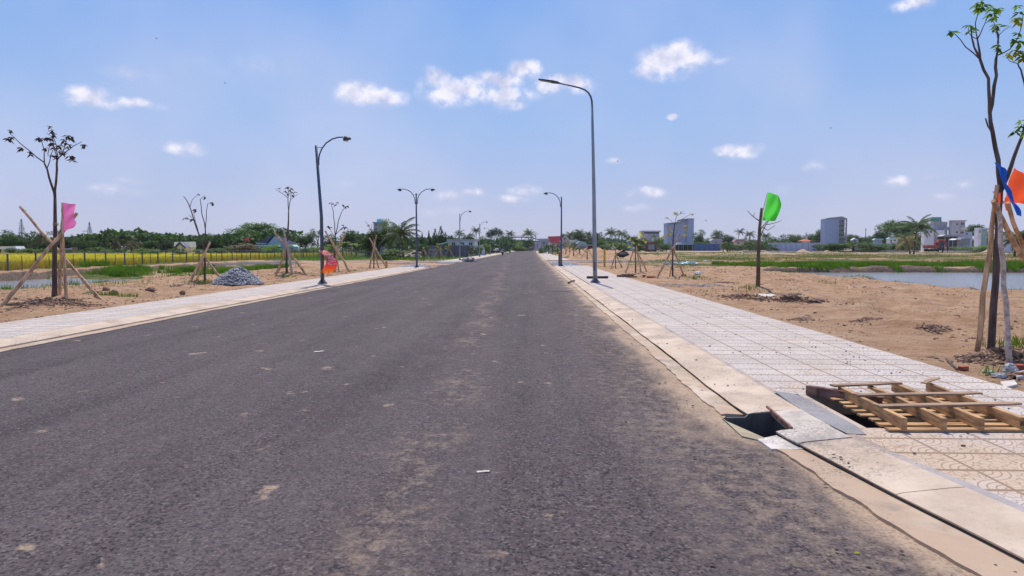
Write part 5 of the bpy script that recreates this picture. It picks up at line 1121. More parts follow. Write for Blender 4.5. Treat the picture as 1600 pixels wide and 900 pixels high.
tag(bo, 'red and orange printed banner bowed by the wind low on the near left lamp', 'banner')
b = MB(); rr = random.Random(8)
for row in range(7):
    v0 = .30+.062*row; u = .22
    while u < .85:
        w = rr.uniform(.05, .13); pts = [bpt(v0+rr.uniform(-.012, .012), u), bpt(v0+.03*rr.choice((-1, 1)), u+w*.5), bpt(v0+rr.uniform(-.012, .012), u+w)]
        b.tube([p-Vector((0, .012, 0)) for p in pts], .012 if row < 4 else .017, 4); u += w+rr.uniform(.03, .09)
b.build('lettering', simple('white_print', (.80, .72, .74), .6, bstr=0, var=.1), bo, org=V[0])
b = MB(); b.tube([bpt(.9, .55), bpt(.9, .55)+Vector((.01, 0, -.2))], .008, 4); b.build('cord', M_BARKD, bo, org=V[0])
# ================================================================== PALLET and drain frame
M_PAL = simple('pallet_wood', (.33, .165, .075), .8, var=.45, scale=7, bstr=.35, bdist=.004, col2=(.62, .36, .165), stretch=(1.2, .35, 4))
M_PAL2 = simple('pallet_wood_grey', (.34, .21, .14), .85, var=.35, scale=6, bstr=.4, bdist=.004, col2=(.48, .32, .20), stretch=(.3, 1.5, 4))
M_PALB = simple('pallet_slat', (.36, .185, .08), .8, var=.45, scale=9, bstr=.3, bdist=.004, col2=(.62, .37, .17), stretch=(.3, 1.5, 4))
pz = HK+.002; o = thing('pallet', 'broken wooden pallet lying over the open drain chamber', 'pallet', (3.8, 6.55, pz))
fronts = [(3.23, 5.92), (3.575, 5.93), (3.90, 5.94), (4.27, 5.98)]; backs = [(3.29, 7.30), (3.66, 7.42), (3.97, 7.52), (4.34, 7.52)]
for i, (a, c) in enumerate(zip(fronts, backs)):
    b = MB(); N_ = 8; rr = random.Random(i+3)
    A = Vector((*a, pz+.072)); C_ = Vector((*c, pz+.074)); dv = (C_-A).normalized(); sd = Vector((dv.y, -dv.x, 0))
    vs = []
    for k in range(N_+1):
        p = A.lerp(C_, k/N_); w = .024+rr.uniform(-.0015, .0015); hh = .050
        wane = -.016 if (i == 1 and k >= N_-1) else 0
        for s_, h_ in ((-1, -1), (1, -1), (1, 1), (-1, 1)): vs.append(p+sd*s_*w+Vector((0, 0, h_*hh+(wane if h_ > 0 else 0)+(.05 if h_ < 0 and wane else 0))))
    b.add(vs, [(k*4+j, k*4+(j+1) % 4, k*4+4+(j+1) % 4, k*4+4+j) for k in range(N_) for j in range(4)]+[(3, 2, 1, 0), (N_*4, N_*4+1, N_*4+2, N_*4+3)])
    s_ = b.build('stringer', M_PAL, o, org=o.location, bevel=.003)
    b = MB(); e = MB()
    if i == 3: e.box(A+dv*-.001+Vector((.0, 0, -.005)), (.03, .004, .04)); e.build('knot', simple('knot', (.10, .05, .03), .8), s_, org=o.location)
for k in range(9):
    y = 5.96+k*.168; rr = random.Random(k+40); x0 = 3.10+rr.uniform(-.02, .03)+.04*(k/8) if k else 3.10; x1 = 4.42+rr.uniform(-.03, .03)
    b = MB(); b.beam((x0, y+.0, pz+.0115), (x1, y+.03+rr.uniform(-.01, .01), pz+.0115), .088+rr.uniform(-.01, .008), .020); b.build('bottom_slat', M_PALB, o, org=o.location, bevel=.002)
def topboard(p0, p1, w=.085, h=.018, sag=.0, wid2=None):
    b = MB(); vs = []; K = 8; p0 = Vector(p0); p1 = Vector(p1); dv = (p1-p0).normalized(); sd = Vector((-dv.y, dv.x, 0)); rr = random.Random(int(p0.y*100))
    for k in range(K+1):
        t = k/K; p = p0.lerp(p1, t)+Vector((0, 0, -sag*math.sin(math.pi*t))); ww = w*.5*(1+rr.uniform(-.06, .06)); 
        if t == 1 and wid2: ww *= wid2
        for s_, h_ in ((-1, -1), (1, -1), (1, 1), (-1, 1)): vs.append(p+sd*s_*ww+Vector((0, 0, h_*h/2)))
    b.add(vs, [(k*4+j, k*4+4+j, k*4+4+(j+1) % 4, k*4+(j+1) % 4) for k in range(K) for j in range(4)]+[(0, 1, 2, 3), (K*4+3, K*4+2, K*4+1, K*4)])
    return b.build('top_board', M_PAL2, o, org=o.location, bevel=.002)
zt = pz+.124+.0095
topboard((3.19, 7.26, zt), (3.99, 7.44, zt), .09, sag=-.0)
topboard((3.22, 6.80, zt), (4.52, 6.92, zt+.004), .085, sag=.002, wid2=.7)
topboard((3.20, 6.33, zt), (4.58, 6.45, zt+.006), .09, sag=.0, wid2=.6)
tb = topboard((4.20, 7.36, zt+.012), (4.50, 7.58, zt+.03), .06, .012, sag=-.01, wid2=.3); tb['label'] = 'splintered end of a missing board'
for x, y in [(3.28, 6.33), (3.63, 6.36), (3.93, 6.39), (4.29, 6.42)]:
    pass
# rusty angle frame of the chamber
M_RUST = simple('rusty_steel', (.20, .085, .055), .8, .3, var=.45, scale=9, bstr=.5, bdist=.004, col2=(.33, .19, .15))
o = thing('drain_angle', 'rusty steel angle bar sticking up at the edge of the open drain chamber', 'steel bar', (3.0, 7.3, HK))
b = MB(); b.beam((2.99, 7.45, HK+.045), (3.50, 6.83, HK+.05), .008, .105); b.build('flange', M_RUST, o, org=o.location)
b = MB(); b.beam((3.02, 7.47, HK+.094), (3.53, 6.85, HK+.099), .06, .007); b.build('lip', M_RUST, o, org=o.location)
b = MB(); b.beam((2.335, 6.11, .083), (2.39, 6.92, .086), .02, .014); b.beam((2.327, 6.11, .066), (2.382, 6.92, .066), .008, .045)
tag(b.build('edge_angle', M_RUST, org=(2.36, 6.5, .07)), 'rusty edge bar along the mouth of the gully in the kerb', 'edge bar')
# ================================================================== LOOSE THINGS on the sand
def crumbs(px, py, d, n, sx_, sy_, h, label, seed, mat=None, s0=.012, s1=.05):
    q = P3(px, py, d); zz = gz(q.x, d); r_ = np.random.RandomState(seed); x = r_.normal(0, sx_, n); y = r_.normal(0, sy_, n); hh = h*np.exp(-(x/sx_)**2/1.6-(y/sy_)**2/1.6)*(.6+.6*r_.rand(n))
    zg = zone(q.x+x, d+y)[0]
    return tag(stones('soil_heap', np.stack([q.x+x, d+y, zg+hh], -1), s0+(s1-s0)*r_.rand(n)**2.5, mat or M_CLOD, .75, seed, None, (q.x, d, zz)), label, 'soil heap')
def rock(px, py, d, sx_, sy_, sz, mat, label, seed, cat='rock', name='rock', z=None, sub=3):
    import bmesh
    q = P3(px, py, d); zz = gz(q.x, d) if z is None else z; bm = bmesh.new(); bmesh.ops.create_icosphere(bm, subdivisions=sub, radius=1)
    rr = np.random.RandomState(seed)
    for v in bm.verts:
        n = fbm(np.array([v.co.x*1.4+seed+v.co.z]), np.array([v.co.y*1.4+v.co.z*.7]), 4)[0]; n2_ = fbm(np.array([v.co.x*5+seed+v.co.z*4]), np.array([v.co.y*5+v.co.z*3]), 3)[0]; v.co = Vector((v.co.x*sx_, v.co.y*sy_, v.co.z*sz))*(.35+.9*n+.5*n2_)
    me = bpy.data.meshes.new(name); bm.to_mesh(me); bm.free(); me.materials.append(mat); o = bpy.data.objects.new(name, me); COL.objects.link(o); o.location = (q.x, d, zz+sz*.45); return tag(o, label, cat)
M_ROCKD = simple('dark_rock', (.235, .145, .10), .95, var=.5, scale=9, bstr=.9, bdist=.05); M_ROCKG = simple('grey_rock', (.36, .36, .38), .85, var=.35, scale=8, bstr=.5, bdist=.02); M_BRICK = simple('red_brick', (.36, .085, .05), .85, var=.3, scale=10, bstr=.3)
rock(177, 459, 22.3, .17, .15, .15, M_ROCKD, 'dark brown lump of stone on the sand right of the pink flag', 3, 'stone')
rock(165, 450, 26, .14, .12, .09, M_ROCKD, 'small flat clod behind the dark brown lump', 5, 'clod', 'clod')
rock(235, 452, 24.5, .18, .12, .08, M_ROCKD, 'flat dark clod midway between the two first bare trees', 7, 'clod', 'clod')
rock(285, 455, 23.2, .10, .08, .09, M_ROCKD, 'small dark clod left of the second sapling stakes', 9, 'clod', 'clod')
rock(1236, 464, 21.6, .34, .24, .15, M_ROCKD, 'large dark clod on the sand right of the white slab', 11, 'clod', 'clod')
rock(1274, 468, 20.8, .28, .2, .09, M_ROCKD, 'long flat clod right of the large dark clod', 13, 'clod', 'clod')
rock(1090, 427, 41, .22, .16, .13, simple('white_lump', (.62, .61, .60), .8), 'small white lump on the sand right of the yellow-leaved tree', 15, 'stone')
rock(1579, 585, 9.05, .10, .09, .085, M_ROCKG, 'pale grey round stone at the foot of the birch stake', 17, 'stone')
rock(1545, 587, 9.0, .075, .05, .03, M_ROCKG, 'flat grey stone chip near the pavement edge at the right', 19, 'stone')
rock(1561, 597, 8.7, .085, .06, .05, M_ROCKG, 'grey stone chip beside the flat tile shard', 20, 'stone')
crumbs(1592, 597, 8.75, 260, .16, .07, .06, 'brown earth heap with stones at the right picture edge beside the pavement', 22)
crumbs(1570, 560, 9.9, 420, .22, .16, .10, 'brown earth heap behind the birch stake', 25)
crumbs(1532, 561, 9.85, 260, .16, .12, .05, 'small earth heap left of the foreground trunk', 26)
crumbs(1165, 461, 22.8, 380, .5, .35, .09, 'churned soil heap with a green tuft left of the white slab', 70)
crumbs(1215, 466, 21.4, 420, .8, .35, .08, 'churned soil in front of the white slab', 71)
crumbs(1090, 447, 29.5, 500, 1.0, .6, .05, 'patch of grey brown rubble soil right of the pavement, before the yellow-leaved tree', 72, M_GRAV, .01, .04)
crumbs(85, 476, 19.7, 420, .5, .4, .12, 'churned dark soil mound round the foot of the tall bare tree', 73)
crumbs(330, 443, 30, 300, .6, .3, .08, 'soil crumbs round the foot of the two-stemmed bare tree', 74)
crumbs(455, 430, 39.5, 350, .9, .4, .10, 'soil heap at the foot of the slim bare tree', 75)
crumbs(1235, 464, 21.6, 300, .35, .2, .12, 'clods piled against the large dark clod', 76)
for i, (px, py, d, s, lb) in enumerate([(1130, 440, 33, .2, 'small dark clod on the sand in front of the grassy bank'), (1352, 500, 15.2, .13, 'flat dark clod in the middle of the right sand'), (1252, 497, 15.6, .12, 'small dark clod below the large dark clod'), (1460, 515, 13.9, .14, 'small clod left of the foreground stakes'), (60, 488, 18.2, .3, 'heap of dark soil crumbs below the tall bare tree'), (120, 485, 18.6, .3, 'heap of brown soil at the pavement below the pink flag'), (30, 480, 19.2, .22, 'dark soil heap at the foot of the left stake')]):
    crumbs(px, py, d, 240, s*1.1, s*.7, s*.22, lb.replace('clod', 'patch of dark clods'), 30+i, None, .012, .045)
def slab(pts, h, mat, label, cat, name, z=None, tilt=0.):
    P = [G(x, y, .12) for x, y in pts]; c = sum(P, Vector())/len(P); zb = gz(c.x, c.y)+.01; b = MB(); b.prism([(p.x, p.y) for p in P], [zb-.02]*len(P), [zb+h+tilt*(p.y-c.y) for p in P]); return tag(b.build(name, mat, org=(c.x, c.y, zb), bevel=.004), label, cat)
slab([(1178, 457.5), (1208, 457), (1212, 460.5), (1183, 462.5)], .10, M_WHITEC, 'square white concrete slab at the foot of the green flag tree', 'slab', 'concrete_slab')
slab([(1563, 593), (1585, 590), (1590, 597), (1570, 602)], .02, M_WHITEC, 'flat pale tile shard on the sand at the right edge', 'tile shard', 'tile_shard')
slab([(1585, 578), (1600, 575), (1604, 583), (1589, 585)], .03, M_WHITEC, 'white tile shard behind the hollow brick', 'tile shard', 'tile_shard')
def brick(px, py, d, rz, label, holes=False, s=(.20, .085, .06)):
    q = P3(px, py, d); z = gz(q.x, d); o = thing('brick', label, 'brick', (q.x, d, z+.005)); o.rotation_euler = (0, 0, rz)
    b = MB(); b.box((0, 0, s[2]/2), s); b.build('body', M_BRICK, o, bevel=.004)
    if holes:
        b = MB()
        for i in (-.045, 0, .045):
            for k in (.02, .042): b.box((i, -s[1]/2-.0005, k), (.022, .004, .013))
        b.build('core_holes', M_DARKC, o)
brick(1505, 583, 9.15, .4, 'red brick fragment by the pavement edge behind the pallet', s=(.12, .07, .05))
brick(1598, 577, 9.35, -.1, 'hollow red brick with square holes at the right edge', True, s=(.20, .10, .085))
for i, (px, py, d, lb) in enumerate([(1014, 433, 37.5, 'red brick left of the yellow-leaved tree stakes'), (1021, 434, 36.9, 'red brick touching the left stake of the yellow-leaved tree'), (1006, 432, 38.3, 'red brick nearest to the stack of boards by the pavement'), (1068, 340+96, 36.5, 'red brick just left of the right stake of the yellow-leaved tree')]): brick(px, py, d, i*.8, lb, s=(.24, .14, .10))
# stack of boards by the pavement edge at the yellow tree
q = P3(979, 431, 37.6); o = thing('board_stack', 'low stack of grey boards at the pavement edge left of the bricks', 'boards', (q.x, q.y, gz(q.x, q.y)))
for i, (dx, dy, l, z, rz) in enumerate([(0, 0, 1.1, .04, .1), (.1, .2, 1.0, .04, -.1), (-.05, .1, .95, .11, .25), (.12, 0, .8, .18, -.05)]):
    b = MB(); b.box((dx, dy, z), (l, .16, .06), rz=rz); b.build('board', M_PAL2 if i % 2 else M_ROCKD, o)
# fallen palm frond and a small plant by the left saplings
V, rb = PALMS[2]; V2 = V[:150].copy(); q = P3(138, 468, 21.6)
fr = quads_np('fallen_frond', V2*np.array([.9, .9, .12])+np.array([q.x, q.y, gz(q.x, q.y)+.06]), M_PALM, None, 4, (q.x, q.y, gz(q.x, q.y))); tag(fr, 'green palm fronds lying on the sand right of the pink flag pole', 'frond')
# gravel heap
c0 = G(371, 446, .1); c0 = Vector((P3(371, 446, 29.4).x, 29.4, 0)); r = np.random.RandomState(5); n = 2800
a = r.uniform(0, 6.28, n); q_ = np.sqrt(r.rand(n)); hx = 1.12*q_*np.cos(a); hy = .8*q_*np.sin(a); hz = .66*np.clip(1-q_**1.5, 0, 1)*(1+.12*np.sin(3*a))
zb = gz(c0.x, c0.y)
V = []; vs = [(c0.x, c0.y, zb+.62)]
for i in range(1, 7):
    for j in range(18): qq = i/6; aa = j/18*6.283; vs.append((c0.x+1.08*qq*math.cos(aa), c0.y+.78*qq*math.sin(aa), zb-.03+.63*(1-qq**1.5)*(1+.12*math.sin(3*aa))))
F = [(0, 1+j, 1+(j+1) % 18) for j in range(18)]+[(1+(i-1)*18+j, 1+i*18+j, 1+i*18+(j+1) % 18, 1+(i-1)*18+(j+1) % 18) for i in range(1, 6) for j in range(18)]
M_GR2 = simple('heap_stone', (.13, .13, .15), .8, var=.6, scale=17, bstr=.4, col2=(.60, .59, .60))
gp_ = thing('gravel_heap', 'heap of blue grey crushed stone on the sand between the second and third saplings', 'gravel heap', (c0.x, c0.y, zb))
mk('core', vs, F, M_GR2, gp_, (c0.x, c0.y, zb))
st = stones('crushed_stone', np.stack([c0.x+hx, c0.y+hy, zb+hz], -1), .014+.06*r.rand(n)**2.2, M_GR2, .7, 4, gp_, (c0.x, c0.y, zb)); st['kind'] = 'stuff'
# rubble heap on the far left pavement, plastic litter
q = P3(733, 409, 84); tag(stones('rubble_heap', np.stack([q.x+r.normal(0, .38, 90), q.y+r.normal(0, .3, 90), .1+np.abs(r.normal(0, .22, 90))], -1), .08+.13*r.rand(90), M_GR2, .8, 6, None, (q.x, q.y, .1)), 'small heap of grey rubble on the far left pavement', 'rubble heap')
q = P3(1068, 412, 66); tag(stones('plastic_litter', np.stack([q.x+r.normal(0, .9, 26), q.y+r.normal(0, .5, 26), gz(q.x, q.y)+.1+np.abs(r.normal(0, .12, 26))], -1), .10+.12*r.rand(26), simple('pale_plastic', (.45, .66, .74), .4), .6, 7, None, (q.x, q.y, .1)), 'pale blue plastic litter on the grass edge right of the yellow-leaved tree', 'litter')
rr = random.Random(77)
for i, (px, py, lb) in enumerate([(1338, 551, ''), (1200, 499, '')]): pass
for (x0, y0, x1, y1, lb) in [(1252, 494, 1266, 490, 'pale broken stick on the sand below the large dark clod'), (1440, 470, 1420+60, 474, 'thin pale strip of wood on the right sand'), (1478, 560, 1496, 574, 'thin dark twig on the sand behind the pallet'), (1262, 474, 1284, 472, 'thin twig on the sand right of the white slab')]:
    a = G(x0, y0, .12); c = G(x1, y1, .12); a.z = gz(a.x, a.y)+.03; c.z = gz(c.x, c.y)+.03; b = MB(); b.tube([a, (a+c)/2+Vector((0, .03, .02)), c], .012, 5); tag(b.build('twig', M_POLEP if 'pale' in lb else M_BARKD, org=a), lb, 'stick')
q = G(498, 550, 0); b = MB(); b.box((q.x, q.y, .008), (.14, .07, .006), rz=.3); b.box((q.x+.05, q.y+.02, .014), (.05, .05, .006), rz=1.); tag(b.build('paper_scrap', M_WHITEC, org=(q.x, q.y, 0)), 'white scrap of paper on the asphalt left of the middle', 'litter')
q = G(752, 738, 0); b = MB(); b.box((q.x, q.y, .006), (.07, .035, .005), rz=.3); b.box((q.x+.045, q.y+.006, .007), (.035, .03, .006), rz=.1); tag(b.build('plaster_chip', M_WHITEC, org=(q.x, q.y, 0)), 'small white chip on the asphalt in the foreground', 'litter')
q = G(1339, 866, 0); b = MB(); b.add([(q.x-.02, q.y, .006), (q.x, q.y-.008, .010), (q.x+.022, q.y, .006), (q.x, q.y+.009, .013)], [(0, 1, 2, 3)]); tag(b.build('leaf', M_YLEAF, org=(q.x, q.y, 0)), 'single yellow leaf on the sandy road edge in the foreground', 'leaf')
q = P3(944.5, 416, 58); o = thing('marker_post', 'square yellow post standing in the grass right of the tall lamp', 'post', (q.x, q.y, gz(q.x, q.y)))
b = MB(); b.box((0, 0, .75), (.16, .16, 1.5)); b.build('shaft', simple('yellow_paint', (.50, .33, .04), .7, var=.25), o, bevel=.01); b = MB(); b.box((0, 0, 1.53), (.19, .19, .06)); b.build('cap', simple('yellow_paint2', (.55, .38, .06), .7), o)
q = P3(604, 417, 55.5); b = MB(); b.tube([(q.x, q.y, 0), (q.x-.02, q.y, .62)], .09, 8); tag(b.build('marker_post', simple('yellow_stump', (.42, .25, .05), .8), org=(q.x, q.y, 0)), 'short yellow post beside the stakes left of the double lamp', 'post')
# ================================================================== FENCE of the rice field
M_FP = simple('fence_post', (.10, .12, .14), .8, var=.2, bstr=.1); 
m, nt, p_, o_ = newmat('chain_link'); c = coords(nt, True); sp = N(nt, 'ShaderNodeSeparateXYZ'); L(nt, c, sp.inputs[0])
p_.inputs['Base Color'].default_value = (.22, .27, .32, 1); p_.inputs['Roughness'].default_value = .6
d1_ = M2(nt, 'FRACT', M2(nt, 'MULTIPLY', M2(nt, 'ADD', sp.outputs[1], sp.outputs[2]), 14.)); d2_ = M2(nt, 'FRACT', M2(nt, 'MULTIPLY', M2(nt, 'SUBTRACT', sp.outputs[1], sp.outputs[2]), 14.))
wv_ = M2(nt, 'MAXIMUM', M2(nt, 'LESS_THAN', d1_, .055), M2(nt, 'LESS_THAN', d2_, .055)); tr_ = N(nt, 'ShaderNodeBsdfTransparent'); mx_ = N(nt, 'ShaderNodeMixShader')
L(nt, wv_, mx_.inputs[0]); L(nt, tr_.outputs[0], mx_.inputs[1]); L(nt, p_.outputs[0], mx_.inputs[2]); L(nt, mx_.outputs[0], o_.inputs[0]); M_MESH = m
fx_ = -36.6; FY0, FY1 = 38, 150; fo = thing('wire_fence', 'long grey wire mesh fence on thin posts in front of the golden rice field', 'fence', (fx_, FY0, 0))
post = None; y = FY0; k = 0
def fz(y): return gz(fx_, y)
while y < FY1:
    b = MB(); thick = k % 2 == 0; w = .085 if thick else .04; H = 1.32 if thick else 1.15
    b.box((fx_+random.uniform(-.02, .02), y, fz(y)+H/2-.1), (w, w, H)); b.build('post', M_FP, fo, org=fo.location); y += 1.36 if y < 110 else 2.0; k += 1
b = MB(); yy = list(np.arange(FY0, FY1+.1, 4))
for z_ in (1.20, .62): b.tube([(fx_, q, fz(q)+z_) for q in yy], .022 if z_ > 1 else .010, 4)
b.build('rail', M_FP, fo, org=fo.location)
V = []; F = []
for i, q in enumerate(yy): V += [(fx_-.03, q, fz(q)+.02), (fx_-.03, q, fz(q)+1.19)]
F = [(2*i, 2*i+2, 2*i+3, 2*i+1) for i in range(len(yy)-1)]; mk('mesh_panel', V, F, M_MESH, fo, fo.location)
# return run of the fence towards the road
fo2 = thing('wire_fence', 'lower wire fence crossing in front of the green plot left of the double lamp', 'fence', (-36.6, 100, 0)); xx = list(np.arange(-36.6, -12, 2.4))
for x in xx: b = MB(); b.box((x, 100, .55), (.09, .09, 1.25)); b.build('post', M_FP, fo2, org=fo2.location)
b = MB(); b.tube([(xx[0], 100, 1.15), (xx[-1], 100, 1.15)], .022, 4); b.build('rail', M_FP, fo2, org=fo2.location)
mk('mesh_panel', [(xx[0], 100.04, .05), (xx[-1], 100.04, .05), (xx[-1], 100.04, 1.13), (xx[0], 100.04, 1.13)], [(0, 1, 2, 3)], M_MESH, fo2, fo2.location)
# ================================================================== PYLONS, masts, birds
M_LAT = simple('lattice_steel', (.20, .22, .25), .6, .3, bstr=0)
def pylon(px, d, toppy, label, arms):
    x = P3(px, 388, d).x; H = P3(px, toppy, d).z; o = thing('power_pylon', label, 'pylon', (x, d, 0), 'power pylons'); k = mpp(d); b = MB()
    w0, w1, w2 = 3.6*k, 2.6*k, .3*k; zz = [0, H*.3, H*.5, H*.68, H*.82, H]; ww = [w0*1.3, w0, w1, w1*.85, w1*.5, w2]
    for i in range(5):
        n_ = 2 if i < 4 else 1
        for j in range(n_):
            za, zb_ = zz[i]+(zz[i+1]-zz[i])*j/n_, zz[i]+(zz[i+1]-zz[i])*(j+1)/n_; wa, wb = ww[i]+(ww[i+1]-ww[i])*j/n_, ww[i]+(ww[i+1]-ww[i])*(j+1)/n_
            cs = [(1, 1), (1, -1), (-1, -1), (-1, 1)]
            for q in range(4):
                a, c = cs[q], cs[(q+1) % 4]
                b.tube([(a[0]*wa/2*2, a[1]*wa, za), (a[0]*wb, a[1]*wb, zb_)], .17, 4); b.tube([(a[0]*wa, a[1]*wa, za), (c[0]*wb, c[1]*wb, zb_)], .09, 3); b.tube([(c[0]*wa, c[1]*wa, za), (a[0]*wb, a[1]*wb, zb_)], .09, 3)
    b.build('mast', M_LAT, o)
    for hz, l0, l1 in arms:
        z = P3(px, hz, d).z; b = MB()
        for s, l in ((-1, l0), (1, l1)):
            if l: b.tube([(0, 0, z+.6), (s*l*k, 0, z)], .10, 3); b.tube([(0, 0, z-.7), (s*l*k, 0, z)], .14, 3)
        b.build('cross_arm', M_LAT, o)
pylon(35, 520, 342, 'lattice power pylon at the far left, with two narrow cross arms', [(349, 5, 1), (357, 5, 6)])
pylon(141, 520, 347, 'lattice power pylon right of the pink flag, one long arm to its left', [(361, 12, 3), (372, 3, 8)])
for px, d, top, lb in [(213, 400, 371, 'thin mast above the trees left of the white-roofed house'), (1352, 420, 356, 'thin mast above the trees right of the grey tower'), (940, 420, 363, 'thin mast right of the tall single lamp')]:
    x = P3(px, 388, d).x; b = MB(); b.tube([(x, d, 0), (x, d, P3(px, top, d).z)], [.35, .15], 5); b.box((x, d, P3(px, top, d).z-1.2), (1.1, .2, .3)); tag(b.build('mast', M_LAT, org=(x, d, 0)), lb, 'mast')
M_BIRD = simple('bird_dark', (.03, .03, .035), .8, bstr=0)
for i, (px, py, lb) in enumerate([(965, 252, 'small dark bird right of the tall lamp'), (1298, 200, 'small dark bird high at the right'), (352, 130, 'small dark bird high at the left'), (245, 60, 'small dark bird nearest the top of the sky'), (1103, 345, 'small bird above the trees right of the grey block')]):
    p = P3(px, py, 55); b = MB(); b.add([p+Vector(v) for v in [(-.10, 0, 0), (0, -.03, .02), (.09, 0, .01), (0, .03, .01), (-.02, .17, .07), (.03, .16, .06), (-.02, -.17, .05), (.03, -.16, .05), (0, 0, -.03)]], [(0, 1, 8), (1, 2, 8), (2, 3, 8), (3, 0, 8), (0, 3, 2, 1), (3, 4, 5), (1, 7, 6)])
    tag(b.build('bird', M_BIRD, org=p), lb, 'bird', 'birds in the sky')
# ================================================================== BUILDINGS
def wallmat(name, col, var=.12): return simple(name, col, .9, var=var, scale=.5, bstr=.1, bdist=.02)
def corr(name, col, axis=0):
    m, nt, p, o = newmat(name); c = coords(nt, True); s = N(nt, 'ShaderNodeSeparateXYZ'); L(nt, c, s.inputs[0])
    w = M2(nt, 'SINE', M2(nt, 'MULTIPLY', s.outputs[axis], 26.)); n = noise(nt, c, .8, 4.)
    L(nt, mixc(nt, n, tuple(x*.78 for x in col), tuple(min(1, x*1.15) for x in col)), p.inputs['Base Color']); p.inputs['Roughness'].default_value = .5
    bump(nt, p, w, .4, .05); return m
W_GREY = corr('grey_sheet_wall', (.31, .38, .54)); W_CONC = wallmat('bare_concrete', (.36, .35, .37), .25); W_WHITE = wallmat('white_wall', (.66, .65, .66)); W_CREAM = wallmat('cream_wall', (.62, .54, .42)); W_BLUE = wallmat('pale_blue_wall', (.30, .42, .52))
R_BLUE = wallmat('dark_blue_roof', (.045, .055, .12), .2); R_PINK = wallmat('pink_red_roof', (.58, .10, .13)); R_CYAN = corr('teal_roof', (.30, .50, .52)); R_GREEN = wallmat('pale_green_roof', (.42, .62, .55)); R_GREY = corr('zinc_roof', (.40, .42, .46)); R_WHITE = wallmat('white_roof', (.72, .72, .72)); R_RED = wallmat('tile_roof', (.52, .16, .09)); R_RUST = wallmat('rust_roof', (.25, .10, .07), .3)
M_GLASS = simple('window_glass', (.03, .04, .05), .15, var=.3, scale=1, bstr=0, spec=.8); M_DOOR = simple('door_dark', (.07, .08, .11), .6, bstr=0); M_SHADE = simple('painted_shade', (.03, .032, .04), .9, bstr=0); M_WF = simple('window_frame', (.5, .52, .54), .6, bstr=0); M_BTARP = simple('blue_sheet', (.06, .13, .30), .6, var=.2)  # M_SHADE: shade under roofs painted as a near-black colour
class Bld:
    """a building facing the camera; local x across, y away, z up, metres from pixels at its depth"""
    def __init__(s, name, px0, px1, d, label, cat='building', group=None):
        s.d = d; s.k = mpp(d); s.x0 = P3(px0, 388, d).x; s.x1 = P3(px1, 388, d).x; s.cx = (s.x0+s.x1)/2; s.q = min(1, max(.3, 1-1.5*abs(P3((px0+px1)/2, 388, d).x)/d)); s.o = thing(name, label, cat, (s.cx, d, 0), group); s.org = (s.cx, d, 0)
    def X(s, px, dy=0): return P3(px, 388, s.d+dy).x
    def Z(s, py, dy=0): return P3(820, py, s.d+dy).z
    def block(s, nm, px0, px1, pytop, pybot, dep, mat, dy=0, zb=None, lab=None):
        dep = dep*s.q if dep > 2.5 else dep; x0, x1 = s.X(px0, 0), s.X(px1, 0); z1 = s.Z(pytop); z0 = s.Z(pybot) if pybot is not None else -.3; b = MB(); b.box(((x0+x1)/2, s.d+dy+dep/2, (z0+z1)/2), (x1-x0, dep, z1-z0)); return b.build(nm, mat, s.o, org=s.org, label=lab)
    def win(s, px0, px1, py0, py1, dy=0, frame=True, mat=None):
        x0, x1, z1, z0 = s.X(px0), s.X(px1), s.Z(py0), s.Z(py1); f = .12*s.k/.2
        if frame: b = MB(); b.box(((x0+x1)/2, s.d+dy-.04, (z0+z1)/2), (x1-x0+2*f, .1, z1-z0+2*f)); fr = b.build('window', M_WF, s.o, org=s.org)
        else: fr = s.o
        b = MB(); b.box(((x0+x1)/2, s.d+dy-.08, (z0+z1)/2), (x1-x0, .08, z1-z0)); g = b.build('pane' if frame else 'window', mat or M_GLASS, fr, org=s.org if frame else s.org); 
        if frame: b = MB(); b.box(((x0+x1)/2, s.d+dy-.13, (z0+z1)/2), (f*.6, .03, z1-z0)); b.build('mullion', M_WF, fr, org=s.org)
    def poly(s, nm, pts, dy0, dy1, mat, lab=None):   # outline in photo px at the depth of the front, extruded away
        dy1 = dy1*s.q if dy1 > 2.5 else dy1; P = [(s.X(x), s.Z(y)) for x, y in pts]; n = len(P); b = MB(); vs = [(x, s.d+dy0, z) for x, z in P]+[(x, s.d+dy1, z) for x, z in P]
        b.add(vs, [tuple(range(n)), tuple(range(2*n-1, n-1, -1))]+[(i, n+i, n+(i+1) % n, (i+1) % n) for i in range(n)]); return b.build(nm, mat, s.o, org=s.org, label=lab)
    def door(s, px0, px1, pt, pb, dy=0, mat=None):
        x0, x1, z1, z0 = s.X(px0), s.X(px1), s.Z(pt), s.Z(pb); b = MB(); b.box(((x0+x1)/2, s.d+dy-.05, (z0+z1)/2), (x1-x0, .12, z1-z0)); dd = b.build('door', mat or M_DOOR, s.o, org=s.org); b = MB(); b.box((x0+(x1-x0)*.8, s.d+dy-.13, (z0+z1)/2), (.06, .05, .2)); b.build('handle', M_WF, dd, org=s.org)
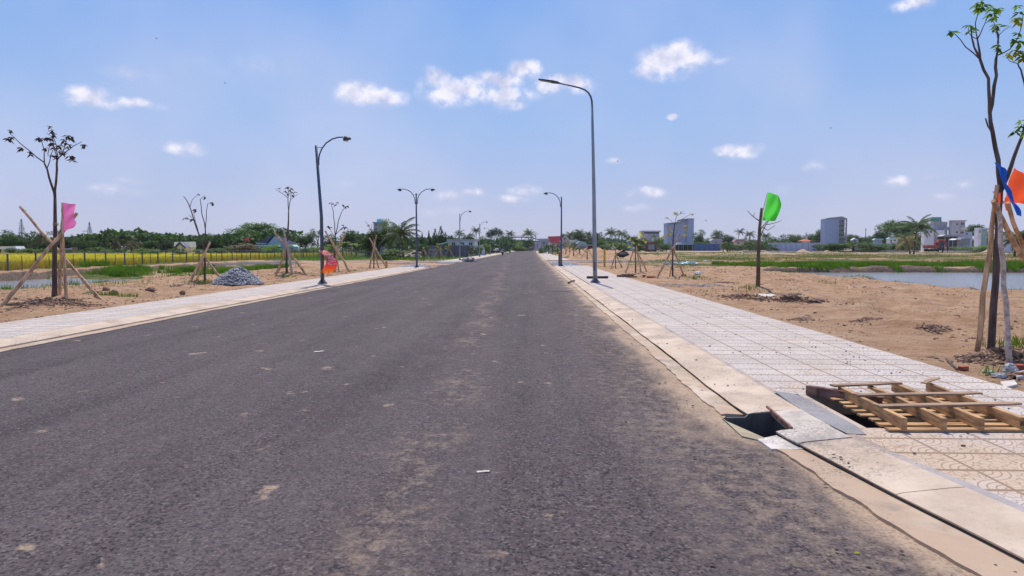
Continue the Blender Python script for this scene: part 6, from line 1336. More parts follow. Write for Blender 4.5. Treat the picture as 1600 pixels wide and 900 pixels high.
# left houses
B = Bld('house', -4, 30, 142, 'small pale house at the left picture edge, half hidden by bushes'); B.block('wall', 2, 26, 389, None, 6, W_WHITE); B.poly('roof', [(-2, 389.5), (3, 385), (27, 384.5), (30, 389.5)], -.6, 6.5, R_WHITE); B.door(13, 16, 391, 399); B.win(19, 23, 390, 394)
B = Bld('hut', 100, 118, 143, 'small open hut with a pale awning right of the pink flag pole', 'hut'); B.block('wall', 110, 117, 386.5, None, 3, wallmat('hut_brick', (.28, .17, .15))); B.poly('roof', [(99, 390), (99, 388.7), (113, 388.2), (113, 389.6)], -3, 3, R_WHITE); B.block('post', 100, 100.7, 389, None, .15, W_WHITE, -2.5)
B = Bld('house', 272, 299, 137, 'small house with white roof and dark-trimmed gable behind the rice field'); B.block('wall', 275, 298, 386, None, 7, W_CREAM); B.poly('roof', [(272.5, 386), (273.5, 378), (297.5, 377.5), (298.5, 386)], -.2, 7.4, R_WHITE)
B.poly('gable_wall', [(281, 387.5), (288, 380.5), (296, 387.5), (296, 399), (281, 399)], -1.6, 0, W_CREAM); b_ = B.poly('gable_trim', [(279.5, 386.5), (288, 378), (297.5, 386.5), (296, 388), (288, 380.6), (281, 388)], -2.0, -1.5, R_BLUE); B.door(291.5, 294.5, 389.5, 398.5, -1.6); B.win(284, 288, 389, 394, -1.6); B.block('porch_post', 290.2, 291, 387, None, .2, W_WHITE, -2)
B = Bld('house', 400, 462, 150, 'house with big dark blue roof and pale blue gable behind the rice field')
B.block('wall', 404, 446, 383, None, 12, W_BLUE, .3)
B.poly('gable_wall', [(418.5, 381.5), (431, 367), (443.5, 381.5), (443.5, 399), (418.5, 399)], -.2, .2, W_BLUE, 'pale blue gable')
b = MB(); X_, Z_ = B.X, B.Z
def rp3(px, py, dy): return (X_(px), B.d+dy, Z_(py))
b.add([rp3(403, 379.5, -.6), rp3(417.8, 380.2, -.6), rp3(431, 366, -.6), rp3(415, 366, 5), (X_(403), B.d+9, Z_(379.5)), (X_(445), B.d+9, Z_(380.5)), rp3(444.6, 382, -.5)], [(0, 1, 2, 3), (2, 6, 5, 3), (3, 5, 4), (0, 3, 4)]); b.build('roof', R_BLUE, B.o, org=B.org)
B.poly('eaves', [(402.5, 379.3), (418, 380.1), (418, 381.6), (402.5, 380.8)], -.7, .1, W_GREY); B.poly('porch_roof', [(406, 382.5), (440, 383), (441, 385.3), (404, 384.8)], -2.5, 0, R_GREEN, 'pale green lean-to roof'); B.win(409, 414, 387, 392, .3); B.door(424, 429, 387, 398, -.2); B.win(434, 439, 386, 391, -.2)
B = Bld('outbuilding', 446, 461, 146, 'low teal outbuilding with pale green roof beside the blue-roofed house', 'outbuilding'); B.block('wall', 448, 460, 385, None, 5, W_BLUE); B.poly('roof', [(446.5, 384.8), (450, 382), (458, 382.3), (461.5, 385.3)], -.5, 5.4, R_GREEN); B.door(455, 458, 388, 397)
o = thing('flag', 'red national-style flag on a pole above the brown thicket', 'flag', (P3(387, 388, 143).x, 143, 0)); b = MB(); xx = P3(389.2, 388, 143).x; b.tube([(xx, 143, 0), (xx, 143, P3(389, 371, 143).z)], .05, 6); b.build('pole', M_LAT, o, org=o.location)
c_ = cloth('cloth', [[(389, 371.5), (386, 371.8), (383.3, 372.2)], [(389, 376), (386, 376), (383.5, 375.6)]], 143, M_REDC, '', amp=.15, waves=1, n=(6, 8), parent=o)
B = Bld('water_tank_building', 577, 602, 175, 'grey building top with a teal tank rising above the very dark clump'); B.block('wall', 584, 599, 348, None, 8, W_CONC); B.block('parapet', 583, 600, 346.5, 348.2, 8.6, W_BLUE, -.3); B.win(587, 590, 350, 353); B.win(593, 596, 350, 353)
b = MB(); b.lathe([(.9, 0), (.95, .6), (.7, .95), (.2, 1.1)], (B.X(590.5), B.d+3, B.Z(346.5)), 14); b.build('tank', R_CYAN, B.o, org=B.org)
B = Bld('site_wall', 650, 734, 118, 'long dark grey sheet wall right of the double lamp', 'wall'); B.block('panel', 652, 731, 383.5, None, .25, corr('dark_sheet', (.12, .125, .16)))
for i in range(9): B.block('post', 652+i*9.8, 653+i*9.8, 382.8, None, .12, M_FP, -.12)
B = Bld('shed', 684, 746, 150, 'long white shed with flat pale roof behind the grey wall', 'shed'); B.block('wall', 700, 742, 376, None, 9, W_WHITE); B.block('roof', 699, 744, 374, 376, 10, R_GREY, -.5); B.poly('lean_to_roof', [(686, 381.5), (701, 377.5), (701, 379), (686, 383)], -2, 6, R_GREEN); B.poly('awning', [(717, 381), (732, 384.5), (732, 386), (717, 382.5)], -3, 0, R_CYAN, 'teal sloping awning')
for a in (706, 720, 733): B.win(a, a+5, 379, 383)
B = Bld('hut', 745, 758, 150, 'small white hut right of the long white shed', 'hut'); B.block('wall', 746, 757, 386, None, 3, W_WHITE); B.poly('roof', [(745, 386), (751, 383.6), (758, 386)], -.3, 3.3, R_GREY); B.door(750, 752.5, 388.5, 397)
# white table frames before the grey wall
o = thing('steel_rack', 'pale bare steel rack in front of the dark grey sheet wall', 'rack', (P3(679, 388, 112).x, 112, 0)); b = MB(); k_ = mpp(112)
for i in range(6):
    for dy in (0, 1.2): b.box(((i-2.5)*3.6*k_, dy, .75), (.07, .07, 1.5))
b.build('uprights', simple('rack_steel', (.42, .36, .32), .7, bstr=0), o); b = MB(); b.box((0, 0, 1.5), (19*k_, .08, .08)); b.box((0, 1.2, 1.5), (19*k_, .08, .08)); b.box((0, .6, 1.95), (14*k_, .08, .06)); b.build('rails', simple('rack_steel2', (.42, .36, .32), .7, bstr=0), o)
q = P3(641, 388, 108); tag(stones('rubble_heap', np.stack([q.x+r.normal(0, .9, 70), q.y+r.normal(0, .5, 70), .1+np.abs(r.normal(0, .4, 70))], -1), .2+.25*r.rand(70), simple('pale_rubble', (.56, .44, .34), .9), .6, 16, None, (q.x, q.y, .1)), 'pale tan rubble heap behind the fence left of the double lamp', 'rubble heap')
# arched bridge at the road end
o = thing('footbridge', 'dark slender arched bridge deck across the end of the road', 'bridge', (P3(806, 388, 400).x, 400, 0)); b = MB(); pr = MB()
pts = [P3(x, y, 400) for x, y in [(750, 387), (762, 382.5), (775, 377.5), (788, 373), (800, 371), (815, 370.5), (830, 371.3), (842, 374.5), (852, 379), (862, 384)]]
for a, c in zip(pts[:-1], pts[1:]): b.beam(a, c, 2.2, .55)
b.build('deck', simple('bridge_steel', (.07, .08, .10), .7), o, org=o.location)
for p in pts[1:-1:2]: pr.box((p.x, 400, p.z/2-.2), (.35, .6, p.z))
pr.build('piers', M_LAT, o, org=o.location); b = MB()
for a, c in zip(pts[:-1], pts[1:]): b.tube([a+Vector((0, -1.1, 1.1)), c+Vector((0, -1.1, 1.1))], .06, 4)
b.build('railing', M_LAT, o, org=o.location)
o = thing('utility_pole', 'utility pole with a cross arm above the end of the road', 'pole', (P3(837, 388, 395).x, 395, 0)); b = MB(); zt_ = P3(837, 364.5, 395).z; b.tube([(0, 0, 0), (0, 0, zt_)], [.22, .15], 8); b.build('shaft', M_LAT, o); b = MB(); b.box((0, 0, zt_-.3), (3.4, .15, .18)); b.tube([(0, 0, zt_-1.8), (1.4, 0, zt_-.35)], .06, 4); b.build('cross_arm', M_LAT, o)
o = thing('bunting', 'faint orange and white pennant string over the road end', 'bunting', P3(805, 366, 390)); rr = random.Random(2); s_ = MB(); f_ = MB(); f2 = MB()
pa, pb = P3(768, 366, 390), P3(836, 365.5, 390); pts = [pa.lerp(pb, t)-Vector((0, 0, 1.2*math.sin(math.pi*t))) for t in np.linspace(0, 1, 30)]; s_.tube(pts, .03, 4); s_.build('cord', M_BARKD, o, org=o.location)
for i, p in enumerate(pts[1:-1]): (f_ if i % 2 else f2).add([p, p+Vector((.55, 0, 0)), p+Vector((.27, .06, -.42))], [(0, 1, 2)])
f_.build('orange_pennants', clothmat('pennant_orange', (.72, .38, .26)), o, org=o.location); f2.build('white_pennants', clothmat('pennant_white', (.7, .66, .64)), o, org=o.location)
# houses right of the road end
B = Bld('signboard', 834, 846, 240, 'tall pale lilac hoarding board at the right side of the road end', 'hoarding'); B.block('panel', 835.5, 845, 378, 392, .4, wallmat('hoarding_panel', (.50, .46, .56))); B.block('leg', 836.5, 837.2, 391, None, .3, M_LAT, .1); B.block('leg', 843.5, 844.2, 391, None, .3, M_LAT, .1); B.block('red_lettering', 839, 840, 381, 386, .05, wallmat('red_print', (.5, .08, .1)), -.06)
B = Bld('house', 842, 860, 250, 'plain grey-walled house left of the pink-roofed house'); B.block('wall', 845, 861, 375, None, 9, W_CONC); B.poly('roof', [(840, 376.5), (843, 373), (860, 372.5), (861, 376)], -.5, 9, R_GREY); B.win(848, 851, 378, 382)
B = Bld('house', 855, 895, 230, 'house with pink red roof and pale gable right of the road end'); B.block('wall', 858, 893, 379, None, 10, W_WHITE); B.poly('roof', [(856.5, 369.5), (879, 368.8), (873, 379.5), (861.5, 379.8)], -.8, 9, R_PINK); B.poly('gable_wall', [(874, 379), (883, 369.3), (891, 379), (891, 391), (874, 391)], -.6, .2, wallmat('pink_gable', (.55, .43, .45))); B.poly('gable_trim', [(872.5, 378.5), (883, 367.8), (893, 378.5), (891.5, 379.5), (883, 369.8), (874, 379.5)], -1.1, -.5, W_WHITE); B.win(880.8, 883.2, 371.5, 373.8, -.6, False); B.win(877, 881, 381, 385, -.6)
B = Bld('house', 890, 908, 235, 'low house with cream roof right of the pink-roofed house'); B.block('wall', 893, 905, 381, None, 7, W_CREAM); B.poly('roof', [(891, 375), (902.5, 374.5), (897.5, 380), (894, 380.2)], -.5, 7, wallmat('cream_roof', (.60, .56, .42))); B.poly('gable_wall', [(897, 381), (902.5, 375), (907, 381), (907, 391), (897, 391)], -.4, .3, W_BLUE); B.win(900, 903, 384, 387, -.4)
B = Bld('house', 902, 918, 228, 'low house with steel blue roof right of the cream roof'); B.block('wall', 904, 917, 382, None, 7, W_BLUE); B.poly('roof', [(900.5, 381), (905, 376.5), (914, 378), (918, 382.2), (903, 382)], -.6, 7, R_CYAN); B.win(907, 911, 384, 387)
B = Bld('shed', 902, 928, 212, 'open shed with zinc roof and maroon side left of the tall lamp pole', 'shed'); B.block('wall', 905, 918, 385, None, 5, W_GREY); B.block('side_wall', 918.3, 927, 383.5, None, 5, wallmat('maroon_wall', (.17, .05, .06)), .1); B.poly('roof', [(902, 385), (904, 383.2), (927, 382), (927.5, 383.4)], -1, 5.5, R_GREY); B.win(908, 912, 386.5, 389)
for px0, px1, d, t, mt, lb in [(932, 958, 300, 388.6, R_WHITE, 'long pale low roof on the ground behind the soil heaps'), (958, 1002, 290, 389.6, R_GREY, 'long grey low roof behind the yellow-leaved trees')]:
    B = Bld('low_shed', px0, px1, d, lb, 'shed'); B.block('wall', px0+1, px1-1, t+1.2, None, 6, W_CONC); B.poly('roof', [(px0, t+1.3), (px0+2, t), (px1-2, t), (px1, t+1.3)], -1, 7, mt)
B = Bld('hut', 955, 964, 260, 'small turquoise-roofed hut right of the yellow post', 'hut'); B.block('wall', 956.5, 962.5, 387, None, 3, W_WHITE); B.poly('roof', [(955, 387.3), (959.5, 385), (964, 387.3)], -.5, 3.5, R_CYAN); B.door(958.5, 960.5, 388, 391.5)
B = Bld('house', 980, 990, 290, 'bluish wall of a house among the palms right of the paired palms'); B.block('wall', 981, 989, 377, None, 5, W_BLUE); B.poly('roof', [(979.5, 377.2), (985, 374.8), (990.5, 377.2)], -.5, 5.5, R_GREY); B.win(983, 985.5, 379, 382)
B = Bld('grey_block', 1002, 1032, 350, 'far flat-roofed concrete block left of the big grey block'); B.block('wall', 1005, 1030, 363, None, 12, W_CONC); B.block('roof', 1003, 1032, 360.5, 362.8, 13, W_GREY, -.8); B.block('painted_roof_shadow', 1006, 1029, 362.9, 365, .3, M_SHADE, -.25); B.block('annex', 1018, 1027, 371, None, 3, W_WHITE, -3)  # dark strip on the wall paints the shadow under the roof slab
B = Bld('kiosk', 1009, 1027, 225, 'small kiosk with red frame and white shutter left of the grey block', 'kiosk'); B.block('wall', 1010, 1025, 380, None, 4, R_RUST); B.poly('roof', [(1008.5, 380.5), (1011, 378), (1024, 378), (1026.5, 380.5)], -.5, 4, R_RUST); B.block('shutter', 1013, 1022.5, 381, 390, .15, W_CONC, -.12); B.block('post', 1024.5, 1025.5, 379, None, .2, R_RUST, -.4)
B = Bld('grey_block', 1042, 1083, 370, 'big windowless grey block with a stepped roofline'); B.poly('wall', [(1042, 393), (1042, 349.2), (1059, 347.8), (1066, 344.5), (1073, 342.2), (1073, 393)], 0, 14, W_GREY, 'blue-grey side wall'); B.poly('tower_wall', [(1072.6, 393), (1072.6, 342), (1082.8, 342.2), (1082.8, 393)], -1.2, 13, W_GREY); B.poly('parapet', [(1041.6, 349.6), (1041.6, 348.8), (1059, 347.3), (1063.4, 345.2), (1063.4, 343), (1073, 341.7), (1083.2, 341.9), (1083.2, 342.8), (1073, 342.6), (1064.5, 344.6), (1064.5, 346), (1059, 348.6)], -1.5, 14.2, wallmat('parapet_cap', (.20, .22, .27)))
B = Bld('market_shed', 1055, 1092, 300, 'low teal-roofed open shed at the foot of the big grey block', 'shed'); B.poly('roof', [(1056, 382.4), (1064, 379.4), (1088, 379.8), (1091, 382.2)], -1, 6, R_CYAN); B.block('wall', 1060, 1089, 382.5, None, .3, M_SHADE, 5)  # back wall coloured near-black, painting the shade under the open roof
for a in (1060, 1067, 1074, 1081, 1088): B.block('post', a, a+.6, 382, None, .2, W_CONC, -.5)
B = Bld('canopy', 1053, 1066, 285, 'white tent canopy left of the teal-roofed shed', 'canopy'); B.poly('cover', [(1054.5, 381.6), (1058, 379), (1062, 379.3), (1065.5, 381.6)], -1, 2, R_WHITE); B.block('post', 1055.2, 1055.7, 381.5, None, .12, M_LAT); B.block('post', 1064.5, 1065, 381.5, None, .12, M_LAT)
B = Bld('site_fence', 1083, 1126, 280, 'blue sheet site fence right of the teal-roofed shed', 'fence'); B.block('panel', 1084, 1125, 381, None, .2, M_BTARP)
for i in range(6): B.block('post', 1084+i*8, 1084.7+i*8, 380.3, None, .15, M_FP, -.16)
B = Bld('shed', 1110, 1130, 310, 'grey-roofed shed behind the blue site fence', 'shed'); B.block('wall', 1112, 1128, 376, None, 6, W_CONC); B.poly('roof', [(1110, 376.3), (1114, 373.2), (1126, 373.2), (1130, 376.3)], -.5, 6.5, R_GREY); B.win(1117, 1120, 377.5, 379.5)
B = Bld('house', 1146, 1163, 300, 'house with rusty pink roof left of the green flag tree'); B.block('wall', 1149, 1162, 377.6, None, 6, W_CREAM); B.poly('roof', [(1146.5, 377.6), (1150, 373.8), (1161, 373.8), (1164, 377.6)], -.6, 6.5, wallmat('pink_tile', (.40, .22, .22))); B.win(1152, 1155, 379, 381)
B = Bld('boundary_wall', 1220, 1284, 260, 'long grey wall in front of the small red pavilion', 'wall'); B.block('panel', 1200, 1283, 379.4, None, .3, W_GREY)
for i in range(10): B.block('pillar', 1200+i*9, 1200.9+i*9, 378.8, None, .2, W_CONC, -.2)
B = Bld('pavilion', 1252, 1268, 275, 'small pavilion with orange red hipped roof left of the grey tower', 'pavilion'); B.block('body', 1255, 1265, 376.6, None, 4, W_CREAM); b = MB(); xa, xb = B.X(1252.5), B.X(1267.5); xm = (xa+xb)/2; ze, zm = B.Z(377), B.Z(373.4)
b.add([(xa, B.d-1, ze), (xb, B.d-1, ze), (xb, B.d+4.5, ze), (xa, B.d+4.5, ze), (xm-.2, B.d+1.7, zm), (xm+.2, B.d+1.7, zm)], [(0, 1, 5, 4), (1, 2, 5), (2, 3, 4, 5), (3, 0, 4), (3, 2, 1, 0)]); b.build('roof', R_RED, B.o, org=B.org); b = MB(); b.lathe([(.25, 0), (.1, .4), (.02, .8)], (xm, B.d+1.7, zm-.05), 8); b.build('finial', R_RED, B.o, org=B.org)
o = thing('spire', 'pale slender pagoda spire behind the red pavilion', 'spire', (P3(1259, 388, 340).x, 340, 0)); H_ = P3(1259, 362, 340).z; b = MB(); b.lathe([(1.5, 0), (1.4, H_*.3), (1.1, H_*.32), (1.05, H_*.55), (.8, H_*.57), (.75, H_*.8), (.35, H_*.84), (.1, H_)], (0, 0, 0), 10); b.build('shaft', W_CONC, o)
# narrow grey tower with balconies
B = Bld('apartment_tower', 1283, 1323, 350, 'narrow grey apartment tower with four open balconies on its right side')
B.block('wall', 1287.5, 1309, 342.8, None, 14, W_GREY, 0); B.poly('roof', [(1287.3, 343), (1291, 341.3), (1314, 338.8), (1322, 342), (1322, 343)], -.2, 14, wallmat('tower_roof', (.26, .27, .30)))
B.block('core', 1309, 1321.5, 343, None, 12, wallmat('tower_recess', (.16, .21, .30)), 2); B.block('edge_column', 1308.5, 1310, 342, None, .8, W_CONC, -.3); B.block('edge_column', 1320.8, 1322.2, 342, None, .8, W_CONC, -.3)
for i in range(5):
    y = 343+7.1*i; B.block('balcony_slab', 1308.8, 1322, y, y+.9, 2.2, W_CONC, -.2); rl_ = B.block('balcony_rail', 1310, 1320.8, y+5.0, y+5.3, .06, W_WHITE, -.1)
    if i < 4:
        for a in (1311.5, 1316.5): B.win(a, a+3, y+2, y+5.6, 2.0)
# right side: concrete villa, excavator and neighbours
B = Bld('concrete_villa', 1448, 1520, 250, 'unfinished concrete villa with a green-topped stair tower behind the excavator')
B.block('stair_tower', 1464, 1478, 346, None, 5, W_CONC, 3); B.block('green_tank_room', 1464.2, 1477.6, 339.5, 346.2, 4.6, wallmat('green_plaster', (.16, .34, .31)), 3.2)
B.poly('middle_wing', [(1476, 385), (1476, 346.5), (1486, 347), (1487, 385)], 3.5, 9, W_CONC); B.block('right_wing', 1486.5, 1506.8, 346.5, None, 7, wallmat('lilac_plaster', (.50, .48, .52)), 0); B.block('roof_slab', 1485, 1507.5, 345, 346.4, 8, wallmat('slab_edge', (.42, .40, .42)), -.6)
for (a, c, t, bt) in [(1492.5, 1495.5, 349.5, 352.5), (1499.5, 1504.5, 348.8, 352), (1492.5, 1495.5, 362, 365), (1499.5, 1504.5, 362.2, 365.5)]: B.win(a, c, t, bt, 0)
B.block('balcony', 1498, 1506.5, 356, 359.5, 1, W_CREAM, -1); B.block('lower_wing', 1448, 1464, 358, None, 6, W_WHITE, 2); B.block('lower_roof', 1447, 1465, 357, 358, 7, W_CONC, 1.4); B.block('pale_wall', 1466, 1477.5, 360, 367, 2, R_WHITE, 1.0); B.block('annex', 1507, 1521, 362.5, None, 6, wallmat('blue_grey_plaster', (.38, .42, .52)), 1); B.win(1511, 1514, 364.5, 367, 1); B.win(1451, 1454, 361, 364, 2); B.win(1457, 1460, 361, 364, 2)
b = MB(); b.tube([(B.X(1479), B.d+2, B.Z(368)), (B.X(1481), B.d+2, B.Z(358)), (B.X(1487), B.d+2, B.Z(357))], .6, 6); b.build('stair_curve', W_CONC, B.o, org=B.org)
B = Bld('shed', 1470, 1520, 225, 'long dark-fronted shed with zinc roof below the concrete villa', 'shed'); B.poly('roof', [(1468, 369.5), (1474, 367), (1500, 367.2), (1503, 370)], -1, 7, R_GREY); B.block('wall', 1471, 1501, 370, None, .4, wallmat('shed_front', (.10, .10, .13)), 2)
for a in (1475, 1481, 1487, 1494): B.block('post', a, a+.7, 369, None, .2, W_CONC, -.4)
B = Bld('shed', 1488, 1520, 215, 'grey shed with a pale sloping awning right of the dark-fronted shed', 'shed'); B.block('wall', 1499, 1515, 374, None, 4, W_CONC); B.poly('roof', [(1498, 374.2), (1500, 372.6), (1517, 372.4), (1519, 374)], -.5, 5, R_GREY); B.poly('awning', [(1488, 375.2), (1492, 373), (1497, 373.6), (1499, 375)], -1, 2, R_WHITE)
B = Bld('block_house', 1526, 1546, 240, 'white block with a pale green side wall right of the concrete villa'); B.block('wall', 1527.5, 1532.5, 356.5, None, 7, R_WHITE, 0); B.block('side_wall', 1532.8, 1542.5, 358.5, None, 7, wallmat('pale_green_plaster', (.30, .42, .38)), .4); B.block('roof', 1532.2, 1543, 357.2, 358.6, 7.6, R_WHITE, 0); B.win(1529, 1530.6, 361, 364)
B = Bld('house', 1384, 1412, 260, 'low house with white and blue roofs left of the wind-blown palm'); B.block('wall', 1388, 1402, 373, None, 5, W_WHITE); B.poly('roof', [(1386, 373.4), (1390, 371.4), (1402, 371.4), (1405, 373.4)], -.5, 5.5, R_CYAN); B.door(1391, 1393, 375, 380); B.win(1396, 1399, 374.6, 377)
B = Bld('shed', 1364, 1380, 275, 'shed with blue roof left of the low white house', 'shed'); B.block('wall', 1366, 1378, 375, None, 4, W_GREY); B.poly('roof', [(1364, 375.3), (1367, 373), (1378, 373), (1380, 375.3)], -.5, 5, R_CYAN)
B = Bld('house', 1566, 1592, 180, 'pale roofed house seen between the right sapling stakes'); B.block('wall', 1570, 1590, 370, None, 6, W_WHITE); B.poly('roof', [(1566, 371), (1574, 366), (1588, 366), (1594, 371)], -1, 7, R_GREY); B.win(1575, 1579, 372, 375)
B = Bld('house', 1330, 1342, 330, 'small white house half hidden by the hedge right of the grey tower'); B.block('wall', 1331, 1341, 375, None, 4, W_WHITE); B.poly('roof', [(1329.5, 375.3), (1335, 372), (1341.5, 375.3)], -.5, 4.5, R_WHITE); B.win(1334, 1336.5, 376, 378)
# stacked pipes / kerb rows lying in the right field
M_PIPE = concrete('pipe_concrete', (.55, .46, .38), (.68, .58, .50), dk=.2)
for i, (px0, px1, d, py, lb) in enumerate([(1200, 1285, 190, 390, 'long row of pale kerb blocks in front of the grey wall'), (1310, 1440, 200, 388.8, 'long dark row of kerb blocks in front of the hedge'), (1160, 1196, 200, 389.6, 'short row of pale kerb blocks left of the green flag tree'), (1468, 1540, 190, 387.2, 'row of pale pipes right of the excavator')]):
    x0, x1 = P3(px0, 388, d).x, P3(px1, 388, d).x; z = gz((x0+x1)/2, d); b = MB(); n_ = int((x1-x0)/1.05)
    for k in range(n_): b.box((x0+(k+.5)*1.05, d+random.uniform(-.15, .15), z+.22+random.uniform(-.03, .03)), (1.0, .5, .44))
    tag(b.build('kerb_block_row', M_PIPE if i != 1 else W_CONC, org=((x0+x1)/2, d, z)), lb, 'kerb blocks')
for px, d, s, lb in [(1255, 186, 2.2, 'small pointed sand heap before the row of kerb blocks'), (1548, 180, 2.6, 'sand heap right of the row of pipes'), (1452, 215, 2.4, 'sand heap left of the excavator')]:
    x = P3(px, 388, d).x; z = gz(x, d); b = MB(); rr = random.Random(px); vs = [(x, d, z+s*.45)]
    for i in range(1, 4):
        for j in range(12): a = j/12*6.283; q_ = i/3*s*rr.uniform(.88, 1.12); vs.append((x+q_*math.cos(a), d+q_*math.sin(a)*.8, z-.05+s*.48*(1-i/3)*rr.uniform(.85, 1.1)))
    b.add(vs, [(0, 1+j, 1+(j+1) % 12) for j in range(12)]+[(1+(i-1)*12+j, 1+i*12+j, 1+i*12+(j+1) % 12, 1+(i-1)*12+(j+1) % 12) for i in (1, 2) for j in range(12)])
    tag(b.build('sand_heap', simple('heap_sand', (.46, .31, .21), .95), org=(x, d, z), smooth=True), lb, 'sand heap')
# dark excavated rock pile with black sheet
q = P3(976, 388, 105); rock(974, 395, 105, .9, .7, .8, simple('black_spoil', (.035, .03, .035), .9, var=.5, scale=3), 'black rubble lump on top of the soil heaps right of the yellow post', 51, 'rubble', 'rubble_lump', z=gz(q.x, 105)-.15)
# ================================================================== EXCAVATOR
M_EXC = simple('excavator_orange', (.50, .085, .04), .55, var=.25, scale=2, bstr=.05); M_TRK = simple('track_rubber', (.05, .04, .04), .9, bstr=.2)
d = 205; q = P3(1457, 388, d); z0 = gz(q.x, d)+.1; o = thing('excavator', 'orange red tracked excavator working in front of the concrete villa', 'excavator', (q.x, d, z0))
for s in (-1, 1):
    b = MB(); pr = [(-2.0, .45), (-1.7, .1), (1.7, .1), (2.0, .45), (1.7, .85), (-1.7, .85)]; y0_, y1_ = s*1.0-.28, s*1.0+.28
    b.add([(x, y0_, z) for x, z in pr]+[(x, y1_, z) for x, z in pr], [tuple(range(6)), tuple(range(11, 5, -1))]+[(i, 6+i, 6+(i+1) % 6, (i+1) % 6) for i in range(6)]); b.build('track', M_TRK, o, bevel=.04)
b = MB(); b.box((-.7, 0, 1.5), (2.6, 2.3, 1.0)); b.box((-1.9, 0, 1.55), (.8, 2.1, .9)); b.build('body', M_EXC, o, bevel=.1)
b = MB(); b.box((.75, -.6, 2.0), (1.2, 1.0, 1.7)); cb_ = b.build('cab', M_EXC, o, bevel=.06); b = MB(); b.box((.8, -1.12, 2.3), (.8, .04, .8)); b.box((1.37, -.6, 2.3), (.04, .7, .9)); b.build('window', M_GLASS, cb_)
b = MB(); b.beam((.6, .3, 1.6), (2.0, .3, 3.5), .35, .5, up=(0, 1, 0)); b.beam((1.85, .3, 3.45), (3.6, .3, 3.1), .35, .45, up=(0, 1, 0)); b.build('boom', M_EXC, o, bevel=.04)
b = MB(); b.beam((3.5, .3, 3.4), (4.5, .3, 1.3), .3, .35, up=(0, 1, 0)); b.build('stick_arm', M_EXC, o, bevel=.04)
b = MB(); b.tube([(1.0, .3, 1.7), (2.3, .3, 3.0)], .08, 8); b.tube([(2.3, .3, 3.7), (3.6, .3, 3.55)], .08, 8); b.build('ram', M_GALV, o)
b = MB(); pr = [(4.2, 1.4), (4.75, 1.35), (4.9, .8), (4.5, .4), (3.95, .55), (4.0, .9)]; b.add([(x, -.2, z) for x, z in pr]+[(x, .8, z) for x, z in pr], [tuple(range(6)), tuple(range(11, 5, -1))]+[(i, 6+i, 6+(i+1) % 6, (i+1) % 6) for i in range(6)]); b.build('bucket', M_RUST, o)
# ================================================================== PEOPLE AND VEHICLES
def person(name, label, loc, joints, edges, radii, matskin, clothes, rz=0., head=None, headr=.105, cat='person', scale=1., hat=None):
    o = thing(name, label, cat, loc, None, rz); me = bpy.data.meshes.new('body'); me.from_pydata([Vector(j)*scale for j in joints], edges, []); me.update(); me.materials.append(matskin)
    bo = bpy.data.objects.new('body', me); COL.objects.link(bo); bo.parent = o
    bo.modifiers.new('skin', 'SKIN'); sv = me.skin_vertices[0].data if me.skin_vertices else None
    if sv is None:
        bpy.context.view_layer.objects.active = bo
    for i, r_ in enumerate(radii): me.skin_vertices[0].data[i].radius = (r_*scale, r_*scale)
    me.skin_vertices[0].data[0].use_root = True
    sb = bo.modifiers.new('sub', 'SUBSURF'); sb.levels = 1; sb.render_levels = 2
    for nm, mt, parts in clothes:
        b = MB()
        for pts, rr_ in parts: b.tube([Vector(p)*scale for p in pts], [q*scale for q in rr_], 10)
        b.build(nm, mt, o, smooth=True)
    if hat: nm, mt, prof, c = hat; b = MB(); b.lathe([(r_*scale, z*scale) for r_, z in prof], Vector(c)*scale, 14); b.build(nm, mt, o, smooth=True)
    return o
M_SKIN = simple('skin', (.34, .19, .125), .6, var=.1, bstr=0); M_CLB = simple('dark_cloth', (.03, .03, .04), .85, var=.2, bstr=.1); M_CLR = simple('maroon_shirt', (.16, .05, .05), .85, var=.2, bstr=.1); M_HELM = simple('helmet_dark', (.04, .05, .07), .3, bstr=0); M_CLG = simple('grey_shirt', (.24, .26, .30), .85, bstr=0)
# standing person in the field, arms held out
J = [(0, 0, .95), (0, 0, 1.15), (0, 0, 1.38), (0, 0, 1.48), (0, .01, 1.60), (0, .0, 1.72), (.18, 0, 1.38), (.38, .02, 1.22), (.56, -.05, 1.12), (-.18, 0, 1.38), (-.34, -.02, 1.2), (-.38, -.1, 1.0), (.10, 0, .88), (.12, .02, .48), (.13, 0, .07), (.13, -.14, .03), (-.10, 0, .88), (-.12, .0, .48), (-.13, .02, .07), (-.13, -.12, .03)]
E = [(0, 1), (1, 2), (2, 3), (3, 4), (4, 5), (2, 6), (6, 7), (7, 8), (2, 9), (9, 10), (10, 11), (0, 12), (12, 13), (13, 14), (14, 15), (0, 16), (16, 17), (17, 18), (18, 19)]
RD = [.14, .13, .14, .055, .105, .08, .06, .045, .04, .06, .045, .04, .09, .06, .045, .04, .09, .06, .045, .04]
q = P3(1473, 388, 172); zp = gz(q.x, 172)
person('person', 'person in dark clothes and maroon top standing in the field before the excavator', (q.x, 172, zp-.0), J, E, RD, M_SKIN,
    [('shirt', M_CLR, [([(0, 0, .98), (0, 0, 1.2), (0, 0, 1.43)], (.165, .165, .15)), ([(.15, 0, 1.39), (.38, .02, 1.22)], (.08, .06)), ([(-.15, 0, 1.39), (-.34, -.02, 1.2)], (.08, .06))]),
     ('trousers', M_CLB, [([(0, 0, 1.02), (0, 0, .86)], (.165, .155)), ([(.09, 0, .95), (.12, .02, .48), (.13, 0, .1)], (.10, .08, .065)), ([(-.09, 0, .95), (-.12, 0, .48), (-.13, .02, .1)], (.10, .08, .065))])],
    rz=.4, hat=('hair', M_CLB, [(.10, 0), (.12, .06), (.09, .14), (.02, .17)], (0, .02, 1.64)), scale=1.08)
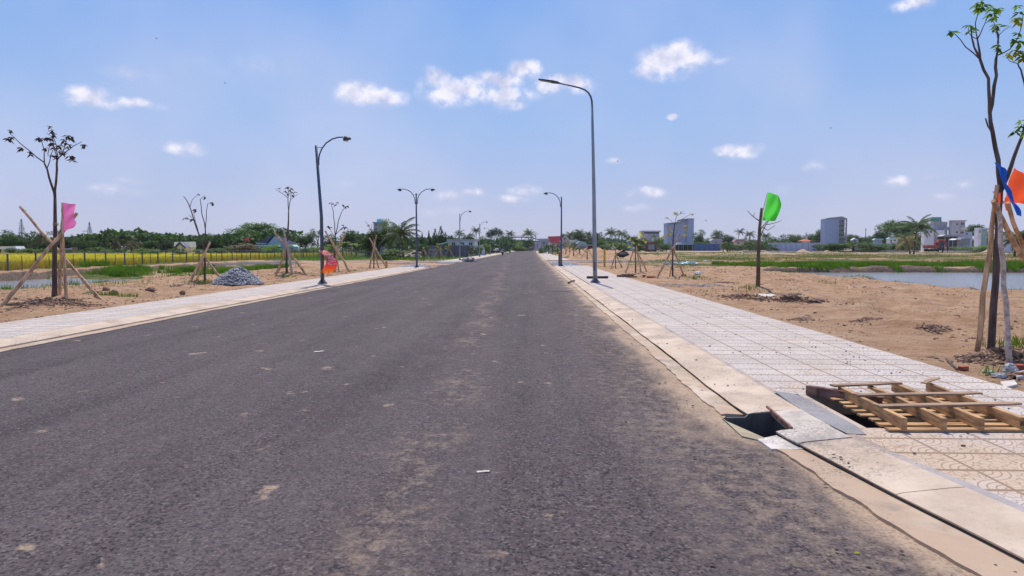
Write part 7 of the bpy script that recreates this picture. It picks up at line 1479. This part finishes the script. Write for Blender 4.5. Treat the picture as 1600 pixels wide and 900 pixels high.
q = P3(1481, 388, 172.5); b = MB(); b.tube([(q.x, 172.5, gz(q.x, 172.5)), (q.x, 172.5, gz(q.x, 172.5)+1.6)], .06, 6); b.box((q.x, 172.5, gz(q.x, 172.5)+1.3), (.3, .2, .5)); tag(b.build('marker_stake', M_CLB, org=(q.x, 172.5, 0)), 'dark stake with a bag hung on it right of the standing person', 'stake')
# motorcycle coming towards the camera with its rider
M_TYRE = simple('tyre', (.02, .02, .022), .9, bstr=0); M_BODY = simple('dark_paint', (.03, .035, .05), .3, bstr=0); M_LITE = simple('headlight_glass', (.6, .65, .6), .1, bstr=0); M_PLATE = simple('white_panel', (.6, .6, .6), .4, bstr=0)
q = P3(785.3, 388, 150); mo = thing('motorcycle', 'dark motorcycle coming up the road towards the camera', 'motorcycle', (q.x, 150, 0), None, .08)
def wheel(c, r_, w, par, name='wheel', axis='x'):
    import bmesh
    b = MB(); n = 18; P_ = []
    for i in range(n+1): a = 2*math.pi*i/n; P_.append((c[0], c[1]+r_*math.cos(a), c[2]+r_*math.sin(a)))
    b.tube(P_, w, 6); t = b.build(name, M_TYRE, par); b = MB(); b.tube([(c[0]-w*.5, c[1], c[2]), (c[0]+w*.5, c[1], c[2])], r_*.25, 10)
    for i in range(5): a = i*1.257; b.tube([c, (c[0], c[1]+r_*.95*math.cos(a), c[2]+r_*.95*math.sin(a))], .012, 4)
    b.build('rim', M_GALV, t); return t
wheel((0, -.62, .29), .25, .045, mo); wheel((0, .62, .29), .25, .05, mo)
b = MB(); b.tube([(0, -.62, .29), (0, -.48, .75), (0, -.42, .95)], [.05, .06, .05], 8); b.build('fork', M_BODY, mo); b = MB(); b.lathe([(.02, -.55), (.14, -.2), (.17, .0), (.13, .16), (.03, .2)], (0, -.47, .78), 10); b.build('front_shield', M_BODY, mo)
b = MB(); b.tube([(-.34, -.36, 1.02), (0, -.42, 1.0), (.34, -.36, 1.02)], .02, 6); b.build('handlebar', M_BODY, mo); b = MB(); b.lathe([(.03, -.05), (.085, 0), (.03, .05)], (0, -.60, .90), 10); b.build('headlight', M_LITE, mo)
b = MB(); b.tube([(0, -.2, .45), (0, .1, .5), (0, .65, .66)], [.13, .16, .10], 10); b.build('body', M_BODY, mo); b = MB(); b.tube([(0, -.05, .76), (0, .3, .79), (0, .65, .82)], [.10, .13, .09], 10); b.build('seat', M_CLB, mo); b = MB(); b.tube([(.16, 0, .3), (.16, .7, .36)], [.035, .05], 8); b.build('exhaust', M_GALV, mo)
J = [(0, .15, .90), (0, .12, 1.12), (0, .06, 1.34), (0, .02, 1.44), (0, -.02, 1.56), (0, -.02, 1.68), (.2, .05, 1.34), (.32, -.12, 1.16), (.30, -.36, 1.05), (-.2, .05, 1.34), (-.32, -.12, 1.16), (-.30, -.36, 1.05), (.12, .10, .88), (.20, -.28, .78), (.18, -.14, .34), (.18, -.27, .29), (-.12, .10, .88), (-.20, -.28, .78), (-.18, -.14, .34), (-.18, -.27, .29)]
person('person', 'rider in dark clothes and helmet sitting on the approaching motorcycle', (q.x, 150, 0), J, E, RD, M_SKIN,
    [('jacket', M_CLG, [([(0, .15, .93), (0, .12, 1.15), (0, .05, 1.38)], (.17, .18, .15)), ([(.17, .05, 1.35), (.32, -.12, 1.16), (.30, -.34, 1.06)], (.085, .07, .05)), ([(-.17, .05, 1.35), (-.32, -.12, 1.16), (-.30, -.34, 1.06)], (.085, .07, .05))]),
     ('trousers', M_CLB, [([(.10, .14, .90), (.20, -.28, .80), (.18, -.14, .36)], (.11, .085, .065)), ([(-.10, .14, .90), (-.20, -.28, .80), (-.18, -.14, .36)], (.11, .085, .065))])], rz=.08,
    hat=('helmet', M_HELM, [(.115, -.06), (.14, .02), (.13, .12), (.08, .19), (.01, .21)], (0, -.01, 1.58)))
# loaded cargo tricycle parked at the left pavement
q = P3(775, 388, 200); tr3 = thing('cargo_tricycle', 'cargo tricycle loaded with white sacks parked by the far left kerb', 'tricycle', (q.x, 200, 0), None, .2)
wheel((-.62, .4, .33), .29, .05, tr3); wheel((.62, .4, .33), .29, .05, tr3); wheel((0, -1.2, .30), .26, .05, tr3)
b = MB(); b.box((0, .5, .62), (1.5, 1.9, .12)); b.box((0, 1.4, .82), (1.5, .06, .4)); b.box((-.72, .5, .82), (.06, 1.9, .4)); b.box((.72, .5, .82), (.06, 1.9, .4)); b.build('cargo_bed', simple('bed_maroon', (.12, .04, .06), .7), tr3)
b = MB(); b.tube([(0, -1.2, .3), (0, -.9, .9), (0, -.85, 1.1)], .045, 6); b.tube([(-.35, -.8, 1.1), (.35, -.8, 1.1)], .02, 6); b.tube([(0, -1.0, .6), (0, -.2, .6)], .07, 6); b.build('frame', M_BODY, tr3); b = MB(); b.tube([(0, -.65, .82), (0, -.3, .84)], .13, 8); b.build('seat', M_CLB, tr3); b = MB(); b.lathe([(.02, -.05), (.09, 0), (.02, .05)], (0, -1.0, .92), 10); b.build('headlight', M_LITE, tr3)
M_SACK = simple('white_sack', (.62, .56, .60), .8, var=.15, bstr=.3)
for i, (dx, dy, z) in enumerate([(-.4, .2, .92), (.35, .3, .94), (-.35, .95, .93), (.4, 1.0, .92), (0, .6, 1.30), (.3, .4, 1.32)]):
    a = rock(775, 390, 200, .48, .36, .26, M_SACK, ['white sack at the front left of the tricycle bed', 'white sack at the front right of the tricycle bed', 'white sack at the back left of the tricycle bed', 'white sack at the back right of the tricycle bed', 'topmost white sack on the tricycle load', 'white sack leaning on the topmost sack of the tricycle'][i], 60+i, 'sack', 'sack', z=0, sub=2); a.location = (q.x+dx, 200+dy, z+.06); a['group'] = 'white sacks on the cargo tricycle'
# small dump truck near the road end
q = P3(830.5, 388, 340); tk = thing('truck', 'small dark truck with orange cab top at the end of the road', 'truck', (q.x, 340, 0)); M_CABP = simple('truck_teal', (.05, .09, .11), .4, bstr=0); M_CABO = simple('truck_orange', (.45, .20, .12), .5, bstr=0)
b = MB(); b.box((0, .0, 1.25), (1.75, 1.5, 1.3)); b.build('cab', M_CABP, tk, bevel=.08); b = MB(); b.box((0, .05, 2.02), (1.7, 1.3, .26)); b.build('cab_roof', M_CABO, tk, bevel=.06); b = MB(); b.box((0, -.77, 1.62), (1.45, .04, .5)); b.build('windscreen', simple('windscreen', (.12, .17, .19), .1, bstr=0, spec=.9), tk)
b = MB(); b.box((0, 2.6, 1.35), (1.9, 3.4, 1.3)); b.build('tipper_bed', M_CABP, tk, bevel=.03); b = MB(); b.box((0, -.83, .62), (1.75, .14, .24)); b.build('bumper', M_BODY, tk)
for s in (-1, 1):
    b = MB(); b.lathe([(.02, -.04), (.12, 0), (.02, .04)], (s*.6, -.79, .95), 10); b.build('headlight', M_LITE, tk)
    for y_ in (.0, 3.3): wheel((s*.82, y_, .40), .33, .10, tk)
# shop signs and banners far along the left of the road end
for px, t, bt, mt, lb in [(791.5, 385, 390, R_PINK, 'small red and white banner on the left side of the road end'), (797.5, 385.5, 390, wallmat('pink_sign', (.6, .25, .25)), 'pink banner beside the red and white banner at the road end'), (802.3, 386, 390.5, wallmat('mauve_sign', (.5, .25, .3)), 'narrow mauve banner nearest the road at its far end')]:
    B = Bld('banner', px-1.2, px+1.2, 330, lb, 'banner'); B.block('panel', px-1.1, px+1.1, t, bt, .08, mt); B.block('pole', px-1.35, px-1.1, t-.5, None, .1, M_LAT)
B = Bld('stall', 785, 793, 300, 'white-roofed roadside stall behind the motorcycle', 'stall'); B.poly('roof', [(786, 386.3), (787, 385), (791, 385), (792, 386.3)], -1, 2, R_WHITE); B.block('counter', 787, 791, 389.5, None, 1, W_CREAM); B.block('post', 786.6, 786.9, 386, None, .1, M_LAT); B.block('post', 791, 791.3, 386, None, .1, M_LAT)
# ================================================================== HAZE
HZ = .00012
def haze():
    m = bpy.data.materials.new('air_haze'); m.use_nodes = True; nt = m.node_tree; nt.nodes.clear(); o = N(nt, 'ShaderNodeOutputMaterial'); p = N(nt, 'ShaderNodeVolumePrincipled')
    p.inputs['Color'].default_value = (.88, .92, 1, 1); p.inputs['Density'].default_value = HZ; p.inputs['Anisotropy'].default_value = .2; L(nt, p.outputs[0], o.inputs['Volume'])
    b = MB(); b.box((0, 3000, 26), (12400, 12600, 60)); h = b.build('haze', m); h['kind'] = 'stuff'; h['label'] = 'thin bluish haze in the air over the whole plain'; return h
if HZ: haze()
